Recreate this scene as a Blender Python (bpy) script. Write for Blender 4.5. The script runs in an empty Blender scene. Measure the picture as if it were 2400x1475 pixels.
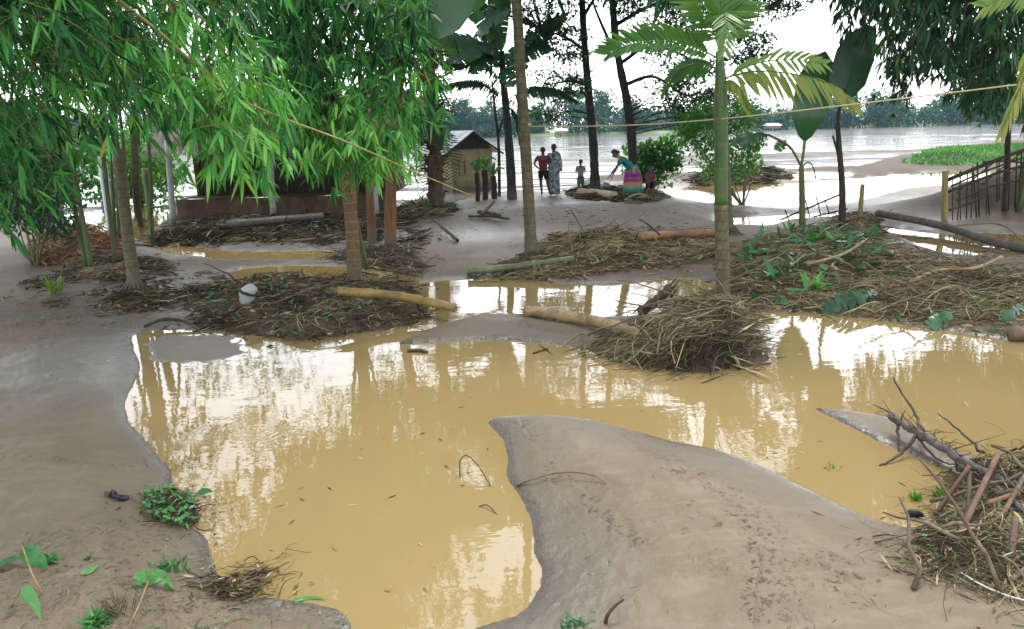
import bpy, math, random
import numpy as np
from mathutils import Vector, Matrix

# ------------------------------------------------------------------ camera, sky, sun, exposure
SC = bpy.context.scene
COL = SC.collection
CAM_H = 2.4
HAZE = 0.0003
PITCH = math.radians(14.15)
ROLL = math.radians(-1.5)
FPX = 1733.0
cam_d = bpy.data.cameras.new('camera')
cam = bpy.data.objects.new('camera', cam_d)
COL.objects.link(cam)
cam_d.sensor_width = 36.0
cam_d.lens = 36.0 * FPX / 2400.0
cam_d.clip_start = 0.05
cam_d.clip_end = 5000
CM = Matrix.Translation((0, 0, CAM_H)) @ Matrix.Rotation(math.pi / 2 - PITCH, 4, 'X') @ Matrix.Rotation(ROLL, 4, 'Z')
cam.matrix_world = CM
SC.camera = cam

SUN_EL, SUN_AZ = math.radians(58), math.radians(20)
world = bpy.data.worlds.new('World')
SC.world = world
world.use_nodes = True
wn = world.node_tree
bg = wn.nodes['Background']
sky = wn.nodes.new('ShaderNodeTexSky')
sky.sky_type = 'NISHITA'
sky.sun_disc = False
sky.sun_elevation = SUN_EL
sky.sun_rotation = SUN_AZ
sky.dust_density = 1.0
sky.air_density = 1.0
hs = wn.nodes.new('ShaderNodeHueSaturation')
hs.inputs['Saturation'].default_value = 0.22
hs.inputs['Value'].default_value = 1.3
wn.links.new(sky.outputs[0], hs.inputs['Color'])
wn.links.new(hs.outputs[0], bg.inputs['Color'])
bg.inputs['Strength'].default_value = 0.15
sun_d = bpy.data.lights.new('sun', 'SUN')
sun_d.energy = 0.7
sun_d.angle = math.radians(14)
sun_d.color = (1.0, 0.96, 0.9)
sun = bpy.data.objects.new('sun', sun_d)
COL.objects.link(sun)
sv = Vector((math.sin(SUN_AZ) * math.cos(SUN_EL), math.cos(SUN_AZ) * math.cos(SUN_EL), math.sin(SUN_EL)))
sun.rotation_euler = sv.to_track_quat('Z', 'Y').to_euler()
SC.view_settings.view_transform = 'Standard'
SC.view_settings.look = 'None'
SC.view_settings.exposure = 1.55
SC.view_settings.gamma = 1.0
SC.cycles.max_bounces = 6
SC.cycles.diffuse_bounces = 3
SC.cycles.glossy_bounces = 3
SC.cycles.transmission_bounces = 4
SC.cycles.transparent_max_bounces = 6
SC.cycles.volume_bounces = 0
SC.cycles.caustics_reflective = False
SC.cycles.caustics_refractive = False

# ------------------------------------------------------------------ world points from the camera's view rays
CR = np.array(CM.to_3x3())
CP = np.array([0, 0, CAM_H])
def ray(px, py):
    d = np.stack([(np.asarray(px, float) - 1200) / FPX, -(np.asarray(py, float) - 737.5) / FPX, -np.ones_like(np.asarray(px, float))], -1)
    return d @ CR.T
def at(px, py, Y):
    d = ray(px, py)
    return CP + d * (np.asarray(Y, float) / d[..., 1])[..., None]
def pz(px, py, z=0.0):
    d = ray(px, py)
    return CP + d * ((z - CAM_H) / d[..., 2])[..., None]

# ------------------------------------------------------------------ noise
def _h(ix, iy, seed):
    n = (ix.astype(np.int64) * 374761393 + iy.astype(np.int64) * 668265263 + seed * 1442695041) & 0x7fffffff
    n = ((n ^ (n >> 13)) * 1274126177) & 0x7fffffff
    return ((n ^ (n >> 16)) & 0xffff) / 65535.0
def vnoise(x, y, seed=0):
    ix, iy = np.floor(x), np.floor(y)
    fx, fy = x - ix, y - iy
    fx = fx * fx * (3 - 2 * fx); fy = fy * fy * (3 - 2 * fy)
    a, b = _h(ix, iy, seed), _h(ix + 1, iy, seed)
    c, d = _h(ix, iy + 1, seed), _h(ix + 1, iy + 1, seed)
    return (a * (1 - fx) + b * fx) * (1 - fy) + (c * (1 - fx) + d * fx) * fy - 0.5
def fbm(x, y, oct=4, seed=0):
    s = 0; a = 1.0
    for i in range(oct):
        s = s + a * vnoise(x * 2 ** i + 17.3 * i, y * 2 ** i - 9.1 * i, seed + i); a *= 0.5
    return s

# ------------------------------------------------------------------ mesh helpers
class MB:
    def __init__(s):
        s.v = []; s.q = []; s.t = []; s.tint = []; s.n = 0; s.qm = []; s.tm = []
    def add(s, v, quads=None, tris=None, tint=0.5, m=0):
        v = np.asarray(v, float).reshape(-1, 3)
        s.v.append(v)
        s.tint.append(np.broadcast_to(np.asarray(tint, float).reshape(-1) if np.ndim(tint) else np.array([tint]), (len(v),)) if np.ndim(tint) == 0 or np.size(tint) == len(v) else np.repeat(tint, len(v) // np.size(tint)))
        if quads is not None and len(quads):
            quads = np.asarray(quads, int).reshape(-1, 4) + s.n; s.q.append(quads); s.qm.append(np.full(len(quads), m))
        if tris is not None and len(tris):
            tris = np.asarray(tris, int).reshape(-1, 3) + s.n; s.t.append(tris); s.tm.append(np.full(len(tris), m))
        s.n += len(v)
        return s
    # many tubes at once: P (M,N,3), R (M,N)
    def tubes(s, P, R, k=5, tint=None, cap=True, m=0, squash=None):
        P = np.asarray(P, float); 
        if P.ndim == 2: P = P[None]
        M, N, _ = P.shape
        R = np.broadcast_to(np.asarray(R, float), (M, N))
        T = np.gradient(P, axis=1)
        T /= np.linalg.norm(T, axis=2, keepdims=True) + 1e-9
        T0 = T.mean(1); T0 /= np.linalg.norm(T0, axis=1, keepdims=True) + 1e-9
        ref = np.where(np.abs(T0[:, 2:3]) < 0.8, np.array([[0, 0, 1.0]]), np.array([[0, 1.0, 0]]))
        U = np.cross(ref[:, None, :], T); U /= np.linalg.norm(U, axis=2, keepdims=True) + 1e-9
        W = np.cross(T, U)
        a = np.arange(k) * 2 * math.pi / k
        V = P[:, :, None, :] + R[:, :, None, None] * (np.cos(a)[None, None, :, None] * U[:, :, None, :] + np.sin(a)[None, None, :, None] * W[:, :, None, :])
        ring = np.arange(k); nxt = (ring + 1) % k
        i = np.arange(N - 1)[:, None] * k
        q = np.stack([i + ring, i + nxt, i + k + nxt, i + k + ring], -1).reshape(-1, 4)
        q = (q[None] + (np.arange(M) * N * k)[:, None, None]).reshape(-1, 4)
        tr = None
        if cap and k >= 3:
            tl = []
            for j in range(1, k - 1):
                tl.append((0, j + 1, j)); tl.append(((N - 1) * k, (N - 1) * k + j, (N - 1) * k + j + 1))
            tr = (np.array(tl)[None] + (np.arange(M) * N * k)[:, None, None]).reshape(-1, 3)
        if tint is None: tint = 0.5
        tt = np.repeat(np.broadcast_to(np.asarray(tint, float), (M,)), N * k)
        s.add(V, q, tr, tt, m)
        return s
    # many leaves: base, dir, side vectors (M,3); length, width, droop (M,)
    def leaves(s, B, D, S, L, W, droop, seg=3, tint=None, prof=None, fold=0.0, m=0):
        B = np.asarray(B, float); M = len(B)
        D = D / (np.linalg.norm(D, axis=1, keepdims=True) + 1e-9)
        S = S - D * (S * D).sum(1, keepdims=True); S /= np.linalg.norm(S, axis=1, keepdims=True) + 1e-9
        Nn = np.cross(D, S)
        L = np.broadcast_to(L, (M,)); W = np.broadcast_to(W, (M,)); droop = np.broadcast_to(droop, (M,))
        t = np.linspace(0, 1, seg + 1)
        if prof is None:
            prof = np.sin(np.pi * np.clip(t, 0, 1) ** 0.75) * 0.98 + 0.02
            prof[0] = 0.12; prof[-1] = 0.02
        C = B[:, None] + L[:, None, None] * (t[None, :, None] * D[:, None] + (droop[:, None] * t[None] ** 2)[..., None] * np.array([0, 0, -1.0]))
        hw = 0.5 * W[:, None] * prof[None]
        off = hw[..., None] * S[:, None]
        if fold:
            up = fold * hw[..., None] * Nn[:, None]
            V = np.stack([C - off + up, C, C + off + up], 2); k = 3
        else:
            V = np.stack([C - off, C + off], 2); k = 2
        i = np.arange(seg)[:, None] * k
        c = np.arange(k - 1)[None]
        q = np.stack([i + c, i + c + 1, i + k + c + 1, i + k + c], -1).reshape(-1, 4)
        q = (q[None] + (np.arange(M) * (seg + 1) * k)[:, None, None]).reshape(-1, 4)
        if tint is None: tint = 0.5
        tt = np.repeat(np.broadcast_to(np.asarray(tint, float), (M,)), (seg + 1) * k)
        s.add(V, q, None, tt, m)
        return s
    def box(s, c, sz, R=None, tint=0.5, m=0):
        v = np.array([(x, y, z) for x in (-.5, .5) for y in (-.5, .5) for z in (-.5, .5)]) * np.asarray(sz, float)
        if R is not None: v = v @ np.asarray(R).T
        s.add(v + np.asarray(c, float), [(0, 1, 3, 2), (4, 6, 7, 5), (0, 4, 5, 1), (2, 3, 7, 6), (0, 2, 6, 4), (1, 5, 7, 3)], None, tint, m)
        return s
    def grid(s, V, tint=0.5, m=0):
        V = np.asarray(V, float); a, b, _ = V.shape
        i = (np.arange(a - 1)[:, None] * b + np.arange(b - 1)[None]).reshape(-1)
        s.add(V, np.stack([i, i + 1, i + b + 1, i + b], -1), None, tint if np.ndim(tint) == 0 else np.asarray(tint).reshape(-1), m)
        return s
    def build(s, name, mats, parent=None, smooth=True, origin=None):
        v = np.concatenate(s.v)
        if parent is not None:
            v = v - np.array(WLOC(parent))
            org = None
        elif origin is not None:
            v = v - np.asarray(origin)
        me = bpy.data.meshes.new(name)
        q = np.concatenate(s.q) if s.q else np.zeros((0, 4), int)
        t = np.concatenate(s.t) if s.t else np.zeros((0, 3), int)
        me.vertices.add(len(v)); me.vertices.foreach_set('co', v.astype(np.float32).ravel())
        nl = len(q) * 4 + len(t) * 3
        me.loops.add(nl)
        me.loops.foreach_set('vertex_index', np.concatenate([q.ravel(), t.ravel()]).astype(np.int32))
        me.polygons.add(len(q) + len(t))
        st = np.concatenate([np.arange(len(q)) * 4, len(q) * 4 + np.arange(len(t)) * 3]).astype(np.int32)
        me.polygons.foreach_set('loop_start', st)
        if not isinstance(mats, (list, tuple)): mats = [mats]
        for mm in mats: me.materials.append(mm)
        if len(mats) > 1:
            mi = np.concatenate((s.qm if s.q else []) + (s.tm if s.t else [])).astype(np.int32)
            me.polygons.foreach_set('material_index', mi)
        me.polygons.foreach_set('use_smooth', np.full(len(q) + len(t), smooth))
        me.update(calc_edges=True)
        at_ = me.attributes.new('tint', 'FLOAT', 'POINT')
        at_.data.foreach_set('value', np.concatenate(s.tint).astype(np.float32))
        me.validate()
        o = bpy.data.objects.new(name, me)
        COL.objects.link(o)
        if parent is not None: o.parent = parent
        elif origin is not None: o.location = Vector(origin)
        return o
_WL = {}
def WLOC(o):
    l = Vector((0, 0, 0))
    while o is not None:
        l = l + o.location; o = o.parent
    return l
def tag(o, label=None, cat=None, group=None, kind=None):
    if label: o['label'] = label
    if cat: o['category'] = cat
    if group: o['group'] = group
    if kind: o['kind'] = kind
    return o
def empty(name, loc, label, cat, group=None):
    o = bpy.data.objects.new(name, None)
    o.empty_display_size = 0.1
    COL.objects.link(o)
    o.location = Vector([float(c) for c in loc])
    return tag(o, label, cat, group)
def spline(pts, n):
    p = np.asarray(pts, float)
    if len(p) == 2: 
        return p[0] + (p[1] - p[0]) * np.linspace(0, 1, n)[:, None]
    t = np.concatenate([[0], np.cumsum(np.linalg.norm(np.diff(p, axis=0), axis=1) ** 0.5)])
    m = np.gradient(p, t, axis=0)
    x = np.linspace(0, t[-1], n); i = np.clip(np.searchsorted(t, x) - 1, 0, len(t) - 2)
    h = (t[i + 1] - t[i])[:, None]; u = ((x - t[i])[:, None]) / h
    return (2*u**3-3*u**2+1)*p[i] + (u**3-2*u**2+u)*h*m[i] + (-2*u**3+3*u**2)*p[i+1] + (u**3-u**2)*h*m[i+1]
def unit(v): return v / (np.linalg.norm(v, axis=-1, keepdims=True) + 1e-9)

# ------------------------------------------------------------------ materials
def newmat(name):
    m = bpy.data.materials.new(name); m.use_nodes = True
    nt = m.node_tree; b = nt.nodes['Principled BSDF']
    return m, nt, b
def N(nt, t, **k):
    n = nt.nodes.new(t)
    for a, b in k.items():
        if a.startswith('i_'): n.inputs[a[2:].replace('_', ' ')].default_value = b
        else: setattr(n, a, b)
    return n
def ramp(nt, fac, cols):
    r = nt.nodes.new('ShaderNodeValToRGB')
    e = r.color_ramp.elements
    while len(e) < len(cols): e.new(0.5)
    for el, (p, c) in zip(e, cols):
        el.position = p; el.color = (*c, 1)
    nt.links.new(fac, r.inputs[0])
    return r.outputs[0]
def noise(nt, scale, detail=4, rough=0.55, vec=None, mapscale=None, dist=0.0, coord='Object'):
    n = nt.nodes.new('ShaderNodeTexNoise')
    n.inputs['Scale'].default_value = scale; n.inputs['Detail'].default_value = detail; n.inputs['Roughness'].default_value = rough
    n.inputs['Distortion'].default_value = dist
    if vec is None:
        if coord == 'World':
            vec = nt.nodes.new('ShaderNodeNewGeometry').outputs['Position']
        else:
            vec = nt.nodes.new('ShaderNodeTexCoord').outputs[coord]
    if mapscale:
        mp = nt.nodes.new('ShaderNodeMapping'); mp.inputs['Scale'].default_value = mapscale
        nt.links.new(vec, mp.inputs['Vector']); vec = mp.outputs[0]
    nt.links.new(vec, n.inputs['Vector'])
    return n.outputs['Fac']
def mathn(nt, op, a, b=None, clamp=False):
    n = nt.nodes.new('ShaderNodeMath'); n.operation = op; n.use_clamp = clamp
    for i, x in enumerate((a, b)):
        if x is None: continue
        if isinstance(x, (int, float)): n.inputs[i].default_value = x
        else: nt.links.new(x, n.inputs[i])
    return n.outputs[0]
def mix(nt, fac, a, b, mode='MIX'):
    n = nt.nodes.new('ShaderNodeMix'); n.data_type = 'RGBA'; n.blend_type = mode
    for s, x in ((n.inputs[0], fac), (n.inputs[6], a), (n.inputs[7], b)):
        if isinstance(x, (int, float)): s.default_value = x
        elif isinstance(x, tuple): s.default_value = (*x, 1)
        else: nt.links.new(x, s)
    return n.outputs[2]
def attr(nt, name):
    a = nt.nodes.new('ShaderNodeAttribute'); a.attribute_name = name
    return a.outputs['Fac']
def bump(nt, b, height, strength=0.3, dist=0.02, prev=None):
    n = nt.nodes.new('ShaderNodeBump'); n.inputs['Strength'].default_value = strength; n.inputs['Distance'].default_value = dist
    nt.links.new(height, n.inputs['Height'])
    if prev is not None: nt.links.new(prev, n.inputs['Normal'])
    nt.links.new(n.outputs[0], b.inputs['Normal'])
    return n.outputs[0]
def leafmat(name, cols, trans=0.35, rough=0.4, spec=0.4):
    m, nt, b = newmat(name)
    c = ramp(nt, attr(nt, 'tint'), cols)
    nz = noise(nt, 9, 3)
    c2 = mix(nt, mathn(nt, 'MULTIPLY', nz, 0.5), c, mix(nt, 1.0, c, (0.55, 0.6, 0.55), 'MULTIPLY'))
    nt.links.new(c2, b.inputs['Base Color'])
    b.inputs['Roughness'].default_value = rough
    b.inputs['Specular IOR Level'].default_value = spec
    tr = nt.nodes.new('ShaderNodeBsdfTranslucent')
    nt.links.new(mix(nt, 1.0, c2, (1.0, 1.25, 0.55), 'MULTIPLY'), tr.inputs['Color'])
    mx = nt.nodes.new('ShaderNodeMixShader'); mx.inputs[0].default_value = trans
    nt.links.new(b.outputs[0], mx.inputs[1]); nt.links.new(tr.outputs[0], mx.inputs[2])
    nt.links.new(mx.outputs[0], nt.nodes['Material Output'].inputs['Surface'])
    return m
def barkmat(name, cols, scale=12, stretch=(1, 1, 0.25), rough=0.8, rings=None, bumpd=0.01, tintmix=None, ringcol=(0.25, 0.22, 0.15), tide=False, stain=0.0):
    m, nt, b = newmat(name)
    nz = noise(nt, scale, 6, 0.65, mapscale=stretch, dist=0.4)
    c = ramp(nt, nz, cols)
    h = nz
    if tintmix is not None:
        c = mix(nt, attr(nt, 'tint'), c, mix(nt, 1.0, c, tintmix, 'MULTIPLY'))
    if rings:
        tc = nt.nodes.new('ShaderNodeTexCoord')
        sp = nt.nodes.new('ShaderNodeSeparateXYZ'); nt.links.new(tc.outputs['Object'], sp.inputs[0])
        ns = noise(nt, 4.0, 2)
        zz = mathn(nt, 'ADD', sp.outputs[2], mathn(nt, 'MULTIPLY', ns, rings * 0.45))
        fr = mathn(nt, 'FRACT', mathn(nt, 'DIVIDE', zz, rings))
        rg = mathn(nt, 'SMOOTHSTEP', fr, 0.0) if False else mathn(nt, 'LESS_THAN', fr, 0.16)
        c = mix(nt, mathn(nt, 'MULTIPLY', rg, 0.55), c, ringcol)
        h = mathn(nt, 'ADD', nz, mathn(nt, 'MULTIPLY', rg, 0.5))
    if tide:
        sz = nt.nodes.new('ShaderNodeSeparateXYZ'); nt.links.new(nt.nodes.new('ShaderNodeTexCoord').outputs['Object'], sz.inputs[0])
        tz = mathn(nt, 'ADD', sz.outputs[2], mathn(nt, 'MULTIPLY', noise(nt, 5, 5, .7), .5))
        c = mix(nt, ramp(nt, tz, [(.35, (.85, .85, .85)), (.75, (0, 0, 0))]), c, (.125, .108, .082))
    if stain:
        c = mix(nt, ramp(nt, noise(nt, 2.2, 6, .72, dist=.6), [(.45, (0, 0, 0)), (.62, (stain, stain, stain))]), c, (.095, .078, .052))
    nt.links.new(c, b.inputs['Base Color'])
    b.inputs['Roughness'].default_value = rough
    b.inputs['Specular IOR Level'].default_value = 0.3
    bump(nt, b, h, 0.7, bumpd)
    return m
def plainmat(name, col, rough=0.6, var=0.35, scale=8, spec=0.3, bumpd=0.004, tint=False):
    m, nt, b = newmat(name)
    nz = noise(nt, scale, 5, 0.6)
    c = mix(nt, mathn(nt, 'MULTIPLY', nz, var * 2), col, tuple(x * 0.45 for x in col))
    if tint:
        c = mix(nt, attr(nt, 'tint'), c, mix(nt, 1.0, c, (1.9, 1.75, 1.5), 'MULTIPLY'))
    nt.links.new(c, b.inputs['Base Color'])
    b.inputs['Roughness'].default_value = rough
    b.inputs['Specular IOR Level'].default_value = spec
    bump(nt, b, nz, 0.5, bumpd)
    return m
# ------------------------------------------------------------------ the shorelines (traced along the water's edge, laid on the water level z = 0)
def cat_close(p, sub=4):
    p = np.asarray(p, float); n = len(p); out = []
    for i in range(n):
        a, b, c, d = p[(i - 1) % n], p[i], p[(i + 1) % n], p[(i + 2) % n]
        for k in range(sub):
            t = k / sub
            out.append(0.5 * ((2 * b) + (c - a) * t + (2 * a - 5 * b + 4 * c - d) * t * t + (-a + 3 * b - 3 * c + d) * t ** 3))
    return np.array(out)
def sdpoly(X, Y, poly, margin=6.0):
    """signed distance, positive INSIDE; clipped at -margin outside the box"""
    out = np.full(X.shape, -margin)
    lo, hi = poly.min(0) - margin, poly.max(0) + margin
    m = (X > lo[0]) & (X < hi[0]) & (Y > lo[1]) & (Y < hi[1])
    x, y = X[m], Y[m]
    d2 = np.full(x.shape, 1e9); ins = np.zeros(x.shape, bool)
    a = poly; b = np.roll(poly, -1, 0)
    for (ax, ay), (bx, by) in zip(a, b):
        ex, ey = bx - ax, by - ay
        wx, wy = x - ax, y - ay
        t = np.clip((wx * ex + wy * ey) / (ex * ex + ey * ey + 1e-12), 0, 1)
        d2 = np.minimum(d2, (wx - ex * t) ** 2 + (wy - ey * t) ** 2)
        if ay != by:
            c = (ay > y) != (by > y)
            ins ^= c & (x < ex * (y - ay) / (ey) + ax)
    d = np.sqrt(d2)
    out[m] = np.maximum(np.where(ins, d, -d), -margin)
    return out
def sdline(X, Y, pl, margin=1.5):
    """distance to an open line, and the side of it"""
    dist = np.full(X.shape, margin); side = np.zeros(X.shape)
    lo, hi = pl.min(0) - margin, pl.max(0) + margin
    m = (X > lo[0]) & (X < hi[0]) & (Y > lo[1]) & (Y < hi[1])
    x, y = X[m], Y[m]; d2 = np.full(x.shape, margin ** 2); sd = np.zeros(x.shape)
    for (ax, ay), (bx, by) in zip(pl[:-1], pl[1:]):
        ex, ey = bx - ax, by - ay; wx, wy = x - ax, y - ay
        t = np.clip((wx * ex + wy * ey) / (ex * ex + ey * ey + 1e-12), 0, 1)
        dd = (wx - ex * t) ** 2 + (wy - ey * t) ** 2
        k = dd < d2
        d2 = np.where(k, dd, d2); sd = np.where(k, np.sign(ex * wy - ey * wx), sd)
    dist[m] = np.sqrt(d2); side[m] = sd
    return dist, side
def flat(pts, z=0.0):
    p = np.asarray(pts, float)
    return pz(p[:, 0], p[:, 1], z)[:, :2]
W_MAIN = [(312,792),(318,830),(326,868),(300,925),(290,960),(308,1002),(345,1045),(375,1078),(398,1100),(402,1132),(430,1160),(462,1190),(462,1235),(490,1270),(505,1320),(524,1358),(600,1398),(700,1410),(790,1430),(825,1478),(860,1600),(960,1720),(1040,1560),(1085,1478),(1200,1438),(1250,1388),(1262,1338),(1250,1280),(1255,1230),(1240,1190),(1212,1150),(1190,1118),(1188,1076),(1180,1030),(1160,1004),(1150,990),(1172,980),(1260,974),(1360,980),(1450,1000),(1560,1030),(1680,1052),(1780,1090),(1880,1140),(1960,1180),(2040,1216),(2110,1236),(2180,1222),(2230,1170),(2330,1120),(2450,1080),(2800,1060),(2800,830),(2400,804),(2330,796),(2240,780),(2150,765),(2060,750),(1960,740),(1860,730),(1750,722),(1700,700),(1670,660),(1560,652),(1480,664),(1340,668),(1260,660),(1180,650),(1080,655),(990,664),(950,680),(960,720),(900,760),(800,785),(700,795),(600,785),(520,776),(430,774),(350,776)]
W_POOL = [(545,640),(600,626),(700,622),(820,625),(950,632),(985,646),(950,672),(800,690),(640,682),(560,665)]
W_STREAM = [(330,548),(380,562),(480,582),(600,590),(750,588),(815,598),(800,611),(640,609),(500,606),(400,594),(340,572)]
W_LEFT = [(150,505),(250,492),(380,488),(392,512),(350,540),(300,560),(220,556),(150,535)]
W_POND = [(1555,447),(1640,436),(1760,430),(1900,427),(2000,420),(2100,410),(2250,402),(2450,405),(2800,405),(2800,440),(2450,432),(2240,436),(2140,440),(2060,458),(1985,477),(1900,486),(1790,490),(1700,484),(1610,468)]
W_POOL2 = [(1690,505),(1780,502),(1900,499),(1960,500),(1930,512),(1850,520),(1790,532),(1720,534),(1680,522)]
W_STRIP = [(1750,412),(1850,404),(1960,402),(2000,410),(1950,418),(1850,424),(1770,422)]
W_RIGHT = [(2060,530),(2200,548),(2300,545),(2450,550),(2700,570),(2700,625),(2450,606),(2330,600),(2240,602),(2195,590),(2120,560)]
RIVER = [(-900,520),(-400,510),(0,495),(300,485),(600,476),(800,472),(900,472),(985,486),(1060,474),(1130,458),(1225,444),(1290,452),(1345,434),(1400,414),(1470,408),(1560,406),(1640,406),(1750,404),(1900,394),(1990,392),(2060,380),(2130,368),(2220,348),(2400,328),(2900,300)]
I_SPIT = [(930,808),(1000,776),(1060,753),(1130,739),(1230,736),(1330,742),(1430,742),(1540,735),(1640,722),(1710,715),(1745,760),(1772,848),(1640,866),(1500,852),(1420,832),(1340,813),(1200,801),(1080,801)]
I_ISLET = [(1905,958),(1990,964),(2060,975),(2110,995),(2160,1030),(2250,1060),(2380,1110),(2340,1135),(2240,1110),(2120,1060),(2060,1035),(1990,1000)]
I_SHALLOW = [(365,790),(450,783),(530,784),(560,800),(565,830),(500,842),(430,850),(375,838)]
I_BAR = [(1330,640),(1420,624),(1560,620),(1680,628),(1680,648),(1560,650),(1470,662),(1370,664)]
wat = [cat_close(flat(p), 3) for p in (W_MAIN, W_POOL, W_STREAM, W_LEFT, W_POND, W_POOL2, W_STRIP, W_RIGHT)]
isl = [cat_close(flat(p), 3) for p in (I_SPIT, I_ISLET)]
shal = cat_close(flat(I_SHALLOW), 3)
rl = spline(np.c_[flat(RIVER), np.zeros(len(RIVER))], 120)[:, :2]
_fx = np.linspace(150, -150, 40)
river_poly = np.concatenate([rl, np.stack([_fx, 205 + 0.06 * _fx + 5 * fbm(_fx * 0.03, _fx * 0, 4, 77)], 1)])

# polar grid
NR, NA = 1050, 860
inv = np.linspace(1 / 0.9, 1 / 46.0, NR - 90)
RR = np.concatenate([1 / inv, np.geomspace(47.5, 900, 90)])
aa = np.radians(np.concatenate([np.linspace(-80, -41, 60)[:-1], np.linspace(-41, 41, NA - 118), np.linspace(41, 80, 60)[1:]]))
GX = RR[:, None] * np.sin(aa)[None]
GY = RR[:, None] * np.cos(aa)[None]
def land_sd(X, Y):
    kk = np.clip((np.hypot(X, Y) - 5) / 6, 0.40, 1)
    nx = X + kk * (0.10 * fbm(X * 1.4, Y * 1.4, 4, 11) + 0.02 * fbm(X * 9, Y * 9, 3, 12)) + 0.010 * fbm(X * 24, Y * 24, 2, 15)
    ny = Y + kk * (0.10 * fbm(X * 1.4 + 50, Y * 1.4, 4, 13) + 0.02 * fbm(X * 9 + 9, Y * 9, 3, 14)) + 0.010 * fbm(X * 24 + 5, Y * 24, 2, 16)
    near = np.hypot(X, Y) < 40
    sd = np.full(X.shape, 6.0)
    for w in wat: sd = np.minimum(sd, -sdpoly(nx, ny, w))
    sd = np.minimum(sd, -sdpoly(nx, ny, river_poly, 8.0))
    for p in isl: sd = np.maximum(sd, sdpoly(nx, ny, p))
    bar = (fbm(X * .035, Y * .16, 2, 61) + .25 * fbm(X * .2, Y * .2, 2, 62) - .20 - .25 * np.clip((90 - Y) / -60, 0, 1)) * 1.2; bar = np.where((Y > 31) & (Y < 110), np.clip(bar, -6, .22), -6)
    sd = np.maximum(sd, np.where(sd < -.6, bar, -6))
    s2 = sdpoly(X + .16 * fbm(X * 3, Y * 3, 4, 93), Y + .16 * fbm(X * 3 + 7, Y * 3, 4, 94), shal)
    return sd, s2
def gauss(X, Y, px, py, sx, sy=None):
    c = pz(px, py); sy = sy or sx
    return np.exp(-((X - c[0]) / sx) ** 2 - ((Y - c[1]) / sy) ** 2)
def height(X, Y):
    global S2
    sd, s2 = land_sd(X, Y); S2 = s2
    on = np.maximum(sd, 0)
    h = 0.013 * (1 - np.exp(-on / 0.02)) + 0.07 * (1 - np.exp(-on / 0.5)) + 0.10 * (1 - np.exp(-on / 2.5))
    h = np.where(sd > 0, h, -0.35 * (1 - np.exp(np.minimum(sd, 0) / 0.5)) - 0.02 * (1 - np.exp(np.minimum(sd, 0) / 0.02)))
    msk = 1 - np.exp(-on / 0.35)
    h = h + msk * (0.05 * fbm(X * 0.9, Y * 0.9, 4, 3) + 0.018 * fbm(X * 5, Y * 5, 4, 5) + 0.006 * fbm(X * 19, Y * 19, 3, 6))
    # broad swells of the ground
    h = h + msk * (0.30 * gauss(X, Y, 1500, 515, 3.2, 2.4) + 1.02 * np.exp(-((X - 13.6) / 2.7) ** 2 - ((Y - 18.9) / 1.15) ** 2) * (1 + .25 * fbm(X * 1.2, Y * 1.2, 3, 21)) + 0.8 * np.exp(-((X - 17) / 2.5) ** 2 - ((Y - 19.2) / 1.3) ** 2)
        + 0.16 * gauss(X, Y, 2000, 620, 2.2, 1.6) + 0.18 * gauss(X, Y, 1500, 590, 1.8, 0.6) + 0.20 * gauss(X, Y, 560, 520, 2.5, 1.2)
        + 0.15 * gauss(X, Y, 150, 610, 1.2, 1.0) + 0.35 * gauss(X, Y, 2330, 372, 10, 4) + 0.25 * gauss(X, Y, 1720, 422, 2.5, 1.0)
        + 0.05 * gauss(X, Y, 60, 1250, 0.8, 0.6) + 0.10 * gauss(X, Y, 300, 1440, 0.7, 0.35) + 0.08 * gauss(X, Y, 400, 1190, 0.22, 0.16)
        + 0.08 * gauss(X, Y, 1650, 1250, 0.7, 0.9) + 0.10 * gauss(X, Y, 2250, 1440, 0.7, 0.6))
    h = np.maximum(h, np.clip(s2 * 0.05 + 0.010 * fbm(X * 8, Y * 8, 4, 91), -0.4, 0.006))
    # little eroded steps in the sand bar
    global CRUMB_SHADE
    CRUMB_SHADE = np.zeros(X.shape)
    for pl, a in STEPS:
        d, s = sdline(X, Y, pl)
        CRUMB_SHADE = np.maximum(CRUMB_SHADE, np.where(s < 0, np.exp(-(d / (2.2 * a + .01)) ** 2), np.exp(-(d / (9 * a)) ** 2) * .55))  # step edges darkened in colour, standing in for their faint shading
        h = h + np.where(s < 0, a * np.exp(-d / 0.22), -0.3 * a * np.exp(-d / 0.05)) * (sd > 0.02) * (d < 1.45)
    for c, rad, dep, el, an in PRINTS:
        dep = dep * 0.6
        dx, dy = X - c[0], Y - c[1]
        u = (dx * math.cos(an) + dy * math.sin(an)) / rad; v = (-dx * math.sin(an) + dy * math.cos(an)) / (rad * el)
        q = u * u + v * v
        CRUMB_SHADE = np.maximum(CRUMB_SHADE, .8 * np.exp(-q * .5))
        h = np.where(q < 9, h + dep * (-np.exp(-q * 1.5) + 0.55 * np.exp(-(np.sqrt(q) - 1.25) ** 2 * 9)), h)
    return h, sd
_r = np.random.default_rng(5)
STEPS = []
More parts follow.
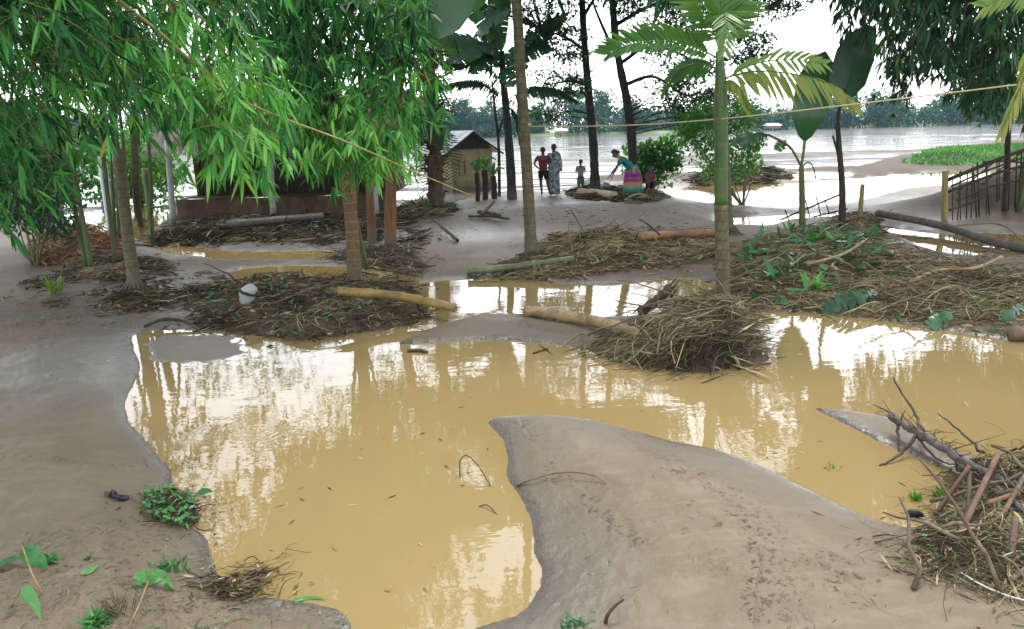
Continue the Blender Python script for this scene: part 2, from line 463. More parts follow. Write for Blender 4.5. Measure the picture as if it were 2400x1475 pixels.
for pts, a in (([(1215,1000),(1240,1040),(1262,1075),(1285,1110),(1290,1150)], 0.010), ([(1320,1140),(1355,1165),(1385,1215),(1420,1255),(1455,1285),(1480,1315)], 0.012),
               ([(1490,1060),(1530,1095),(1545,1130),(1600,1165),(1665,1200),(1710,1240),(1755,1290),(1772,1345),(1770,1420),(1760,1500)], 0.022),
               ([(0,1102),(100,1096),(180,1105),(260,1118)], 0.012), ([(1200,772),(1300,790),(1420,800)], 0.012), ([(60,1330),(200,1290),(330,1250),(420,1215)], 0.018)):
    p = flat(pts); p = spline(np.c_[p, np.zeros(len(p))], 40)[:, :2]
    p = p + 0.025 * np.stack([fbm(p[:, 0] * 9, p[:, 1] * 9, 3, 71), fbm(p[:, 0] * 9, p[:, 1] * 9 + 40, 3, 72)], 1)
    STEPS.append((p, a))
PRINTS = []
for (cx, cy, n, sx, sy, rad, dep) in ((1970,1370,10,45,12,0.035,0.022),(1960,1425,9,50,18,0.035,0.02),(2110,1345,7,60,20,0.03,0.016),(1690,1300,12,60,50,0.03,0.010),
        (1780,1290,6,60,60,0.03,0.012),(150,800,26,140,90,0.05,0.022),(100,720,22,100,60,0.06,0.03),(1300,520,30,260,30,0.11,0.035),(1150,560,16,120,30,0.10,0.03),
        (1550,520,22,120,20,0.11,0.035),(2250,470,20,120,30,0.14,0.05),(900,600,10,60,12,0.08,0.03),(250,1380,12,150,50,0.035,0.02),(450,1440,10,150,25,0.03,0.02),(2200,700,14,140,40,0.07,0.03),
        (1560,1030,5,90,30,0.02,0.006),(1500,1250,14,120,80,0.02,0.006)):
    for k in range(n):
        PRINTS.append((pz(cx + _r.normal() * sx, cy + _r.normal() * sy)[:2], rad * _r.uniform(0.6, 1.3), dep * _r.uniform(0.5, 1.2), _r.uniform(0.5, 0.9), _r.uniform(0, 3.1)))
GZ, GSD = height(GX, GY)
far = np.clip((np.hypot(GX, GY) - 125) / 60, 0, 1)
GZ = np.where(GSD < 0, GZ - far * 1.5, GZ + 0.5 * far)
FAR_ON = np.clip((GY - 175) / 10, 0, 1)
def gz(x, y):
    r = math.hypot(x, y); a = math.atan2(x, y)
    i = int(np.clip(np.searchsorted(RR, r) - 1, 0, len(RR) - 2)); j = int(np.clip(np.searchsorted(aa, a) - 1, 0, len(aa) - 2))
    u = min(max((r - RR[i]) / (RR[i + 1] - RR[i]), 0), 1); v = min(max((a - aa[j]) / (aa[j + 1] - aa[j]), 0), 1)
    return max(0.0, GZ[i, j] * (1-u)*(1-v) + GZ[i+1, j]*u*(1-v) + GZ[i, j+1]*(1-u)*v + GZ[i+1, j+1]*u*v)
def gp(px, py, dz=0.0):
    """where the view ray of a picture point meets the ground or the water"""
    z = 0.0
    for _ in range(12):
        p = pz(px, py, z); z = 0.5 * z + 0.5 * gz(p[0], p[1])
    p = pz(px, py, z); p[2] = gz(p[0], p[1]) + dz
    return p

# ------------------------------------------------------------------ mud
mud, nt, b = newmat('river_mud')
pos = nt.nodes.new('ShaderNodeNewGeometry').outputs['Position']
n1 = noise(nt, 0.55, 5, 0.6, vec=pos); n2 = noise(nt, 5.0, 6, 0.68, vec=pos, dist=0.5); n3 = noise(nt, 55, 4, 0.65, vec=pos); n4 = noise(nt, 260, 2, 0.5, vec=pos)
ns = noise(nt, 1.0, 5, 0.65, vec=pos, mapscale=(1.3, 6.5, 1), dist=0.8)
dry = ramp(nt, n1, [(0.3, (0.200, 0.140, 0.072)), (0.5, (0.225, 0.168, 0.098)), (0.7, (0.250, 0.198, 0.126))])
dry = mix(nt, mathn(nt, 'MULTIPLY', n2, 0.75), dry, (0.120, 0.094, 0.062))
dry = mix(nt, ramp(nt, ns, [(0.48, (0, 0, 0)), (0.66, (0.5, 0.5, 0.5))]), dry, (0.285, 0.228, 0.150))
dry = mix(nt, mathn(nt, 'MULTIPLY', mathn(nt, 'ADD', n3, mathn(nt, 'MULTIPLY', n4, 0.6)), 0.42), dry, (0.105, 0.083, 0.056))
c0_ = attr(nt, 'earth_shade')
wet = attr(nt, 'wet'); tr = attr(nt, 'trampled'); cr = attr(nt, 'crumb_shade')
wetn = mathn(nt, 'MULTIPLY', wet, mathn(nt, 'ADD', mathn(nt, 'MULTIPLY', n2, 1.3), 0.35), True)
shd = mathn(nt, 'ADD', attr(nt, 'shore'), mathn(nt, 'MULTIPLY', mathn(nt, 'SUBTRACT', n1, .5), .9))
shd = mathn(nt, 'ADD', shd, mathn(nt, 'MULTIPLY', mathn(nt, 'SUBTRACT', n2, .5), .25))
dry = mix(nt, ramp(nt, shd, [(.16, (.75, .75, .75)), (.24, (.42, .42, .42)), (.52, (.40, .40, .40)), (.60, (0, 0, 0))]), dry, (.108, .081, .047))
c = mix(nt, wetn, dry, (0.080, 0.067, 0.048))
c = mix(nt, mathn(nt, 'MULTIPLY', attr(nt, 'silt'), 0.8), c, mix(nt, n2, (0.092, 0.080, 0.057), (0.050, 0.041, 0.028)))
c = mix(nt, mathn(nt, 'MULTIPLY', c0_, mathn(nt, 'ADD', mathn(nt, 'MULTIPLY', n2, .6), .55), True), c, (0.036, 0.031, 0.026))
# footprints and clods: hollows that hold darker wetter mud
vo = nt.nodes.new('ShaderNodeTexVoronoi'); vo.inputs['Scale'].default_value = 3.2
wv_ = nt.nodes.new('ShaderNodeVectorMath'); wv_.operation = 'MULTIPLY_ADD'
nn_ = nt.nodes.new('ShaderNodeTexNoise'); nn_.inputs['Scale'].default_value = 4.0; nt.links.new(pos, nn_.inputs['Vector'])
nt.links.new(nn_.outputs['Color'], wv_.inputs[0]); wv_.inputs[1].default_value = (0.35, 0.35, 0.35); nt.links.new(pos, wv_.inputs[2]); nt.links.new(wv_.outputs[0], vo.inputs['Vector'])
hol = ramp(nt, vo.outputs['Distance'], [(0.10, (1, 1, 1)), (0.24, (0, 0, 0))])
holm = mathn(nt, 'MULTIPLY', mathn(nt, 'MULTIPLY', hol, tr), mathn(nt, 'GREATER_THAN', n1, 0.40))
c = mix(nt, mathn(nt, 'MULTIPLY', holm, 0.7), c, (0.060, 0.052, 0.042))
sp = ramp(nt, noise(nt, 26, 4, 0.7, vec=pos), [(0.56, (0, 0, 0)), (0.64, (1, 1, 1))])
spm = mathn(nt, 'MULTIPLY', sp, mathn(nt, 'ADD', cr, mathn(nt, 'MULTIPLY', tr, 0.30)), True)
c = mix(nt, mathn(nt, 'MULTIPLY', spm, 0.85), c, (0.048, 0.038, 0.026))
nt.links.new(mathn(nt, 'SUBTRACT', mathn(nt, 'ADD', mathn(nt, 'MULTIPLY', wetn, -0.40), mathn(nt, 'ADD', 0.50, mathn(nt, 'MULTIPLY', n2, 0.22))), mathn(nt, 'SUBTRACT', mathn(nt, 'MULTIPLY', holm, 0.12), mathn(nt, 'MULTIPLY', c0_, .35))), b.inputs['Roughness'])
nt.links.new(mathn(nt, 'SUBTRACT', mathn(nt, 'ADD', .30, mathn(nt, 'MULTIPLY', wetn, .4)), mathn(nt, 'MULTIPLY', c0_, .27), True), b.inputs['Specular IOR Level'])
h = mathn(nt, 'ADD', mathn(nt, 'MULTIPLY', n2, 0.55), mathn(nt, 'ADD', mathn(nt, 'MULTIPLY', n3, 0.16), mathn(nt, 'MULTIPLY', n4, 0.04)))
pv = bump(nt, b, h, 0.5, 0.035)
big = mathn(nt, 'ADD', mathn(nt, 'MULTIPLY', hol, -0.5), noise(nt, 7, 5, 0.65, vec=pos, dist=1.0))
pv = bump(nt, b, mathn(nt, 'MULTIPLY', big, tr), 0.9, 0.10, pv)
bump(nt, b, mathn(nt, 'MULTIPLY', sp, mathn(nt, 'ADD', cr, mathn(nt, 'MULTIPLY', tr, 0.2))), 0.7, 0.02, pv)
c = mix(nt, attr(nt, 'grass'), c, ramp(nt, n2, [(0.3, (0.10, 0.16, 0.03)), (0.7, (0.17, 0.24, 0.06))]))
nt.links.new(c, b.inputs['Base Color'])
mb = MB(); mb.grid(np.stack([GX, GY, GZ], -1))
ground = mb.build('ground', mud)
tag(ground, 'grey brown wet river mud and sand left by the flood', 'ground', kind='structure')
SM = np.clip((S2 + .08) / .12, 0, 1)
def addattr(o, name, val):
    a = o.data.attributes.new(name, 'FLOAT', 'POINT'); a.data.foreach_set('value', np.asarray(val, np.float32).ravel())
on = np.maximum(GSD, 0)
G = lambda *a: gauss(GX, GY, *a)
wetv = 0.95 * np.exp(-on / 0.10) + .9 * np.exp(-on / .04) + 0.7 * G(180, 860, 0.9, 1.6) + 0.8 * G(600, 585, 3.5, 1.4) + 0.7 * G(1050, 570, 2.0, 1.6) + 0.5 * G(500, 690, 1.6, 1.0) + 0.4 * G(1400, 500, 3, 1.5) + 0.5 * G(1550, 470, 3, 1.2) + 0.35 * G(450, 650, 1.5, 0.8) + 0.6 * G(2200, 480, 4, 2) + 0.35 * G(1350, 1330, 0.25, 0.6) + 0.25 * G(1450, 1020, .5, .3)
wetv = wetv + 0.5 * np.clip(fbm(GX * 0.7, GY * 0.7, 4, 31) * 2.2, 0, 1) * np.exp(-on / 2)
wetv = wetv * (1 - .85 * SM)
addattr(ground, 'wet', np.clip(wetv, 0, 1))
addattr(ground, 'grass', FAR_ON)
addattr(ground, 'shore', np.where(np.hypot(GX, GY) < 30, on * (1 - SM), 5) + 5 * SM)
addattr(ground, 'crumb_shade', np.clip(CRUMB_SHADE + .55 * np.exp(-((on - .035) / .035) ** 2) * (GSD > 0) * (np.hypot(GX, GY) < 12) + .6 * gauss(GX, GY, 2050, 620, 2.8, 1.6) + .5 * gauss(GX, GY, 2250, 690, 2.2, 1.2) + .6 * gauss(GX, GY, 1450, 590, 2.4, .8) + .5 * gauss(GX, GY, 150, 760, 1.6, 1.2) + .4 * gauss(GX, GY, 300, 1420, .9, .35), 0, 1))
addattr(ground, 'earth_shade', np.clip(1.3 * np.exp(-((GX - 13.2) / 3.4) ** 2 - ((GY - 18.4) / 1.7) ** 2) + 1.2 * np.exp(-((GX - 17) / 3) ** 2 - ((GY - 18.8) / 2) ** 2) + .55 * gauss(GX, GY, 2050, 610, 2.6, 1.6) + .45 * gauss(GX, GY, 2250, 690, 2.0, 1.2) + .35 * gauss(GX, GY, 1480, 590, 2.4, .7) + .6 * ((GY > 31) & (GY < 120)) + .45 * gauss(GX, GY, 500, 620, 4.5, 2.2) + .35 * gauss(GX, GY, 80, 760, 1.8, 1.6) + .8 * gauss(GX, GY, 560, 520, 3.2, 1.0) + .6 * gauss(GX, GY, 150, 600, 1.5, 1) + .5 * gauss(GX, GY, 1990, 560, 1.8, 1.0), 0, 1))  # right mound terms put bamboo shade into the colour; the rest is dark mud
trv = np.clip(1.0 * G(1350, 520, 4, 1.8) + 0.8 * G(600, 590, 4, 2) + 0.8 * G(100, 760, 1.5, 1.2) + 1.0 * G(2250, 470, 4, 2) + 0.8 * G(2050, 640, 3, 2) + 0.7 * G(250, 1420, 1.0, 0.4) + 0.15 * G(1700, 1300, .4, .5) + 0.02, 0, 1)
addattr(ground, 'trampled', trv)
SHAL = SM
addattr(ground, 'silt', (1 - SHAL) * np.clip(G(180, 850, 0.9, 1.5) + G(150, 980, .5, .6) * 0.6 + 0.9 * G(2250, 480, 4, 2.2) + 0.8 * np.clip((np.hypot(GX, GY) - 10) / 4, 0, 1) * (GX < 6) + 0.3 * G(1300, 1330, 0.22, 0.6), 0, 1))

# ------------------------------------------------------------------ water
def watermat(name, base, ior=1.38, rough=0.03, river=False):
    m, nt, b = newmat(name)
    pos = nt.nodes.new('ShaderNodeNewGeometry').outputs['Position']
    n1 = noise(nt, 0.5, 4, 0.6, vec=pos, mapscale=(1, 0.6, 1))
    c = mix(nt, n1, base, tuple(x * 0.78 for x in base))
    b.inputs['IOR'].default_value = ior
    if river:
        st = noise(nt, 1.0, 5, 0.6, vec=pos, mapscale=(0.03, 0.30, 1))
        st2 = noise(nt, 1.0, 4, 0.7, vec=pos, mapscale=(0.12, 1.3, 1))
        k = ramp(nt, mathn(nt, 'ADD', mathn(nt, 'MULTIPLY', st, 0.5), mathn(nt, 'MULTIPLY', st2, 0.5)), [(0.485, (0, 0, 0)), (0.54, (1, 1, 1))])
        nt.links.new(mathn(nt, 'SUBTRACT', 0.5, mathn(nt, 'MULTIPLY', k, 0.42)), b.inputs['Specular IOR Level'])
        c = mix(nt, k, c, (0.11, 0.10, 0.09))
        nt.links.new(mathn(nt, 'ADD', rough, mathn(nt, 'MULTIPLY', k, 0.30)), b.inputs['Roughness'])
        w = noise(nt, 1.0, 4, 0.6, vec=pos, mapscale=(0.5, 2.2, 1))
        bump(nt, b, w, 0.25, 0.06)
        df = nt.nodes.new('ShaderNodeBsdfDiffuse'); df.inputs['Color'].default_value = (.105, .108, .11, 1)
        mx = nt.nodes.new('ShaderNodeMixShader'); nt.links.new(mathn(nt, 'MULTIPLY', k, .8), mx.inputs[0]); nt.links.new(b.outputs[0], mx.inputs[1]); nt.links.new(df.outputs[0], mx.inputs[2]); nt.links.new(mx.outputs[0], nt.nodes['Material Output'].inputs['Surface'])
    else:
        b.inputs['Roughness'].default_value = rough
        w1 = noise(nt, 1.0, 3, 0.5, vec=pos, mapscale=(2.2, 4.5, 1))
        w2 = noise(nt, 1.0, 2, 0.5, vec=pos, mapscale=(14, 34, 1))
        # rings spreading from the trickle on the left side of the pool
        ge = pz(600, 1010)
        mp = nt.nodes.new('ShaderNodeMapping'); mp.vector_type = 'POINT'; mp.inputs['Location'].default_value = (-ge[0], -ge[1], 0); nt.links.new(pos, mp.inputs['Vector'])
        ln = nt.nodes.new('ShaderNodeVectorMath'); ln.operation = 'LENGTH'; nt.links.new(mp.outputs[0], ln.inputs[0])
        d = ln.outputs['Value']
        wv = mathn(nt, 'MULTIPLY', mathn(nt, 'SINE', mathn(nt, 'MULTIPLY', d, 95)), mathn(nt, 'POWER', 2.718, mathn(nt, 'MULTIPLY', d, -3.6)))
        hh = mathn(nt, 'ADD', mathn(nt, 'ADD', w1, mathn(nt, 'MULTIPLY', w2, 0.05)), mathn(nt, 'MULTIPLY', wv, 0.10))
        bump(nt, b, hh, 0.16, 0.012)
    nt.links.new(c, b.inputs['Base Color'])
    return m
pool_m = watermat('muddy_pool_water', (0.300, 0.217, 0.092), 1.55, 0.012)
river_m = watermat('river_water', (0.26, 0.235, 0.20), 1.38, 0.06, True)
mid = spline(np.c_[flat([(x, y + (10 if y > 380 else 5)) for x, y in RIVER]), np.zeros(len(RIVER))], 60)
def sheet(name, near, farp, mat, label):
    n = len(near); t = np.linspace(0, 1, 12)
    V = near[None] * (1 - t)[:, None, None] + farp[None] * t[:, None, None]
    V[..., 2] = 0
    return tag(MB().grid(V).build(name, mat), label, 'water', kind='structure')
nearline = np.stack([np.linspace(-30, 30, 60), np.full(60, 0.2), np.zeros(60)], 1)
sheet('pool_water', nearline, mid, pool_m, 'still tan muddy flood water lying in pools between the mud banks')
farline = np.stack([np.linspace(-1300, 1300, 60), np.full(60, 1200.0), np.zeros(60)], 1)
sheet('river', mid, farline, river_m, 'wide pale flooded river beyond the mud bank')
# ------------------------------------------------------------------ plant builders
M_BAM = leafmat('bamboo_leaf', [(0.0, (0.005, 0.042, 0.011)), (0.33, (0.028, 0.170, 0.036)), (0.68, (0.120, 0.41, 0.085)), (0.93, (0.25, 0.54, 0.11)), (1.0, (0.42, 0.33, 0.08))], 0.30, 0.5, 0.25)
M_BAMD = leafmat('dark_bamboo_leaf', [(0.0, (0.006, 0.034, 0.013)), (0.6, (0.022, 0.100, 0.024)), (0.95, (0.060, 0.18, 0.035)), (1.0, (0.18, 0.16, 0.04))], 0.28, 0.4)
M_TREE = leafmat('tree_leaf', [(0.0, (0.018, 0.065, 0.032)), (0.6, (0.038, 0.125, 0.050)), (1.0, (0.08, 0.20, 0.06))], 0.42, 0.45)
M_PALM = leafmat('palm_leaflet', [(0.0, (0.02, 0.085, 0.025)), (0.5, (0.075, 0.21, 0.035)), (0.8, (0.20, 0.29, 0.04)), (1.0, (0.33, 0.28, 0.05))], 0.35, 0.35, 0.5)
M_BANANA = leafmat('banana_leaf', [(0.0, (0.018, 0.070, 0.028)), (0.5, (0.035, 0.135, 0.045)), (1.0, (0.085, 0.23, 0.04))], 0.30, 0.28, 0.6)
M_BANANAG = leafmat('banana_leaf_pale', [(0.0, (0.055, 0.13, 0.085)), (0.5, (0.10, 0.19, 0.125)), (1.0, (0.15, 0.27, 0.12))], 0.25, 0.35, 0.6)
M_BUSH = leafmat('bush_leaf', [(0.0, (0.03, 0.15, 0.015)), (0.6, (0.08, 0.28, 0.025)), (1.0, (0.17, 0.40, 0.05))], 0.35, 0.4)
M_FAR = leafmat('far_leaf', [(0.0, (0.015, 0.065, 0.045)), (0.6, (0.028, 0.105, 0.060)), (1.0, (0.06, 0.16, 0.06))], 0.2, 0.6, 0.2)
M_DRY = leafmat('dry_leaf', [(0.0, (0.07, 0.04, 0.018)), (0.5, (0.20, 0.10, 0.035)), (1.0, (0.36, 0.17, 0.05))], 0.2, 0.7, 0.2)
M_TWIG = plainmat('green_twig', (0.16, 0.17, 0.05), 0.6)
M_CULM = barkmat('bamboo_culm', [(0.3, (0.20, 0.17, 0.06)), (0.7, (0.36, 0.29, 0.12))], 6, (1, 1, 0.2), 0.5)
M_CULMG = barkmat('green_culm', [(0.3, (0.05, 0.08, 0.03)), (0.7, (0.12, 0.14, 0.05))], 6, (1, 1, 0.2), 0.5)
M_PTRUNK = barkmat('palm_trunk_bark', [(0.3, (0.065, 0.062, 0.035)), (0.5, (0.115, 0.105, 0.055)), (0.72, (0.19, 0.175, 0.105))], 14, (1, 1, 0.5), 0.75, rings=0.13, ringcol=(0.05, 0.045, 0.03), stain=.35, tide=True)
M_PTRUNKR = barkmat('palm_trunk_brown', [(0.3, (0.075, 0.050, 0.028)), (0.5, (0.16, 0.095, 0.045)), (0.72, (0.22, 0.15, 0.08))], 14, (1, 1, 0.5), 0.75, rings=0.15, ringcol=(0.24, 0.2, 0.13), tide=True)
M_PGREEN = barkmat('palm_green_stem', [(0.3, (0.030, 0.075, 0.020)), (0.6, (0.06, 0.13, 0.03)), (0.8, (0.12, 0.16, 0.05))], 8, (1, 1, 0.3), 0.45, rings=0.31, ringcol=(0.12, 0.14, 0.05), stain=.35)
M_BARK = barkmat('dark_bark', [(0.3, (0.018, 0.020, 0.016)), (0.55, (0.045, 0.045, 0.035)), (0.8, (0.10, 0.10, 0.08))], 16, (1, 1, 0.3), 0.9, tide=True)
M_BARKB = barkmat('brown_bark', [(0.3, (0.035, 0.024, 0.014)), (0.55, (0.085, 0.055, 0.030)), (0.8, (0.16, 0.11, 0.06))], 12, (1, 1, 0.25), 0.9, tide=True)

def fan_sprays(ml, P, A, rng, L, W, n=7, spread=0.95, droop=0.35, tint=None, seg=3):
    """hanging fans of slender leaves: P (S,3) nodes, A (S,3) axes"""
    S = len(P)
    A = unit(A)
    rnd = unit(rng.normal(size=(S, 3)) * np.array([1, 1, 0.35]))
    Q = unit(np.cross(A, rnd)); 
    th = np.linspace(-1, 1, n)[None] * spread * rng.uniform(0.6, 1.15, (S, 1)) + rng.normal(size=(S, n)) * 0.16
    D = np.cos(th)[..., None] * A[:, None] + np.sin(th)[..., None] * Q[:, None] + rng.normal(size=(S, n, 3)) * 0.16
    D = unit(D).reshape(-1, 3)
    B = (P[:, None] + A[:, None] * (rng.uniform(-0.10, 0.02, (S, n)) * L)[..., None]).reshape(-1, 3)
    side = np.cross(D, np.array([0, 0, 1.0])) + rng.normal(size=D.shape) * 0.55
    ln = L * rng.uniform(0.4, 1.2, len(D)); w = W * rng.uniform(0.55, 1.25, len(D))
    if tint is None: tint = rng.uniform(0.15, 0.75, S)
    tt = np.clip(np.repeat(tint, n) + rng.normal(size=len(D)) * 0.11, 0, 0.93)
    tt = np.where(rng.random(len(D)) < 0.006, 1.0, tt)
    ml.leaves(B, D, side, ln, w, droop * rng.uniform(0.5, 1.4, len(D)) * ln, seg, tt, m=0)

def branchy(ml, mt, starts, tips, rng, ns, L, W, n=7, arch=0.18, tb=0.45, twr=0.004, spread=0.95, droop=0.35, seg=3):
    K = len(tips)
    t = np.linspace(0, 1, 7)
    Ln = np.linalg.norm(tips - starts, axis=1)
    up = np.array([0, 0, 1.0])
    C = starts[:, None] * (1 - t)[None, :, None] + tips[:, None] * t[None, :, None] + (arch * Ln)[:, None, None] * np.sin(np.pi * t)[None, :, None] * up
    mt.tubes(C, twr * np.linspace(1.3, 0.4, 7)[None], 3, 0.5, cap=False)
    ts = np.clip(np.linspace(0.22, 1.0, ns)[None] + rng.normal(size=(K, ns)) * 0.05, 0.05, 1.0)
    i = np.clip((ts * 6).astype(int), 0, 5); f = ts * 6 - i
    kk = np.arange(K)[:, None]
    P = C[kk, i] * (1 - f)[..., None] + C[kk, i + 1] * f[..., None]
    T = unit(C[kk, i + 1] - C[kk, i])
    off = rng.normal(size=(K, ns, 3)) * L * 0.55; off[..., 2] = -np.abs(off[..., 2]) * 0.7
    P2 = P + off
    A = T * 0.7 + unit(off + 1e-6) * 0.55 + np.array([0, 0, -0.75]) + rng.normal(size=P.shape) * 0.2
    # twiglets from the branch to each fan
    mt.tubes(np.stack([P.reshape(-1, 3), (0.5 * (P + P2) + up * 0.02).reshape(-1, 3), P2.reshape(-1, 3)], 1), twr * 0.4, 3, 0.5, cap=False)
    tint = np.clip(tb + rng.normal(size=(K, 1)) * 0.17 + rng.normal(size=(K, ns)) * 0.10, 0.03, 0.9).reshape(-1)
    fan_sprays(ml, P2.reshape(-1, 3), A.reshape(-1, 3), rng, L, W, n, spread, droop, tint, seg)

def inpoly(rng, poly, n):
    poly = np.asarray(poly, float); lo, hi = poly.min(0), poly.max(0); out = []
    while len(out) < n:
        q = rng.uniform(lo, hi, (n * 2, 2))
        ins = np.zeros(len(q), bool)
        for (ax, ay), (bx, by) in zip(poly, np.roll(poly, -1, 0)):
            if ay != by:
                ins ^= ((ay > q[:, 1]) != (by > q[:, 1])) & (q[:, 0] < (bx - ax) * (q[:, 1] - ay) / (by - ay) + ax)
        out += list(q[ins])
    return np.array(out[:n])

def region_tips(rng, poly, n, y0, y1):
    q = inpoly(rng, poly, n)
    return at(q[:, 0], q[:, 1], rng.uniform(y0, y1, n))

def elaz(rng, n, az, el, dist):
    """points by compass bearing and elevation from the viewpoint: the leafy roof over the yard"""
    a = np.radians(rng.uniform(*az, n)); e = np.radians(rng.uniform(*el, n)); d = rng.uniform(*dist, n)
    return np.stack([d * np.sin(a), d * np.cos(a), CAM_H + d * np.tan(e)], 1)

def leaf_cloud(ml, centres, rad, per, rng, L, W, tb=0.5, flatn=1.0, droop=0.1, seg=2, tints=None):
    K = len(centres)
    rad = np.broadcast_to(rad, (K,))
    d = rng.normal(size=(K, per, 3)); d = unit(d) * rng.uniform(0.25, 1.0, (K, per, 1)) ** 0.5 * rad[:, None, None]
    d[..., 2] *= flatn
    B = (centres[:, None] + d).reshape(-1, 3)
    D = unit(unit(d.reshape(-1, 3)) * 0.7 + rng.normal(size=B.shape) * 0.6 + np.array([0, 0, -0.25]))
    S = np.cross(D, np.array([0, 0, 1.0])) + rng.normal(size=B.shape) * 0.4
    tt = np.clip((tb if tints is None else np.repeat(tints, per)) + rng.normal(size=len(B)) * 0.13, 0, 1)
    ml.leaves(B, D, S, L * rng.uniform(0.6, 1.2, len(B)), W * rng.uniform(0.7, 1.2, len(B)), droop * L, seg, tt)

def frond(mb, ms, pts, n, ln, w, sideA, sideB, fwd=0.55, droop=0.25, tint=0.5, rng=None, t0=0.12, ra=0.014, jit=0.08, taper=(0.7, 1.0, 0.55), seg=4):
    C = spline(pts, 24)
    ms.tubes(C, np.linspace(ra, ra * 0.3, 24), 5, 0.6)
    t = np.linspace(t0, 0.99, n)
    i = np.clip((t * 23).astype(int), 0, 22); f = (t * 23 - i)[:, None]
    P = C[i] * (1 - f) + C[i + 1] * f; T = unit(C[i + 1] - C[i])
    prof = np.interp(t, [0, 0.45, 1], taper)
    for sd in (sideA, sideB):
        if sd is None: continue
        sd = np.asarray(sd, float)
        D = unit(unit(sd)[None] + T * (fwd + 0.9 * t[:, None] ** 3) + rng.normal(size=P.shape) * jit)
        S = np.cross(D, np.cross(T, D)) * 0.4 + T + rng.normal(size=P.shape) * 0.12
        L_ = ln * prof * np.linalg.norm(sd) * rng.uniform(0.85, 1.08, n)
        tt = np.clip(tint + rng.normal(size=n) * 0.08, 0, 1)
        mb.leaves(P, D, S, L_, w * rng.uniform(0.75, 1.15, n), droop * L_, seg, tt, prof=np.interp(np.linspace(0, 1, seg + 1), [0, 0.15, 0.6, 1], [0.35, 0.9, 1.0, 0.08]), fold=0.25)

def crown_frond(root, az, el, L, rng, n=34, ln=0.5, w=0.045, tint=0.35, sag=0.9):
    d = np.array([math.sin(az) * math.cos(el), math.cos(az) * math.cos(el), math.sin(el)])
    t = np.linspace(0, 1, 6)[:, None]
    pts = root + L * t * d + np.array([0, 0, -1.0]) * sag * L * t ** 2.2
    s = unit(np.cross(d, np.array([0, 0, 1.0])))
    return pts, s + np.array([0, 0, -0.35]), -s + np.array([0, 0, -0.35])

def areca(pxs, Y, rad, top_h, label, mat, rng, fr=8, group='slender areca palms in the yard', crown=True, tint=0.35, sink=0.1, flen=1.5, lean=0.0):
    base = gp(*pxs[0]); Y = base[1] if Y is None else Y
    pts = [base - np.array([0, 0, sink])] + [at(x, y, Y) for x, y in pxs[1:]]
    if crown:
        d = unit(pts[-1] - pts[-2]); k = (top_h - pts[-1][2]) / d[2]
        pts.append(pts[-1] + d * k * 0.5 + np.array([lean * .3, 0, 0])); pts.append(pts[-2] + d * k * 0.5 + np.array([lean, 0, 0]))
    root = empty('areca_palm', base, label, 'palm tree', group)
    C = spline(pts, 60)
    R = rad * np.interp(np.linspace(0, 1, 60), [0, 0.03, 0.12, 1], [1.5, 1.2, 1.0, 0.72]) * (1 + 0.03 * rng.normal(size=60))
    tm = MB().tubes(C, R, 14)
    for k in range(22):
        a_ = k * 2.4; d_ = np.array([math.cos(a_), math.sin(a_), 0]); l_ = rad * rng.uniform(1.2, 2.2); h_ = rng.uniform(.02, .14)
        q_ = base + d_ * (rad + l_); q_[2] = gz(q_[0], q_[1]) - .02
        tm.tubes(spline([base + d_ * rad * .9 + (0, 0, h_ + .05), base + d_ * (rad + l_ * .4) + (0, 0, h_ * .6), q_], 6), np.linspace(.018, .008, 6), 5)
    tm.build('trunk', mat, root)
    if crown:
        mb = MB(); ms = MB(); top = C[-1]
        for k in range(fr):
            p, a, b_ = crown_frond(top, k * 2.4 + rng.uniform(-.2, .2), rng.uniform(0.3, 1.1), flen * rng.uniform(0.85, 1.1), rng, sag=rng.uniform(0.5, 0.9))
            mb = MB(); frond(mb, mb, p, 30, 0.45, 0.05, a, b_, rng=rng, tint=tint, droop=0.35)
            mb.build('frond', M_PALM, root)
    return root, C

def banana_leaf(mb, pts, width, up, rng, tint=0.5, strips=16, vdroop=0.15, tear=0.25, prof=None, rib=0.012):
    n = strips * 3 + 1
    C = spline(pts, n); T = unit(np.gradient(C, axis=0))
    up = np.asarray(up, float)
    S = unit(np.cross(T, up[None])); Nn = unit(np.cross(S, T))
    t = np.linspace(0, 1, n)
    hw = 0.5 * width * (np.interp(t, [0, 0.08, 0.25, 0.6, 0.88, 1], [0.05, 0.55, 0.95, 1.0, 0.6, 0.03]) if prof is None else np.interp(t, *prof))
    mb.tubes(C, np.linspace(rib, rib * 0.3, n), 5, min(1, tint + 0.35))
    for sgn in (-1, 1):
        for k in range(strips):
            i0, i1 = k * 3, k * 3 + 3
            dr = vdroop * (1 + rng.normal() * (0.35 if tear > .1 else 0)); adv = rng.normal() * (tear if tear > .1 else 0) * 0.3
            ln = 1 + (rng.normal() * (0.06 if tear > .1 else 0))
            idx = np.arange(i0, i1 + 1)
            V = []
            for u in (0.0, 0.34, 0.68, 1.0):
                V.append(C[idx] + sgn * S[idx] * (hw[idx] * u * ln)[:, None] - Nn[idx] * (dr * hw[idx] * u * u * 2)[:, None] + T[idx] * (adv * hw[idx] * u)[:, None] + Nn[idx] * (0.02 if tear > .1 else 0) * math.sin(k * 1.3) * u)
            V = np.array(V).transpose(1, 0, 2)
            mid_ = V.mean(0)
            if tear > .1: V[0, 1:] += (mid_[1:] - V[0, 1:]) * 0.06 * tear * np.array([0.3, .7, 1])[:, None] * 3; V[-1, 1:] += (mid_[1:] - V[-1, 1:]) * 0.06 * tear * np.array([0.3, .7, 1])[:, None] * 3
            mb.grid(V, np.clip(tint + rng.normal() * 0.05, 0, 1))

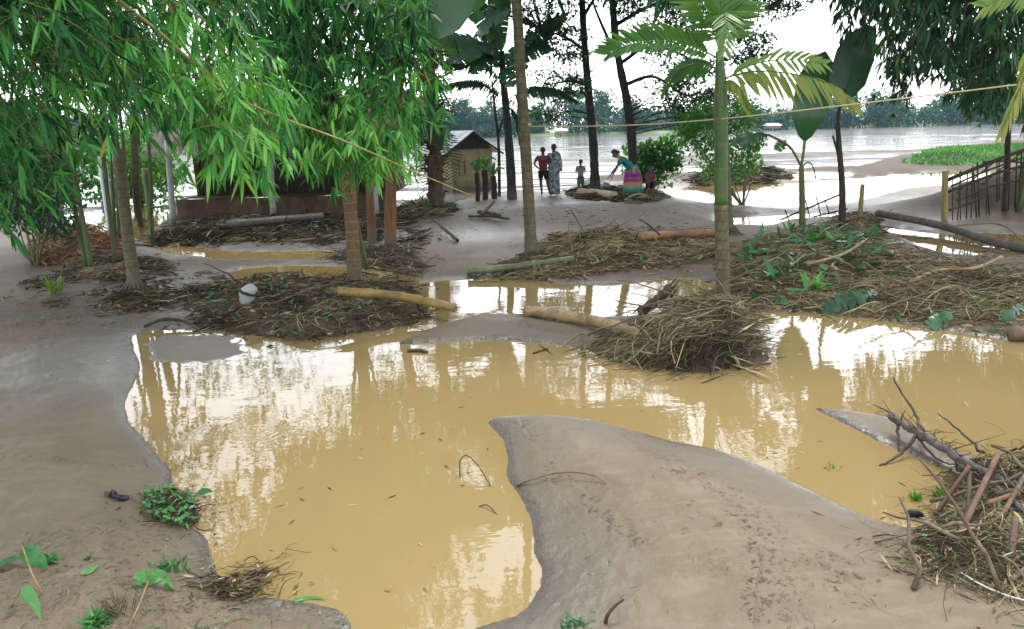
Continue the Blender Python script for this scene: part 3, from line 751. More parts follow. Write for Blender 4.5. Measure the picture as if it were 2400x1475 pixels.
# ------------------------------------------------------------------ bamboo on the left
def bamboo(base, label, culms, group, leafmat_, cm, batches, rng, crad=0.03):
    root = empty('bamboo_clump', base, label, 'bamboo', group)
    for C, r in culms:
        MB().tubes(spline(C, 40), np.linspace(r, r * 0.35, 40) * (1 + 0.12 * (np.arange(40) % 5 == 0)), 8).build('culm', cm, root)
    ml, mt = MB(), MB()
    for kw in batches: branchy(ml, mt, rng=rng, **kw)
    mt.build('twigs', M_TWIG, root)
    ml.build('foliage', leafmat_, root)
    return root
def shift(tips, rng, dx, dz, dy=0.0, sp=0.25):
    return tips + np.array([dx, dy, dz]) + rng.normal(size=tips.shape) * sp

rg = np.random.default_rng(101)
# the near clump at the left edge
tA = region_tips(rg, [(-250,-200),(640,-200),(600,60),(440,160),(330,240),(235,350),(180,430),(0,540),(-250,560)], 240, 4.6, 7.6)
tA2 = region_tips(rg, [(-350,-250),(560,-250),(420,110),(240,320),(150,440),(-300,520)], 130, 7.5, 9.5)
tA_shade = region_tips(rg, [(-300,-750),(620,-750),(640,-220),(-300,-220)], 130, 4.8, 8.0)  # unseen sprays above the frame, added to shade the corner below
cA = [([(-6.6, 6.6, 0.0), (-6.0, 6.3, 2.2), (-4.2, 6.0, 4.4), (-2.6, 5.8, 5.9), (-1.0, 5.6, 6.0)], 0.035), ([(-7.0, 7.2, 0.0), (-6.4, 7.1, 2.5), (-5.2, 7.0, 5.0), (-4.0, 6.8, 7.4), (-2.4, 6.7, 8.0)], 0.035),
      ([(-7.1, 7.8, 0.0), (-6.2, 7.6, 2.6), (-3.6, 7.3, 4.6), (-2.0, 7.0, 5.7), (-0.8, 6.6, 5.3)], 0.03), ([(-7.3, 6.8, 0.0), (-7.0, 6.7, 3), (-6.3, 6.5, 6), (-5.8, 6.0, 8.4), (-4.6, 5.6, 9.2)], 0.035), ([(-6.3, 6.0, 0.0), (-5.6, 5.7, 1.8), (-4.4, 5.2, 3.3), (-3.2, 4.9, 4.2), (-1.9, 4.8, 4.2)], 0.028)]
bamboo((-6.9, 6.9, gz(-6.9, 6.9)), 'near bamboo clump arching in from the left edge of the yard', cA, 'bamboo clumps around the yard', M_BAM, M_CULMG,
    [dict(starts=shift(tA, rg, -0.75, 0.5), tips=tA, ns=7, L=0.21, W=0.026, tb=0.33, n=6), dict(starts=shift(tA2, rg, -0.7, 0.5), tips=tA2, ns=7, L=0.25, W=0.034, tb=0.12), dict(starts=shift(tA_shade, rg, -0.7, 0.5), tips=tA_shade, ns=7, L=0.27, W=0.04, tb=0.2, n=6, seg=2)], rg)  # low tints put the shade of this corner and its back layer into colour
# the clump whose long tan cane leans down towards the stumps
rg = np.random.default_rng(102)
tB = region_tips(rg, [(250,120),(520,120),(640,230),(780,300),(720,370),(640,390),(560,370),(470,310),(330,270)], 64, 5.2, 7.4)
tB2 = region_tips(rg, [(480,330),(590,330),(600,440),(530,460)], 6, 5.2, 6.0)
cane = [at(150, -260, 5.2), at(330, 40, 5.4), at(530, 215, 5.7), at(640, 268, 6.0), at(800, 328, 6.5), at(960, 398, 7.2), at(1112, 462, 8.2)]
bamboo((-7.6, 8.6, gz(-7.6, 8.6)), 'bamboo with a long tan cane leaning down over the yard to the right', [([(-7.6, 8.6, 0), (-7.2, 8.2, 2.6), (-5.2, 6.9, 4.6)] + cane[1:], 0.016), ([(-7.7, 8.7, 0), (-7.0, 8.4, 3.2), (-5.2, 7.8, 5.6), (-3.0, 7.2, 6.6)], 0.03)],
    'bamboo clumps around the yard', M_BAM, M_CULM, [dict(starts=shift(tB, rg, -0.5, 0.42), tips=tB, ns=7, L=0.225, W=0.028, tb=0.60, n=6), dict(starts=shift(tB2, rg, -0.2, 0.5, 0, .1), tips=tB2, ns=7, L=0.24, W=0.03, tb=0.72, n=6)], rg)
# the clump around the ringed brown trunk
rg = np.random.default_rng(103)
tC = region_tips(rg, [(560,-70),(960,-70),(985,120),(1010,200),(990,320),(930,330),(760,360),(640,300),(560,200)], 175, 9.2, 11.4)
tC1 = region_tips(rg, [(660,330),(760,300),(790,380),(740,420),(690,400)], 17, 8.8, 10)
tC2 = region_tips(rg, [(750,290),(930,290),(960,330),(930,390),(880,400),(790,360)], 28, 8.6, 9.8)
c0 = np.array([-2.75, 12.6, 0.1])
cC = [([c0 + (0.15, 0, 0), at(770, 300, 12.2), at(740, 60, 11.6), at(700, -300, 11.2)], 0.035), ([c0 + (-0.1, .2, 0), at(850, 330, 12.0), at(880, 120, 11.0), at(940, -120, 10.8)], 0.03), ([c0 + (.25, .1, 0), at(800, 330, 12.2), at(800, 0, 11.8), at(830, -500, 11.5)], 0.035)]
bamboo(c0, 'bright bamboo clump hanging around the brown ringed trunk', cC, 'bamboo clumps around the yard', M_BAM, M_CULMG,
    [dict(starts=shift(tC, rg, 0, 0.55, 0.5, 0.4), tips=tC, ns=7, L=0.29, W=0.039, tb=0.42, n=6), dict(starts=shift(tC1, rg, -0.1, 0.5, .2), tips=tC1, ns=7, L=0.28, W=0.038, tb=0.62, n=6), dict(starts=shift(tC2, rg, -0.1, 0.4, .3), tips=tC2, ns=7, L=0.28, W=0.038, tb=0.75, n=6)], rg)
# a darker clump behind the hut, closing the view
rg = np.random.default_rng(104)
tD = region_tips(rg, [(-300,-500),(1000,-500),(960,60),(900,200),(560,200),(420,280),(-300,400)], 330, 12, 16)
cD = [([(x, y, 0), (x + .2, y, 3), (x + .6 * s, y - .3, 6), (x + 1.6 * s, y - .8, 8.2)], 0.045) for x, y, s in ((-8.6, 16.5, 1), (-8.2, 16.9, -1), (-9.0, 16.8, -.5), (-8.4, 16.3, .4))]
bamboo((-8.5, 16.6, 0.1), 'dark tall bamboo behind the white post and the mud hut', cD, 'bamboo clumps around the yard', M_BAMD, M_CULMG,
    [dict(starts=shift(tD, rg, -0.5, 0.8), tips=tD, ns=6, L=0.36, W=0.05, tb=0.3, n=6)], rg)  # low tint puts the shade of this back layer into the leaf colour
# leafy roof above the frame (seen in the water)
rg = np.random.default_rng(105)
HOLES = [[(360,870),(420,840),(540,850),(540,960),(500,1040),(400,1040)], [(590,860),(700,850),(720,960),(640,1000),(590,960)], [(720,860),(845,870),(845,1000),(730,1000)], [(530,970),(690,980),(700,1120),(560,1130),(540,1060)], [(500,1150),(620,1150),(620,1260),(500,1240)], [(630,1370),(740,1370),(740,1430),(640,1430)],
    [(900,1150),(1010,1160),(1060,1240),(1270,1250),(1290,1520),(1040,1520),(940,1390)], [(1020,1040),(1110,1050),(1180,1140),(1240,1220),(1240,1280),(1160,1220),(1090,1140)], [(1250,820),(1410,830),(1400,910),(1260,920)], [(1760,740),(2120,760),(2110,870),(2000,960),(1900,930),(1780,860)], [(915,970),(1005,970),(1005,1050),(920,1060)], [(1840,1000),(1900,1000),(1890,1120),(1840,1120)]]
def inside(q, poly):
    poly = np.asarray(poly, float); ins = np.zeros(len(q), bool)
    for (ax, ay), (bx, by) in zip(poly, np.roll(poly, -1, 0)):
        if ay != by: ins ^= ((ay > q[:, 1]) != (by > q[:, 1])) & (q[:, 0] < (bx - ax) * (q[:, 1] - ay) / (by - ay) + ax)
    return ins
def roof(rng, n, x0, x1, y0, y1, Y0, Y1):
    """crown points high overhead: along the sky directions the still water mirrors, leaving the open gaps in the leaf roof clear"""
    out = []
    while len(out) < n:
        q = np.stack([rng.uniform(x0, x1, n), rng.uniform(y0, y1, n)], 1)
        ok = np.ones(n, bool)
        ok &= fbm(q[:, 0] * .006, q[:, 1] * .009, 3, 88) < .10
        for h_ in HOLES: hc_ = np.mean(np.array(h_, float), 0); ok &= ~inside(q, hc_ + (np.array(h_, float) - hc_) * 1.3)
        d = ray(q[:, 0], q[:, 1]) * np.array([1, 1, -1]); Y = rng.uniform(Y0, Y1, n)
        P = np.array([0, 0, -CAM_H]) + d * (Y / d[:, 1])[:, None]
        ok &= P[:, 2] > CAM_H + Y * .18
        out += list(P[ok])
    return np.array(out[:n])
tE = np.concatenate([roof(rg, 330, 100, 1000, 860, 1480, 11, 18), roof(rg, 90, 850, 1350, 1000, 1480, 10, 16)])
cE = [([(-7.4, 12.9, 0.1), (-7.3, 12.8, 3), (-6.4, 12.6, 6), (-4.2, 12.2, 8.0), (-1.6, 11.8, 8.0)], 0.045), ([(-7.6, 13.1, 0.1), (-7.6, 13, 3), (-7.2, 12.6, 6), (-5.6, 12, 8), (-3.8, 11, 8.8)], 0.045), ([(-7.2, 13.3, 0.1), (-6.8, 13.2, 3.5), (-5.0, 13.0, 6.5), (-2.4, 12.6, 7.4), (0, 12, 7)], 0.04)]
bamboo((-7.4, 13.0, 0.15), 'tall bamboo behind the left ringed trunk reaching above the picture', cE, 'bamboo clumps around the yard', M_BAM, M_CULMG,
    [dict(starts=shift(tE, rg, -0.5, 0.7), tips=tE, ns=7, L=0.40, W=0.075, tb=0.4, n=7, seg=2)], rg)
# the big dark clump on the right
rg = np.random.default_rng(106)
tF = region_tips(rg, [(1930,-250),(2700,-250),(2700,230),(2420,300),(2330,230),(2270,250),(2200,180),(2120,120),(2080,160),(2000,60),(1950,20)], 400, 12.5, 18)
tF = np.concatenate([tF, region_tips(rg, [(1960,-150),(2600,-150),(2600,250),(2420,290),(2330,230),(2270,240),(2200,170),(2120,150),(2080,180),(2010,80)], 230, 15, 20)])
tF2 = region_tips(rg, [(2080,150),(2130,170),(2150,250),(2110,290),(2080,250)], 18, 14, 16)
tF3 = region_tips(rg, [(2200,160),(2330,160),(2350,270),(2280,290),(2220,230)], 46, 13.5, 16)
tF4 = region_tips(rg, [(1925,-200),(2060,-200),(2040,60),(1950,60),(1935,0)], 34, 14, 17)
tF5 = roof(rg, 540, 1350, 2600, 760, 1480, 10.5, 22)
cF = [([(11.6, 16.8, 0.3), (11.2, 16.4, 3), (10.2, 15.8, 6), (8.6, 15.0, 8.4), (6.8, 14, 9.2)], 0.05), ([(12.2, 16.9, 0.3), (12.2, 16.3, 3), (11.6, 15.4, 6), (10.4, 14.2, 8.6), (9, 13, 9.4)], 0.05), ([(11.9, 17.3, 0.3), (12.2, 17.2, 3), (12.8, 16.8, 6), (12.9, 16, 8.4), (12.4, 15, 9.6)], 0.05), ([(12.4, 17.2, 0.3), (13, 17, 3), (13.8, 16.5, 5.5), (15, 16, 7)], 0.045), ([(11.4, 16.6, .3), (10.8, 15.4, 3.2), (9.6, 13.2, 6), (7.4, 10.6, 7.8), (4.8, 8.8, 8.0)], 0.045)]
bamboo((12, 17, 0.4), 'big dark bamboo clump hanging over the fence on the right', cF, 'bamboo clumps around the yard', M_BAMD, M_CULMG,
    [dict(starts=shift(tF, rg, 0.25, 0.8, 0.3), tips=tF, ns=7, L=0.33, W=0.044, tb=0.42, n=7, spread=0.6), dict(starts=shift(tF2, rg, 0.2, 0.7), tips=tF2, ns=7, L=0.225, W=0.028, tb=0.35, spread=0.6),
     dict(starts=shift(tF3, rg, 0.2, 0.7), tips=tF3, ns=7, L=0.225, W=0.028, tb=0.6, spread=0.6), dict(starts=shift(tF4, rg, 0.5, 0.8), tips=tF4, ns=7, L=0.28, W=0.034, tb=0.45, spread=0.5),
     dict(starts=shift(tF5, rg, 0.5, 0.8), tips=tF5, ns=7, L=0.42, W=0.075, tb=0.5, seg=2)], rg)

# ------------------------------------------------------------------ palms
rg = np.random.default_rng(201)
areca([(318, 682), (306, 600), (288, 460), (276, 330)], None, 0.088, 8.6, 'dark areca palm trunk nearest the left mud bank', M_PTRUNK, rg)
areca([(832, 668), (826, 560), (815, 400), (800, 200)], None, 0.108, 9.2, 'brown ringed areca palm trunk rising from the debris heap under the bamboo', M_PTRUNKR, rg)
areca([(1246, 604), (1238, 450), (1222, 200), (1210, 0)], None, 0.102, 11.5, 'tall bare olive areca palm trunk with the yellow rope tied to it', M_PTRUNK, rg, lean=-0.3)
areca([(1708, 550), (1700, 400), (1693, 240)], None, 0.115, 3.6, 'greyish trunk half hidden behind the green palm', M_PTRUNK, rg, crown=False)
areca([(284, 560), (280, 450), (262, 250)], None, 0.09, 8, 'second dark trunk close behind the left palm', M_BARK, rg)
areca([(328, 520), (318, 420), (312, 250)], 14.5, 0.085, 8, 'slim trunk standing between the white post and the hut', M_PTRUNK, rg)

# the young palm with the green crown
base = gp(1697, 715)
root = empty('areca_palm', base, 'young areca palm with a green stem and open crown in front of the river', 'palm tree', 'slender areca palms in the yard')
Yp = base[1]
low = spline([base - (0, 0, .1), at(1693, 600, Yp), at(1690, 480, Yp)], 24)
MB().tubes(low, np.linspace(0.092, 0.088, 24) * (1 + 0.02 * rg.normal(size=24)), 16).build('trunk', M_PTRUNK, root)
upn = spline([at(1690, 482, Yp), at(1690, 320, Yp), at(1689, 200, Yp), at(1686, 120, Yp)], 30)
MB().tubes(upn, np.interp(np.linspace(0, 1, 30), [0, .55, .7, 1], [0.087, 0.085, 0.078, 0.045]), 16).build('green_stem', M_PGREEN, root)
def A(x, y, dy=0.0): return at(x, y, Yp + dy)
for pts, n, ln, w, sa, sb, fw, dr, ti in (
    ([A(1688,140), A(1620,108,-.1), A(1540,98,-.2), A(1470,106,-.3), A(1424,128,-.35)], 30, 0.46, 0.050, (-.25,-.25,.9), (0,-.35,-.5), .7, .12, .42),
    ([A(1690,125), A(1698,40,-.3), A(1700,28,-.55), A(1700,60,-.85), A(1698,118,-1.05)], 26, 0.36, 0.036, (-.9,-.1,-.15), (.9,-.1,-.15), .75, .3, .60),
    ([A(1692,185), A(1760,168,-.15), A(1850,172,-.3), A(1940,195,-.4), A(2005,240,-.45)], 24, 0.46, 0.062, (.1,-.3,-.85), (.35,.5,.05), .45, .65, .84),
    ([A(1692,190,.05), A(1770,150,.1), A(1860,140,.15), A(1930,150,.2)], 14, 0.40, 0.06, (.3,.2,.7), (.1,-.2,-.7), .6, .6, .72),
    ([A(1687,120,.05), A(1660,40,.1), A(1620,-40,.1), A(1560,-110,.0)], 26, 0.55, 0.062, (-.75,-.1,-.35), (.75,-.1,.1), .5, .15, .55),
    ([A(1690,120,.1), A(1715,30,.15), A(1755,-40,.1), A(1830,-90,.0)], 26, 0.55, 0.060, (.75,-.2,-.4), (-.7,.1,.2), .5, .15, .6),
    ([A(1688,110), A(1690,40,-.1), A(1692,-60,-.1), A(1700,-170,-.1)], 24, 0.5, 0.062, (-.8,-.3,.2), (.8,-.3,.2), .6, .1, .5),
    ([A(1692,195), A(1715,190,-.1), A(1740,215,-.2), A(1755,255,-.25)], 14, 0.26, 0.045, (.2,-.3,-.8), (-.3,-.2,-.7), .3, .3, .85),
    ([A(1688,165,.1), A(1640,150,.2), A(1590,165,.3), A(1560,210,.35)], 20, 0.34, 0.045, (-.2,.3,-.8), (-.2,.2,.4), .5, .3, .3)):
    mb = MB(); frond(mb, mb, pts, n, ln, w, sa, sb, fwd=fw, droop=dr, tint=ti, rng=rg, ra=0.013); mb.build('frond', M_PALM, root)

# the palm out of frame on the right whose fronds hang into view
rg = np.random.default_rng(203)
pb = np.array([5.6, 6.6, gz(5.6, 6.6)])
root = empty('areca_palm', pb, 'palm at the right edge with a yellow brown dying frond hanging down', 'palm tree', 'slender areca palms in the yard')
MB().tubes(spline([pb, pb + (0.0, 0, 2.4), pb + (-.05, 0, 4.4)], 30), 0.085, 14).build('trunk', M_PTRUNK, root)
top = pb + (-.05, 0, 4.3)
for pts, ti in (([top, at(2460, -40, 6.5), at(2380, -20, 6.4), at(2310, 15, 6.3)], .72),):
    mb = MB(); frond(mb, mb, pts, 34, .34, .03, (-.1, -.2, -.9), (-.3, .2, .8), rng=rg, tint=ti, droop=.2, fwd=.9); mb.build('frond', M_PALM, root)
mb = MB(); frond(mb, mb, [top, at(2440, 60, 6.4), at(2400, 180, 6.3), at(2368, 260, 6.25), at(2352, 300, 6.2)], 30, .30, .028, (-.55, -.1, -.8), (.5, .1, -.9), rng=rg, tint=.93, droop=.25, fwd=.9); mb.build('frond', M_PALM, root)
for k in range(7):
    p, a, b_ = crown_frond(top, k * .9 + 1.0, rg.uniform(.4, 1.0), 1.6, rg); 
    if p[-1][0] < 5.0 and p[-1][2] < 5.4: continue
    mb = MB(); frond(mb, mb, p, 28, .4, .04, a, b_, rng=rg, tint=.5); mb.build('frond', M_PALM, root)
# ------------------------------------------------------------------ vectorised ground height
def gzv(x, y):
    x = np.asarray(x, float); y = np.asarray(y, float)
    r = np.hypot(x, y); a = np.arctan2(x, y)
    i = np.clip(np.searchsorted(RR, r) - 1, 0, len(RR) - 2); j = np.clip(np.searchsorted(aa, a) - 1, 0, len(aa) - 2)
    u = np.clip((r - RR[i]) / (RR[i + 1] - RR[i]), 0, 1); v = np.clip((a - aa[j]) / (aa[j + 1] - aa[j]), 0, 1)
    return np.maximum(0, GZ[i, j] * (1-u)*(1-v) + GZ[i+1, j]*u*(1-v) + GZ[i, j+1]*(1-u)*v + GZ[i+1, j+1]*u*v)

# ------------------------------------------------------------------ dark trees by the river
def feathery_tree(label, trunkpts, Y, rad, limbs, clusters, rng, tb=0.45, per=80, base=None, extra=None):
    b0 = at(trunkpts[0][0], trunkpts[0][1], Y); b0[2] = gz(b0[0], b0[1])
    root = empty('shade_tree', b0, label, 'tree', 'dark shade trees along the river')
    P = [b0 - (0, 0, .15)] + [at(x, y, Y) for x, y in trunkpts[1:]]
    C = spline(P, 50)
    MB().tubes(C, rad * np.interp(np.linspace(0, 1, 50), [0, .04, .12, 1], [1.7, 1.25, 1.0, .55]) * (1 + .05 * rng.normal(size=50)), 12).build('trunk', M_BARK, root)
    tips = []
    ml, mt = MB(), MB()
    for poly, n, dy in clusters:
        q = inpoly(rng, poly, n)
        tips.append(at(q[:, 0], q[:, 1], Y + rng.uniform(-dy, dy, n)))
    if extra is not None: tips.append(extra)
    tips = np.concatenate(tips)
    tt = np.clip(tb + rng.normal(size=len(tips)) * .15, 0, 1)
    ne = 0 if extra is None else len(extra)
    leaf_cloud(ml, tips[:len(tips) - ne], rng.uniform(.35, .75, len(tips) - ne), per, rng, .17, .07, flatn=.38, tints=tt[:len(tips) - ne])
    if ne: leaf_cloud(ml, extra, rng.uniform(.5, .9, ne), 60, rng, .34, .16, flatn=.5, tints=tt[-ne:])
    # limbs reach out to every spray
    for l in limbs:
        L_ = spline([at(x, y, Y + d) for x, y, d in l], 24)
        mt.tubes(L_, np.linspace(rad * .42, rad * .10, 24), 7)
    src = np.concatenate([C[12:]] + [spline([at(x, y, Y + d) for x, y, d in l], 24) for l in limbs])
    for tp in tips:
        k = np.argmin(np.linalg.norm(src - tp, axis=1) + 2.0 * np.maximum(src[:, 2] - tp[2], 0)); s0 = src[k]
        mt.tubes(spline([s0, (s0 + tp) / 2 + (0, 0, .18) + rng.normal(size=3) * .08, tp], 7), np.linspace(.018, .006, 7), 4)
    mt.build('limbs', M_BARK, root)
    ml.build('crown', M_TREE, root)
    return root
rg = np.random.default_rng(301)
feathery_tree('slender dark tree at the water edge, left of the bending woman', [(1396, 436), (1390, 330), (1377, 190), (1366, 40), (1360, -160)], 25.6, 0.155,
    [[(1372, 120, 0), (1330, 90, .2), (1270, 70, .4)], [(1378, 200, 0), (1340, 190, -.3), (1280, 200, -.5)], [(1364, 0, 0), (1300, -60, .5), (1220, -100, .8)], [(1366, 40, 0), (1420, -40, -.5), (1480, -90, -.8)]],
    [([(1235,50),(1300,20),(1360,40),(1370,150),(1330,150),(1250,130)], 26, .9), ([(1270,170),(1370,160),(1372,220),(1320,235),(1260,215)], 16, .7), ([(1200,-60),(1360,-60),(1360,20),(1250,40)], 26, 1.2), ([(1380,240),(1300,260),(1250,260),(1270,290),(1300,280)], 5, .3)], rg, .35, extra=roof(rg, 330, 820, 1500, 780, 1300, 22, 31))
feathery_tree('dark forked tree leaning beside the bending woman and green bush', [(1486, 452), (1481, 330), (1469, 235), (1450, 140), (1438, 40), (1430, -140)], 24.8, 0.165,
    [[(1450, 140, 0), (1420, 80, .1), (1388, 0, .2), (1370, -80, .3)], [(1452, 150, 0), (1520, 110, .5), (1600, 130, .8), (1690, 190, 1.0)], [(1440, 60, 0), (1540, 10, .6), (1680, 20, 1.0), (1800, 30, 1.2)], [(1462, 200, 0), (1530, 180, .6), (1600, 220, 1.0), (1680, 250, 1.3)], [(1434, -40, 0), (1560, -110, .5), (1720, -120, .9)]],
    [([(1410,-40),(1700,-60),(1720,40),(1600,70),(1480,60)], 60, 1.4), ([(1500,70),(1620,70),(1700,130),(1640,180),(1530,150)], 22, 1.0), ([(1540,200),(1620,180),(1720,200),(1740,260),(1640,290),(1560,250)], 30, 1.0), ([(1600,240),(1700,240),(1690,310),(1600,300)], 10, .8), ([(1700,-60),(1860,-60),(1890,20),(1800,60),(1720,40)], 26, 1.2), ([(1720,70),(1820,90),(1800,150),(1720,150)], 12, .8)], rg, .5, extra=roof(rg, 260, 1250, 2000, 780, 1250, 21, 30))

# ------------------------------------------------------------------ banana plants
rg = np.random.default_rng(302)
M_STEM = barkmat('banana_stem', [(0.3, (0.05, 0.026, 0.012)), (0.5, (0.17, 0.075, 0.026)), (0.75, (0.30, 0.15, 0.055))], 7, (1, 1, .12), .6, tide=True, stain=.5)
M_STEMD = barkmat('dark_stump', [(0.3, (0.025, 0.02, 0.014)), (0.6, (0.06, 0.045, 0.03)), (0.8, (0.12, 0.09, 0.05))], 9, (1, 1, .2), .85)
M_STEMG = barkmat('green_banana_stem', [(0.3, (0.06, 0.075, 0.03)), (0.6, (0.13, 0.15, 0.06)), (0.8, (0.22, 0.2, 0.10))], 7, (1, 1, .15), .5)
def stemtube(root, pts, r0, r1, mat, name='pseudostem', k=12, n=24):
    MB().tubes(spline(pts, n), np.linspace(r0, r1, n) * (1 + .04 * np.sin(np.arange(n) * 1.7)), k).build(name, mat, root)
b0 = gp(915, 582); Y = b0[1]
root = empty('banana_plant', b0, 'banana plant with an orange brown stem and huge leaf high overhead', 'banana plant', 'banana plants')
stemtube(root, [b0 - (0,0,.1), at(915, 500, Y), at(925, 300, Y), at(950, 60, Y - .3), at(965, -120, Y - .6)], .125, .08, M_STEM)
for pts, w, up, ti in (([at(965,-120,Y-.6), at(1000,-170,Y-1.2), at(1022,-60,Y-2.2), at(1026,92,Y-2.5)], 1.2, (0,-1,.35), .55), ([at(960,-110,Y-.6), at(900,-150,Y-.8), at(800,-120,Y-1), at(730,-20,Y-1)], .7, (0,-.5,1), .5), ([at(962,-110,Y-.6), at(930,-160,Y-1.4), at(950,-40,Y-1.9), at(958,96,Y-2.0)], 1.0, (.1,-1,.3), .25), ([at(965,-120,Y-.6), at(1040,-180,Y-1.2), at(1090,-120,Y-1.5), at(1110,30,Y-1.6)], .8, (.2,-1,.3), .75),
                      ([at(965,-120,Y-.6), at(1100,-200,Y), at(1220,-190,Y+.3), at(1300,-90,Y+.5)], .7, (0,-.5,1), .4), ([at(940,40,Y-.3), at(962,20,Y-.6), at(985,50,Y-.9), at(1000,120,Y-1)], .42, (0,-1,.3), .8),
                      ([at(960,-115,Y-.6), at(930,-300,Y), at(860,-420,Y), at(780,-420,Y)], .7, (0,-.5,1), .45)):
    mb = MB(); banana_leaf(mb, pts, w, up, rg, ti, 18, .10, .05, prof=([0,.1,.5,.85,.95,1],[.1,.6,1.,.92,.55,.04])); mb.build('leaf', M_BANANA, root)
b1 = gp(872, 572)
root = empty('banana_plant', b1, 'short banana stem with peeling orange sheath beside the taller stem', 'banana plant', 'banana plants')
stemtube(root, [b1 - (0,0,.1), at(870, 520, b1[1]), at(866, 440, b1[1]), at(860, 380, b1[1])], .10, .07, M_STEM)
for k in range(3):
    mb = MB(); a = rg.uniform(-1, 1)
    e = np.array([math.sin(a * 2), -.3, 0.])
    banana_leaf(mb, [at(860,385,b1[1]), at(860,360,b1[1]) + e * .15, at(860,372,b1[1]) + e * .35, at(860,440,b1[1]) + e * .45], .22, (0,-1,.3), rg, .4, 10, .3, .8); mb.build('dead_leaf', M_DRY, root)
# banana behind, by the water
b2 = at(1200, 447, 24.5); b2[2] = gz(b2[0], b2[1])
root = empty('banana_plant', b2, 'dark tall banana plant with torn drooping leaves standing by the river', 'banana plant', 'banana plants')
Y = 24.5
stemtube(root, [b2 - (0,0,.1), at(1196, 380, Y), at(1188, 280, Y), at(1180, 190, Y), at(1176, 120, Y)], .165, .09, M_BARK)
for pts, w, up, ti, tear in (([at(1176,130,Y), at(1120,70,Y-.6), at(1160,35,Y-1.1), at(1200,20,Y-1.4)], .85, (-.5,-.6,.7), .25, .2), ([at(1176,130,Y), at(1100,90,Y-.8), at(1010,88,Y-1.4), at(938,104,Y-1.6)], .75, (0,-.75,.7), .2, .2),
        ([at(1176,130,Y), at(1110,118,Y-.9), at(1040,112,Y-1.5), at(960,125,Y-1.8)], .7, (0,-.9,.2), .85, .2), ([at(1176,140,Y), at(1140,105,Y-.6), at(1080,120,Y-1.2), at(1040,150,Y-1.5)], .8, (-.3,-.7,.6), .25, .2),
        ([at(1178,140,Y), at(1150,130,Y-.5), at(1120,150,Y-1.0), at(1105,175,Y-1.2)], .7, (0,-.8,.5), .1, .4), ([at(1178,140,Y), at(1230,110,Y+.5), at(1280,70,Y+.8), at(1335,28,Y+1)], .6, (.3,-.8,.5), .3, .3),
        ([at(1178,150,Y), at(1225,130,Y+.3), at(1265,110,Y+.4), at(1300,118,Y+.5)], .6, (0,-.8,.5), .15, .4), ([at(1180,160,Y), at(1120,120,Y-.4), at(1060,150,Y-.8), at(990,145,Y-1)], .6, (0,-.6,.7), .15, .8),
        ([at(1182,170,Y), at(1210,150,Y-.6), at(1190,170,Y-1.2), at(1205,205,Y-1.6)], .7, (-.3,-.8,.5), .15, .6), ([at(1176,120,Y), at(1170,40,Y), at(1190,-40,Y+.2), at(1230,-90,Y+.3)], .8, (.4,-.8,.2), .5, .2), ([at(1176,120,Y), at(1130,30,Y), at(1070,-10,Y+.2), at(1020,30,Y+.3)], .8, (-.2,-.7,.6), .4, .2)):
    mb = MB(); banana_leaf(mb, pts, w, up, rg, ti + .2, 16, .16, tear * .6); mb.build('leaf', M_BANANAG if ti in (.25, .2, .3) else M_BANANA, root)
# dark feathered fronds below them
for pts, ti in (([at(1186,230,Y), at(1130,190,Y-.3), at(1080,190,Y-.5), at(1032,205,Y-.6)], .05), ([at(1190,235,Y), at(1240,205,Y+.2), at(1295,208,Y+.3), at(1350,234,Y+.4)], .05), ([at(1186,210,Y), at(1140,150,Y-.6), at(1100,150,Y-.9), at(1020,140,Y-1.2)], .12), ([at(1190,250,Y), at(1205,260,Y), at(1215,290,Y), at(1218,330,Y)], .05)):
    mb = MB(); frond(mb, mb, pts, 30, .5, .07, (-.1,-.2,-.9), (.15,.1,-.5), rng=rg, tint=ti, droop=.3, ra=.02); mb.build('dead_leaf', M_TREE, root)
b3 = at(1170, 440, 26); b3[2] = gz(b3[0], b3[1])
root = empty('sapling', b3, 'thin bare sapling stem left of the dark banana trunk', 'tree')
MB().tubes(spline([b3 - (0,0,.1), at(1168, 330, 26), at(1160, 260, 26), at(1153, 190, 26)], 20), np.linspace(.06, .035, 20), 8).build('trunk', M_BARK, root)
MB().tubes(spline([at(1166, 320, 26), at(1176, 290, 26), at(1180, 275, 26)], 8), .03, 6).build('limb', M_BARK, root)

# shaggy brown palm trunk with its dead fronds
rg = np.random.default_rng(303)
b4 = gp(1022, 492); Y = b4[1]
root = empty('date_palm', b4, 'thick brown palm trunk shaggy with dead leaf stubs beside the small hut', 'palm tree')
C = spline([b4 - (0,0,.15), at(1020, 400, Y), at(1018, 300, Y), at(1005, 180, Y), at(1000, 60, Y), at(1000, -120, Y)], 60)
MB().tubes(C, np.interp(np.linspace(0,1,60), [0,.2,.5,1], [.24,.24,.20,.15]) * (1 + .12 * rg.normal(size=60)), 12).build('trunk', M_BARKB, root)
for k in range(70):
    st = MB()
    i = rg.integers(4, 44); a = k * 2.4; d = np.array([math.cos(a), math.sin(a), .7])
    p = C[i] + d * .15; st.tubes(np.stack([p, p + d * .16, p + d * .16 + np.array([d[0], d[1], -.2]) * .12]), [.045, .035, .012], 5); st.build('leaf_stub', M_BARKB, root)
for k in range(9):
    a = k * 2.4 + .4; i = rg.integers(14, 40); d = np.array([math.cos(a), math.sin(a) * .8, 0])
    pts = [C[i], C[i] + d * .25 + (0,0,.05), C[i] + d * .42 + (0,0,-.5), C[i] + d * .46 + (0,0,-1.3)]
    mb = MB(); frond(mb, mb, pts, 22, .42, .03, (1.,.1,.05), (-1.,.1,.05), rng=rg, tint=rg.uniform(0,.4), droop=.1, fwd=.1); mb.build('dead_frond', M_TREE if k % 3 else M_DRY, root)
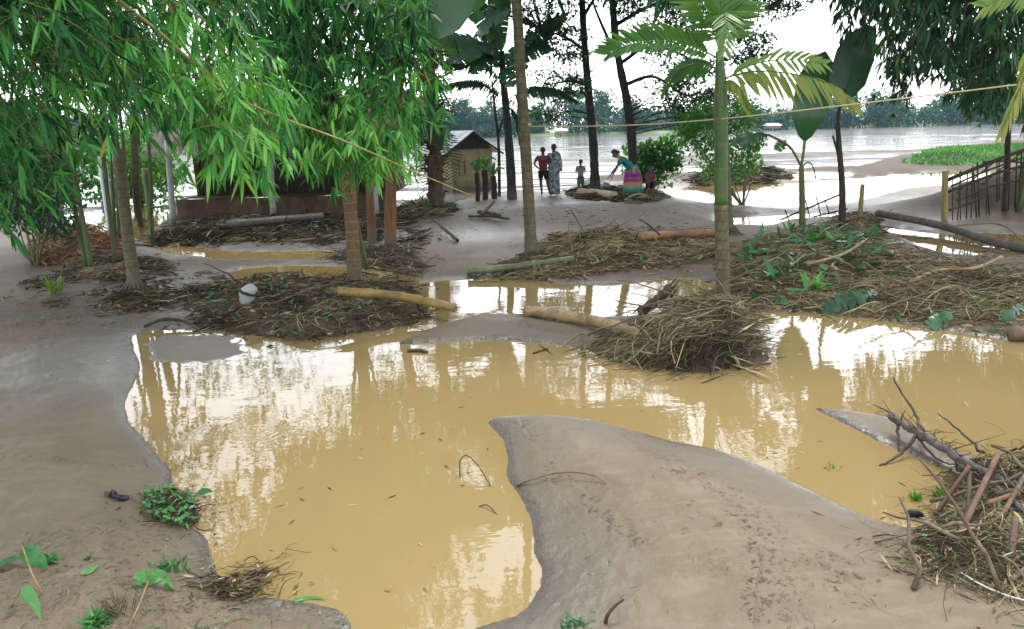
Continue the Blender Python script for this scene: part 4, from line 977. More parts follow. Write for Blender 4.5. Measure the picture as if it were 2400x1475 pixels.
for k in range(8):
    p, a_, b_ = crown_frond(C[-1], k * .8, rg.uniform(.3, 1.0), 2.2, rg); mb = MB(); frond(mb, mb, p, 34, .5, .04, a_, b_, rng=rg, tint=.25); mb.build('frond', M_PALM, root)

# dark stumps with fresh shoots in front of the small hut
rg = np.random.default_rng(304)
for (x, yb, yt, w, lab) in ((1119, 472, 405, .075, 'leftmost thin dark banana stump sprouting before the small hut'), (1137, 468, 398, .10, 'stouter dark banana stump with pale sprouts before the small hut'), (1158, 466, 412, .09, 'dark stump with one upright green shoot near the banana trunk')):
    b5 = gp(x, yb); Y = b5[1]
    root = empty('banana_stump', b5, lab, 'stump', 'sprouting banana stumps')
    MB().tubes(spline([b5 - (0,0,.1), at(x + 1, (yb + yt) / 2, Y), at(x - 2, yt, Y)], 12), w * (1 + .08 * rg.normal(size=12)), 10).build('trunk', M_STEMD, root)
    t5 = at(x - 2, yt, Y)
    for k in range(5):
        d = np.array([(k - 2) * .10 + rg.normal() * .07, rg.normal() * .08, 0]); u_ = rg.uniform(.6, 1.4); mb = MB()
        banana_leaf(mb, [t5, t5 + d * .5 + (0,0,.16 * u_), t5 + d + (0,0,.32 * u_), t5 + d * 2.1 + (0,0,(.42 - .1 * abs(k - 2)) * u_)], .09, (0,-1,.4), rg, rg.uniform(.4, 1), 6, .15, .3, rib=.008); mb.build('leaf', M_BANANA, root)

# young banana on the right with the big hanging leaf
rg = np.random.default_rng(305)
b6 = gp(1881, 537); Y = b6[1]
root = empty('banana_plant', b6, 'young banana plant with one big dark hanging leaf right of the palm', 'banana plant', 'banana plants')
stemtube(root, [b6 - (0,0,.1), at(1880, 470, Y), at(1878, 390, Y)], .075, .055, M_STEMG)
MB().tubes(spline([at(1878,392,Y), at(1884,350,Y), at(1886,330,Y)], 8), [.03]*8, 8).tubes(spline([at(1878,392,Y), at(1862,360,Y), at(1846,340,Y), at(1800,316,Y)], 10), [.025]*10, 8).tubes(spline([at(1879,395,Y), at(1893,380,Y), at(1905,390,Y), at(1912,420,Y)], 10), [.015]*10, 6).build('leaf_stalk', M_STEMG, root)
mb = MB(); banana_leaf(mb, [at(1886,332,Y), at(1896,270,Y-.1), at(1915,190,Y), at(1935,120,Y+.2)], .80, (-.15,-1,0), rg, .35, 20, .05, .05, prof=([0,.06,.3,.65,.9,1],[.03,.35,.85,1.,.6,.03])); mb.build('leaf', M_BANANA, root)
mb = MB(); banana_leaf(mb, [at(1800,316,Y), at(1775,312,Y-.1), at(1745,322,Y-.1), at(1712,338,Y-.1)], .44, (.2,-.7,.7), rg, .3, 14, .35, .2); mb.build('leaf', M_BANANA, root)
mb = MB(); banana_leaf(mb, [at(1846,340,Y), at(1835,335,Y), at(1824,345,Y), at(1815,352,Y)], .24, (0,-.7,.7), rg, .6, 8, .2, .2); mb.build('leaf', M_BANANA, root)
# the darker leaf behind and its plant
b7 = gp(1960, 505); Y7 = 15.6
b7 = at(1976, 523, Y7); b7[2] = gz(b7[0], b7[1])
root = empty('banana_plant', b7, 'cut dark banana pole with a broken stub and one dark leaf above', 'banana plant', 'banana plants')
stemtube(root, [b7 - (0,0,.15), at(1974, 440, Y7), at(1968, 360, Y7), at(1963, 290, Y7)], .078, .045, M_STEMD)
MB().tubes(spline([at(1972,420,Y7), at(1966,370,Y7), at(1952,318,Y7)], 10), np.linspace(.035,.02,10), 7).build('stub', M_STEMD, root)
MB().tubes(spline([at(1963,295,Y7), at(1968,250,Y7), at(1980,210,Y7)], 8), .03, 7).build('leaf_stalk', M_STEMD, root)
mb = MB(); banana_leaf(mb, [at(1975,235,Y7), at(1990,180,Y7), at(2012,115,Y7), at(2042,60,Y7)], .78, (-.1,-1,.1), rg, .02, 18, .04, .05); mb.build('leaf', M_BANANA, root)

# ------------------------------------------------------------------ bushes
rg = np.random.default_rng(306)
def bush(name, label, base, tips, rng, L, W, per, rad, mat, flat=.8, tb=.5, stemr=.03, stems=5, cat='bush'):
    root = empty(name, base, label, cat)
    mt = MB()
    for k in range(stems):
        tp = tips[rng.integers(len(tips))]
        mt.tubes(spline([np.asarray(base) - (0,0,.1), (np.asarray(base) + tp) / 2 + rng.normal(size=3) * .1, tp], 10), np.linspace(stemr, stemr * .3, 10), 6)
    mt.build('stems', M_TWIG, root)
    ml = MB(); leaf_cloud(ml, tips, rad * rng.uniform(.6, 1.2, len(tips)), per, rng, L, W, flatn=flat, tints=np.clip(tb + rng.normal(size=len(tips)) * .22, 0, 1)); ml.build('foliage', mat, root)
    return root
Yb = 25.8
bb = at(1535, 424, Yb); bb[2] = gz(bb[0], bb[1])
bush('bush', 'round bright green bush behind the bending woman', bb, region_tips(rg, [(1468,400),(1475,340),(1510,345),(1560,335),(1594,325),(1590,400),(1560,418),(1490,420)], 55, Yb - .6, Yb + .8), rg, .16, .12, 60, .32, M_BUSH, tb=.35)
Yb = 22.5
bb = at(1742, 452, Yb); bb[2] = gz(bb[0], bb[1])
bush('shrub', 'tall pale green shrub seen behind the young palm', bb, np.concatenate([region_tips(rg, [(1615,260),(1700,240),(1760,250),(1780,330),(1770,400),(1720,420),(1650,400),(1610,330)], 60, Yb - .6, Yb + .8), region_tips(rg, [(1600,300),(1620,290),(1615,320)], 4, Yb - .3, Yb + .3)]), rg, .17, .075, 48, .36, M_BUSH, tb=.62, stems=8)
rg = np.random.default_rng(307)
for (x, yb, yt, w, Yb, lab, ti) in ((70, 560, 330, 170, 13.5, 'dark leafy shrub low at the left edge', .0), (330, 500, 320, 160, 27, 'sunlit yellow green bush seen left of the hut', .75), (140, 520, 300, 200, 24, 'leafy green shrub behind the left bamboo', .35), (520, 470, -250, 420, 31, 'leafy tree behind the mud hut roof', .2), (800, 470, -320, 420, 33, 'second leafy tree beyond the hut, nearer the river', .15)):
    bb = at(x, yb, Yb); bb[2] = gz(bb[0], bb[1]); s = Yb / 24
    tp = region_tips(rg, [(x - w / 2, yb - 30), (x - w / 2, (yb + yt) / 2), (x - w / 4, yt), (x + w / 4, yt), (x + w / 2, (yb + yt) / 2), (x + w / 2, yb - 30)], 60, Yb - 1, Yb + 1.2)
    bush('tree' if yt < 200 else 'shrub', lab, bb, tp, rg, .26 * s, .11 * s, 45, .6 * s, M_BUSH if ti > .1 else M_TREE, tb=ti, stems=9, stemr=.05 if Yb > 20 else .018, cat='tree' if yt < 200 else 'shrub')

# ------------------------------------------------------------------ far shore
rg = np.random.default_rng(308)
ml, mt = MB(), MB()
n = 330
px = rg.uniform(-300, 2800, n); dd = rg.uniform(206, 236, n)
X = at(px, np.full(n, 320), dd)
hh = 8.8 * rg.uniform(.5, 1.2, n) * (1 + .22 * np.sin(px * .006) + .18 * np.sin(px * .019 + 1) + .1 * np.sin(px * .051)) * np.where(px > 1950, .95, 1)
cen, rad_, tin = [], [], []
for k in range(n):
    for j in range(12):
        f = rg.uniform(.0, .95)
        cen.append((X[k, 0] + rg.normal() * 2.2 * (1 - .5 * f), X[k, 1] + rg.normal() * 2.0, .8 + hh[k] * f)); rad_.append(rg.uniform(1.0, 2.0) + .8 * (f < .35)); tin.append(rg.uniform(.1, .9))
    mt.tubes(np.array([(X[k, 0], X[k, 1], 0), (X[k, 0], X[k, 1], hh[k] * .6)]), .25, 5)
leaf_cloud(ml, np.array(cen), np.array(rad_), 42, rg, .85, .6, flatn=.75, tints=np.array(tin))
o = MB(); o.v = ml.v + mt.v; o.q = [q for q in ml.q] + [q + ml.n for q in mt.q]; o.t = [t + ml.n for t in mt.t]; o.tint = ml.tint + mt.tint; o.qm = ml.qm + [m + 1 for m in mt.qm]; o.tm = [m + 1 for m in mt.tm]; o.n = ml.n + mt.n
tag(o.build('far_woods', [M_FAR, M_BARK]), 'blue green wood on the far bank of the river', 'woods', kind='stuff')
M_WHITE = plainmat('white_sheet_metal', (0.75, 0.77, 0.78), .45, .15)
M_BEIGE = barkmat('beige_board', [(.3, (.27, .215, .115)), (.55, (.40, .325, .185)), (.8, (.47, .39, .24))], 5, (1, 1, .3), .8, tide=True, stain=.3)
def small_house(label, px_, py_, D, w, h):
    c = at(px_, py_, D); c[2] = 0.5
    root = empty('house', c, label, 'house', 'white roofed houses on the far bank')
    MB().box(c + (0, 0, h * .3), (w * .85, 4, h * .6)).build('wall', M_BEIGE, root, smooth=False)
    v = [(-w/2, -2.6, h*.55), (w/2, -2.6, h*.55), (w/2*.86, 0, h), (-w/2*.86, 0, h), (-w/2, 2.6, h*.55), (w/2, 2.6, h*.55)]
    MB().add(np.array(v) + c, [(0,1,2,3), (3,2,5,4)], [(0,3,4), (1,5,2)]).build('roof', M_WHITE, root, smooth=False)
small_house('white roofed house on the far bank behind the standing people', 1315, 316, 201, 3.6, 1.5)
small_house('white roofed house on the far bank right of the palm', 1810, 292, 203, 3.8, 1.4)

# ------------------------------------------------------------------ small hut in the water
rg = np.random.default_rng(309)
M_TIN, nt_, b_ = newmat('corrugated_tin')
nz_ = noise(nt_, 3, 4); nt_.links.new(ramp(nt_, nz_, [(.35, (.24, .26, .28)), (.6, (.36, .385, .41)), (.8, (.24, .19, .155))]), b_.inputs['Base Color']); b_.inputs['Roughness'].default_value = .38; b_.inputs['Metallic'].default_value = .35
YH = 30.0
hc = at(1108, 432, YH); hc[2] = 0.0
yaw = math.radians(20)
Rz = np.array([[math.cos(yaw), -math.sin(yaw), 0], [math.sin(yaw), math.cos(yaw), 0], [0, 0, 1]])
root = empty('hut', hc, 'small beige hut with a bright tin gable roof standing at the river', 'hut')
def HL(p): return np.asarray(p, float) @ Rz.T + hc
wF, dF, hW, hR = 1.70, 2.4, 1.62, 2.34
v = HL([(-wF/2,0,0),(wF/2,0,0),(wF/2,0,hW),(-wF/2,0,hW),(-wF/2,dF,0),(wF/2,dF,0),(wF/2,dF,hW),(-wF/2,dF,hW)])
MB().add(v, [(0,1,2,3),(1,5,6,2),(5,4,7,6),(4,0,3,7)]).build('wall', M_BEIGE, root, smooth=False)
MB().add(HL([(-wF/2,0.02,hW+.02),(wF/2,0.02,hW+.02),(0,0.02,hR-.04)]), None, [(0,1,2)]).build('gable', plainmat('dark_board', (.06,.05,.045), .8), root, smooth=False)
for s_ in (-1, 1):
    nn = 40; u = np.linspace(0, 1, nn); vv = np.linspace(-.35, dF + .3, 60)
    e = np.array([s_ * (wF / 2 + .42), 0, hW - .17])
    G_ = np.array([[(e[0] * a, y, hR + (e[2] - hR) * a + .018 * math.sin(y * 42)) for y in vv] for a in u])
    MB().grid(HL(G_.reshape(-1, 3)).reshape(nn, 60, 3)).build('roof', M_TIN, root)
for x0, x1 in ((-.85, 0.), (.85, 0.)):
    MB().tubes(np.array([HL((x0 * 1.45, -.3, hW - .2)), HL((0, -.3, hR - .03))]), .035, 6).build('rafter', M_STEMD, root)
for zz in (.38, .62, .86, 1.12): MB().box(HL((0, -.012, zz)), (wF * .96, .014, .018), Rz).build('batten', plainmat('batten_%d' % int(zz * 100), (.30, .235, .14), .8), root, smooth=False)
for xx in (-.55, -.32): MB().box(HL((xx, -.018, .92)), (.025, .02, .55), Rz).build('door_post', M_STEMD, root, smooth=False)
MB().box(HL((-wF/2 + .04, -.02, hW / 2)), (.06, .03, hW), Rz).build('corner_post', M_BEIGE, root, smooth=False)
MB().box(HL((wF/2 - .04, -.02, hW / 2)), (.06, .03, hW), Rz).build('corner_post', M_BEIGE, root, smooth=False)

# ------------------------------------------------------------------ mud hut at left behind the bamboo
M_MUDW = barkmat('mud_wall', [(.3, (.055, .035, .020)), (.55, (.10, .065, .038)), (.8, (.14, .095, .06))], 4, (1, 1, .5), .9)
M_THATCH = barkmat('thatch', [(.3, (.10, .085, .065)), (.55, (.22, .19, .15)), (.8, (.34, .30, .25))], 14, (1, .15, .15), .9, bumpd=.05)
M_POST = plainmat('grey_concrete_post', (.40, .42, .43), .7, .3, 6)
M_WPOST = plainmat('white_painted_post', (.66, .70, .74), .6, .25, 6)
hx0, hx1, hy0, hy1 = -9.2, -3.2, 20.7, 24.4
hcen = np.array([(hx0 + hx1) / 2, 22.5, gz(-6, 21)])
root = empty('mud_hut', hcen, 'dark mud walled hut with a grey thatched roof behind the bamboo', 'hut')
nx = np.linspace(hx0, hx1, 30); zz = np.linspace(-.1, .72, 8)
MB().grid(np.array([[(x, hy0 + .1 * math.sin(x * 3) + .35 * (z < .3) * (-.4), z) for x in nx] for z in zz]) * 1.0).grid(np.array([[(x, y, .72) for x in nx] for y in (hy0, hy1)])).build('plinth', M_MUDW, root)
nx2 = np.linspace(hx0 + .2, hx1 - .2, 40)
MB().grid(np.array([[(x, hy0 + 1.1 + .02 * math.sin(x * 40), z) for x in nx2] for z in (.72, 1.4, 2.1)])).box((hx0 + .2, 23.0, 1.4), (.08, 2.6, 1.5)).box((hx1 - .2, 23.0, 1.4), (.08, 2.6, 1.5)).build('wall', M_MUDW, root)
sl = MB()
for k in range(46): sl.tubes(np.array([(hx0 + .3 + k * .125, hy0 + 1.03, .72), (hx0 + .3 + k * .125 + rg.normal() * .02, hy0 + 1.03, 2.1)]), .028, 5)
sl.build('bamboo_wall', M_STEMD, root)
for s_, ya, yb_ in ((1, hy0 - .6, 22.6), (2, hy1 + .4, 22.6)):
    G_ = np.array([[(x + .0, ya + (yb_ - ya) * t, 1.98 + 1.55 * t + .05 * math.sin(x * 5 + t * 9) + .03 * rg.normal()) for x in np.linspace(hx0 - .5, hx1 + .5, 60)] for t in np.linspace(0, 1, 16)])
    MB().grid(G_).build('roof', M_THATCH, root)
fr = MB(); K = 1400; xx = rg.uniform(hx0 - .5, hx1 + .5, K); t_ = rg.uniform(0, .6, K) ** 1.5
Pf = np.stack([xx, hy0 - .6 + 1.9 * t_ - .04, 2.02 + 1.55 * t_], 1); fr.leaves(Pf, np.array([0, -.6, -.55]) + rg.normal(size=(K, 3)) * .18, np.tile([1., 0, 0], (K, 1)), rg.uniform(.15, .35, K), .016, .05, 2, rg.uniform(.2, .8, K)); fr.build('thatch_fringe', M_THATCH, root)
def post(name, label, pb_, pt, Y, w, mat, cat='post', group=None, k=4, parent=None):
    c0 = at(*pb_, Y); c1 = at(*pt, Y); c0[2] = min(c0[2], gz(c0[0], c0[1])) - .05
    m_ = MB().tubes(spline([c0, (c0 + c1) / 2, c1], 8), w * (1 + .03 * rg.normal(size=8)), k)
    if parent is not None: return m_.build(name, mat, parent)
    root = empty(name, c0, label, cat, group); m_.build('shaft', mat, root); return root
post('post', None, (406, 522), (392, 330), 20.1, .085, M_POST, parent=root)
post('post', None, (641, 505), (630, 320), 20.15, .085, M_POST, parent=root)
post('post', None, (880, 500), (876, 320), 20.2, .085, M_POST, parent=root)
r_ = post('white_post', 'white painted post leaning in the brown pool at left', (264, 566), (238, 368), 17.6, .105, M_WPOST)
post('fence_post', 'weathered pale post in the gap between the left trunks', (348, 478), (338, 395), 22, .09, M_STEMG, k=8)
# ------------------------------------------------------------------ flood debris: heaps, logs, sticks
M_CORE = barkmat('debris_mud', [(.3, (.035, .026, .015)), (.55, (.085, .064, .038)), (.8, (.155, .125, .085))], 9, (1, 1, 1), .9, bumpd=.05)
def strawmat(name, cols, rough=.75):
    m, nt, b = newmat(name)
    nt.links.new(ramp(nt, attr(nt, 'tint'), cols), b.inputs['Base Color']); b.inputs['Roughness'].default_value = rough; b.inputs['Specular IOR Level'].default_value = .25
    return m
M_STRAW = strawmat('washed_straw', [(0, (.030, .021, .012)), (.35, (.085, .062, .032)), (.62, (.17, .13, .066)), (.85, (.36, .29, .16)), (.96, (.46, .38, .22)), (1, (.10, .18, .04))])
M_STRAWD = strawmat('dark_straw', [(0, (.018, .013, .008)), (.42, (.050, .038, .020)), (.7, (.11, .085, .045)), (.9, (.25, .20, .115)), (.97, (.38, .31, .19)), (1, (.07, .14, .03))])
M_STRAWO = strawmat('orange_dry_leaves', [(0, (.06, .028, .012)), (.5, (.17, .080, .030)), (.85, (.30, .14, .045)), (1, (.40, .24, .10))])
M_WOOD = barkmat('driftwood', [(.3, (.07, .05, .032)), (.55, (.17, .125, .08)), (.8, (.30, .24, .165))], 9, (1, 1, 1), .8, stain=.75)
M_WOODD = barkmat('dark_driftwood', [(.3, (.022, .016, .011)), (.55, (.060, .045, .030)), (.8, (.14, .11, .08))], 12, (1, 1, 1), .8, stain=.75)
M_WOODG = barkmat('grey_driftwood', [(.3, (.055, .048, .045)), (.55, (.13, .115, .11)), (.8, (.24, .22, .21))], 12, (1, 1, 1), .75, stain=.75)
M_YBAM = barkmat('yellow_bamboo', [(.3, (.17, .11, .03)), (.6, (.30, .21, .065)), (.8, (.40, .30, .12))], 4, (1, 1, 1), .4, bumpd=.003, stain=.75)
M_GBAM = barkmat('green_bamboo', [(.3, (.085, .115, .055)), (.6, (.17, .20, .11)), (.8, (.27, .27, .16))], 4, (1, 1, 1), .45, bumpd=.003, stain=.75)
M_ORANGE = barkmat('orange_wood', [(.3, (.16, .075, .038)), (.6, (.30, .15, .08)), (.8, (.42, .26, .15))], 5, (1, 1, 1), .6, stain=.75)
M_TAN = barkmat('tan_peeled_wood', [(.3, (.15, .09, .04)), (.55, (.33, .23, .11)), (.8, (.50, .39, .22))], 6, (1, 1, 1), .6, stain=.75)
M_RED = barkmat('reddish_timber', [(.3, (.075, .040, .028)), (.6, (.165, .088, .062)), (.8, (.28, .165, .12))], 7, (1, 1, .3), .7, stain=.75)
M_LEAFG = leafmat('fallen_green_leaf', [(0, (.02, .09, .03)), (.5, (.04, .19, .055)), (1, (.10, .30, .06))], .2, .35, .5)

def heap(label, outline, h, n, L, ang, rng, mat=None, tb=.45, cat='debris heap', edge=.35, leaves=0, spread=.5, rad=.0045, lift=.03, core=True, name='debris_heap', peak=None, sprout=0, leafL=.18, leafW=.03, leaf_t=.4, twigs=None):
    mat = mat or M_STRAW
    poly = cat_close(np.array([gp(x, y)[:2] for x, y in outline]), 3)
    lo, hi = poly.min(0) - .1, poly.max(0) + .1
    c = poly.mean(0)
    peaks = [(gp(px, py)[:2], s, a) for px, py, s, a in (peak or [])]
    def H(x, y):
        k_ = .22 + .55 * edge
        sd = np.clip(sdpoly(x + k_ * fbm(x * 3, y * 3, 4, 40), y + k_ * fbm(x * 3 + 9, y * 3, 4, 42), poly, 3.0), 0, None)
        e = .60 * h * (1 - np.exp(-sd / edge)) * (.75 + .9 * fbm(x * 2.3, y * 2.3, 4, 43) + .5 * fbm(x * 11, y * 11, 2, 44))
        for pc, s, a in peaks: e = e + .8 * a * (1 + .8 * fbm(x * 4, y * 4, 3, 46)) * np.exp(-((x - pc[0]) ** 2 + (y - pc[1]) ** 2) / s ** 2) * (sd > 0)
        return e, sd
    root = empty(name, (c[0], c[1], gz(c[0], c[1])), label, cat)
    if core:
        nx_ = int(np.clip((hi[0] - lo[0]) / .035, 30, 130)); ny_ = int(np.clip((hi[1] - lo[1]) / .035, 30, 130))
        xx, yy = np.meshgrid(np.linspace(lo[0], hi[0], nx_), np.linspace(lo[1], hi[1], ny_))
        e, sd = H(xx, yy); g0 = gzv(xx, yy)
        MB().grid(np.stack([xx, yy, np.where(sd > 0.004, g0 + e * .85, g0 - .06)], -1)).build('mud_core', M_CORE, root)
    n = int(n * 1.7); rad = rad * .62; lift = lift * .6
    pts = inpoly(rng, poly, n); pts = pts + rng.normal(size=pts.shape) * (rng.random((n, 1)) < .3) * (.10 + .35 * edge)
    keep = fbm(pts[:, 0] * 1.6, pts[:, 1] * 1.6, 3, 58) + rng.normal(size=n) * .18 > -.22; pts = pts[keep]; n = len(pts)
    th = ang + rng.normal(size=n) * spread
    ln = L * rng.uniform(.12, 1.15, n) ** 1.3
    t = np.linspace(-.5, .5, 6)
    cv = rng.normal(size=n) * .8
    ux, uy = np.cos(th), np.sin(th)
    X = pts[:, :1] + ln[:, None] * (t[None] * ux[:, None] - (cv[:, None] * t[None] ** 2) * uy[:, None])
    Yy = pts[:, 1:] + ln[:, None] * (t[None] * uy[:, None] + (cv[:, None] * t[None] ** 2) * ux[:, None])
    e, sd = H(X, Yy)
    e = e.mean(1, keepdims=True) * .5 + e * .5
    Z = gzv(X, Yy) + e * .95 + rng.uniform(-.01, lift, n)[:, None] + (rng.normal(size=n) * .14 * ln)[:, None] * t[None] + np.abs(rng.normal(size=n) * .10 * ln)[:, None] * (1 - 4 * t[None] ** 2)
    Z = np.maximum(Z, gzv(X, Yy) + .004)
    tt = np.clip(tb + rng.normal(size=n) * .27 + .8 * fbm(pts[:, 0] * 2, pts[:, 1] * 2, 3, 57), 0, .97); tt = np.where(rng.random(n) < .03, 1., tt)
    sm = MB().tubes(np.stack([X, Yy, Z], -1), rad * np.exp(rng.normal(size=n) * .55)[:, None] * np.array([.8, 1, 1, .9, .7, .3])[None], 3, tt, cap=False)
    ns_ = int(n * .55); q = inpoly(rng, poly, ns_); q = q + rng.normal(size=q.shape) * (rng.random((ns_, 1)) < .35) * (.12 + .4 * edge); e_, _ = H(q[:, 0], q[:, 1])
    D = rng.normal(size=(ns_, 3)) * np.array([1, 1, .25]) + np.array([np.cos(ang), np.sin(ang), .05]) * .8
    sm.leaves(np.stack([q[:, 0], q[:, 1], gzv(q[:, 0], q[:, 1]) + e_ * .95 + rng.uniform(.0, .02, ns_)], 1), D, rng.normal(size=(ns_, 3)) * np.array([1, 1, .5]), L * .28 * np.exp(rng.normal(size=ns_) * .4), rad * 7 * np.exp(rng.normal(size=ns_) * .4), .25 * L * .3, 2, np.clip(tb + .05 + rng.normal(size=ns_) * .25, 0, .97))
    if twigs:
        m = twigs; q = inpoly(rng, poly, m); th = rng.uniform(0, 6.28, m); l2 = L * rng.uniform(.8, 2.0, m); tz = np.linspace(-.5, .5, 6)
        X = q[:, :1] + l2[:, None] * tz * np.cos(th)[:, None]; Yy = q[:, 1:] + l2[:, None] * tz * np.sin(th)[:, None] * .7
        e, sd = H(X, Yy); Z = gzv(X, Yy) + e.max(1, keepdims=True) + .02 + np.abs(rng.normal(size=m) * .3 * l2)[:, None] * (tz + .5)
        X = X + rng.normal(size=X.shape) * .015; Z = Z + rng.normal(size=Z.shape) * .012
        sm.tubes(np.stack([X, Yy, Z], -1), rng.uniform(.006, .016, m)[:, None] * np.linspace(1.2, .5, 6)[None], 5, .5, m=1)
    sm.build('straw', [mat, M_WOODD if mat is M_STRAWD else M_WOOD], root)
    if leaves:
        q = inpoly(rng, poly, leaves); e, _ = H(q[:, 0], q[:, 1])
        B = np.stack([q[:, 0], q[:, 1], gzv(q[:, 0], q[:, 1]) + e + .03], 1)
        D = rng.normal(size=(leaves, 3)) * np.array([1, 1, .35]) + (0, -.2, .12)
        MB().leaves(B, D, rng.normal(size=(leaves, 3)) * np.array([1, 1, .3]) + (0, 0, 0), leafL * rng.uniform(.5, 1.3, leaves), leafW * rng.uniform(.6, 1.4, leaves), .25 * leafL, 3, np.clip(leaf_t + rng.normal(size=leaves) * .22, 0, 1)).build('green_leaves', M_LEAFG, root)
    return root, H
rg = np.random.default_rng(401)
heap('dark debris heap caught around the brown ringed trunk beside the pool', [(440,700),(500,665),(600,655),(700,645),(800,668),(900,665),(945,695),(1000,720),(1010,748),(950,768),(850,783),(730,802),(660,795),(580,775),(490,765),(455,735)], .13, 2200, .34, .1, rg, M_STRAWD, .62, leaves=260, leafL=.12, leafW=.035, leaf_t=.25, spread=1.0, edge=.3, peak=[(960,735,.2,.16),(830,685,.3,.10),(600,722,.25,.08),(720,770,.25,.10)], twigs=40, rad=.0055)
heap('tall olive straw heap piled against the young palm in the water', [(1405,822),(1470,775),(1560,742),(1640,715),(1700,695),(1742,735),(1770,845),(1640,866),(1520,860),(1425,836)], .16, 3000, .62, .62, rg, M_STRAW, .56, leaves=60, leafL=.16, leafW=.012, leaf_t=.8, spread=.28, edge=.18, peak=[(1700,775,.30,.19),(1640,810,.4,.10),(1560,790,.3,.05)], twigs=26, rad=.0045, lift=.05)
heap('long matted debris ridge between the bare trunk and the palm', [(1180,628),(1260,600),(1320,570),(1400,548),(1500,560),(1600,560),(1680,566),(1690,608),(1560,620),(1420,622),(1340,640),(1250,650),(1170,648)], .17, 2600, .5, .15, rg, M_STRAW, .56, leaves=70, leafL=.14, leafW=.05, leaf_t=.8, spread=.9, edge=.35, twigs=34, rad=.006)
heap('broad debris heap strewn with green leaves right of the palm', [(1722,655),(1740,585),(1850,545),(1960,540),(2050,565),(2090,600),(2040,640),(1960,655),(1900,695),(1800,712),(1724,718)], .22, 2700, .45, -.1, rg, M_STRAW, .56, leaves=360, leafL=.34, leafW=.075, leaf_t=.5, spread=1.0, edge=.4, twigs=46, rad=.006)
heap('low matted debris on the right mud bank below the pool', [(1960,695),(2050,655),(2200,640),(2330,650),(2390,690),(2300,740),(2150,748),(2020,735)], .07, 1500, .45, .2, rg, M_STRAW, .56, leaves=60, leafL=.2, leafW=.035, leaf_t=.3, spread=.8, edge=.4, twigs=26, rad=.005)
heap('heap of orange brown dry banana leaves at the foot of the white post', [(85,612),(100,560),(170,538),(250,552),(285,600),(220,625),(130,628)], .42, 600, .5, 1.5, rg, M_STRAWO, .4, spread=.7, edge=.3, lift=.14, rad=.012, twigs=10)
heap('mound of matted weed behind the left palm trunk', [(175,648),(250,612),(340,605),(400,622),(370,640),(270,656)], .2, 900, .35, .2, rg, M_STRAWD, .55, spread=.9, edge=.3, leaves=40, leafL=.12, leaf_t=.2)
heap('small weed mound around the foot of the left palm', [(245,722),(295,685),(350,684),(382,712),(350,730),(290,732)], .14, 700, .28, .1, rg, M_STRAWD, .5, spread=.9, edge=.15)
heap('dark debris washed up along the front of the mud hut', [(365,566),(400,535),(560,515),(700,512),(775,522),(765,558),(640,562),(520,568),(420,574)], .3, 1500, .7, .1, rg, M_STRAWD, .45, spread=.7, edge=.4, rad=.012, leaves=60, leafL=.3, leafW=.08, leaf_t=.2, twigs=26)
heap('twiggy debris between the two orange banana stems', [(770,606),(840,580),(950,590),(985,612),(975,648),(930,640),(840,622)], .12, 900, .5, 2.3, rg, M_STRAWD, .55, spread=.6, edge=.25, twigs=18, rad=.006)
heap('dark brushwood on the river bank behind the shrub', [(1620,425),(1700,405),(1790,398),(1850,412),(1810,430),(1660,436)], .4, 700, 1.0, .05, rg, M_STRAWD, .4, spread=.7, edge=.5, rad=.02, twigs=20)
heap('dark soil and brushwood around the foot of the river trees', [(1335,452),(1390,438),(1450,446),(1540,452),(1545,474),(1480,480),(1420,470),(1350,466)], .28, 700, .7, .1, rg, M_STRAWD, .45, spread=.8, edge=.4, rad=.014, twigs=16)
heap('leafy debris at the foot of the shaggy brown palm', [(925,495),(990,478),(1065,488),(1050,505),(950,512)], .2, 600, .6, .1, rg, M_STRAWD, .55, spread=.8, edge=.3, rad=.01, leaves=60, leafL=.3, leafW=.05, leaf_t=.4)
heap('brown weed mound around the cut banana pole', [(1925,545),(1965,515),(2010,498),(2050,512),(2065,548),(2000,558)], .22, 800, .4, .3, rg, M_STRAWD, .6, spread=1., edge=.3, rad=.006)
heap('tangle of broken timber and weed at the lower right water edge', [(2100,1335),(2150,1275),(2190,1205),(2240,1140),(2310,1085),(2400,1065),(2560,1060),(2560,1440),(2400,1400),(2280,1385),(2180,1355)], .09, 2600, .30, .6, rg, M_STRAW, .5, leaves=120, leafL=.07, leafW=.014, leaf_t=.7, spread=1.1, edge=.2, peak=[(2210,1290,.12,.12),(2330,1320,.15,.05)], rad=.0026, lift=.04, twigs=30)
heap('weed mound with small green sprouts on the near left bank', [(335,1185),(370,1150),(430,1155),(465,1190),(450,1235),(390,1235)], .05, 500, .10, .5, rg, M_STRAWD, .5, spread=1.3, edge=.08, rad=.002, leaves=150, leafL=.05, leafW=.022, leaf_t=.75, core=False)
heap('tangled root bundle at the near water edge', [(510,1395),(540,1362),(590,1348),(618,1335),(600,1375),(560,1400)], .07, 420, .16, .6, rg, M_STRAW, .4, spread=.5, edge=.05, rad=.0022)

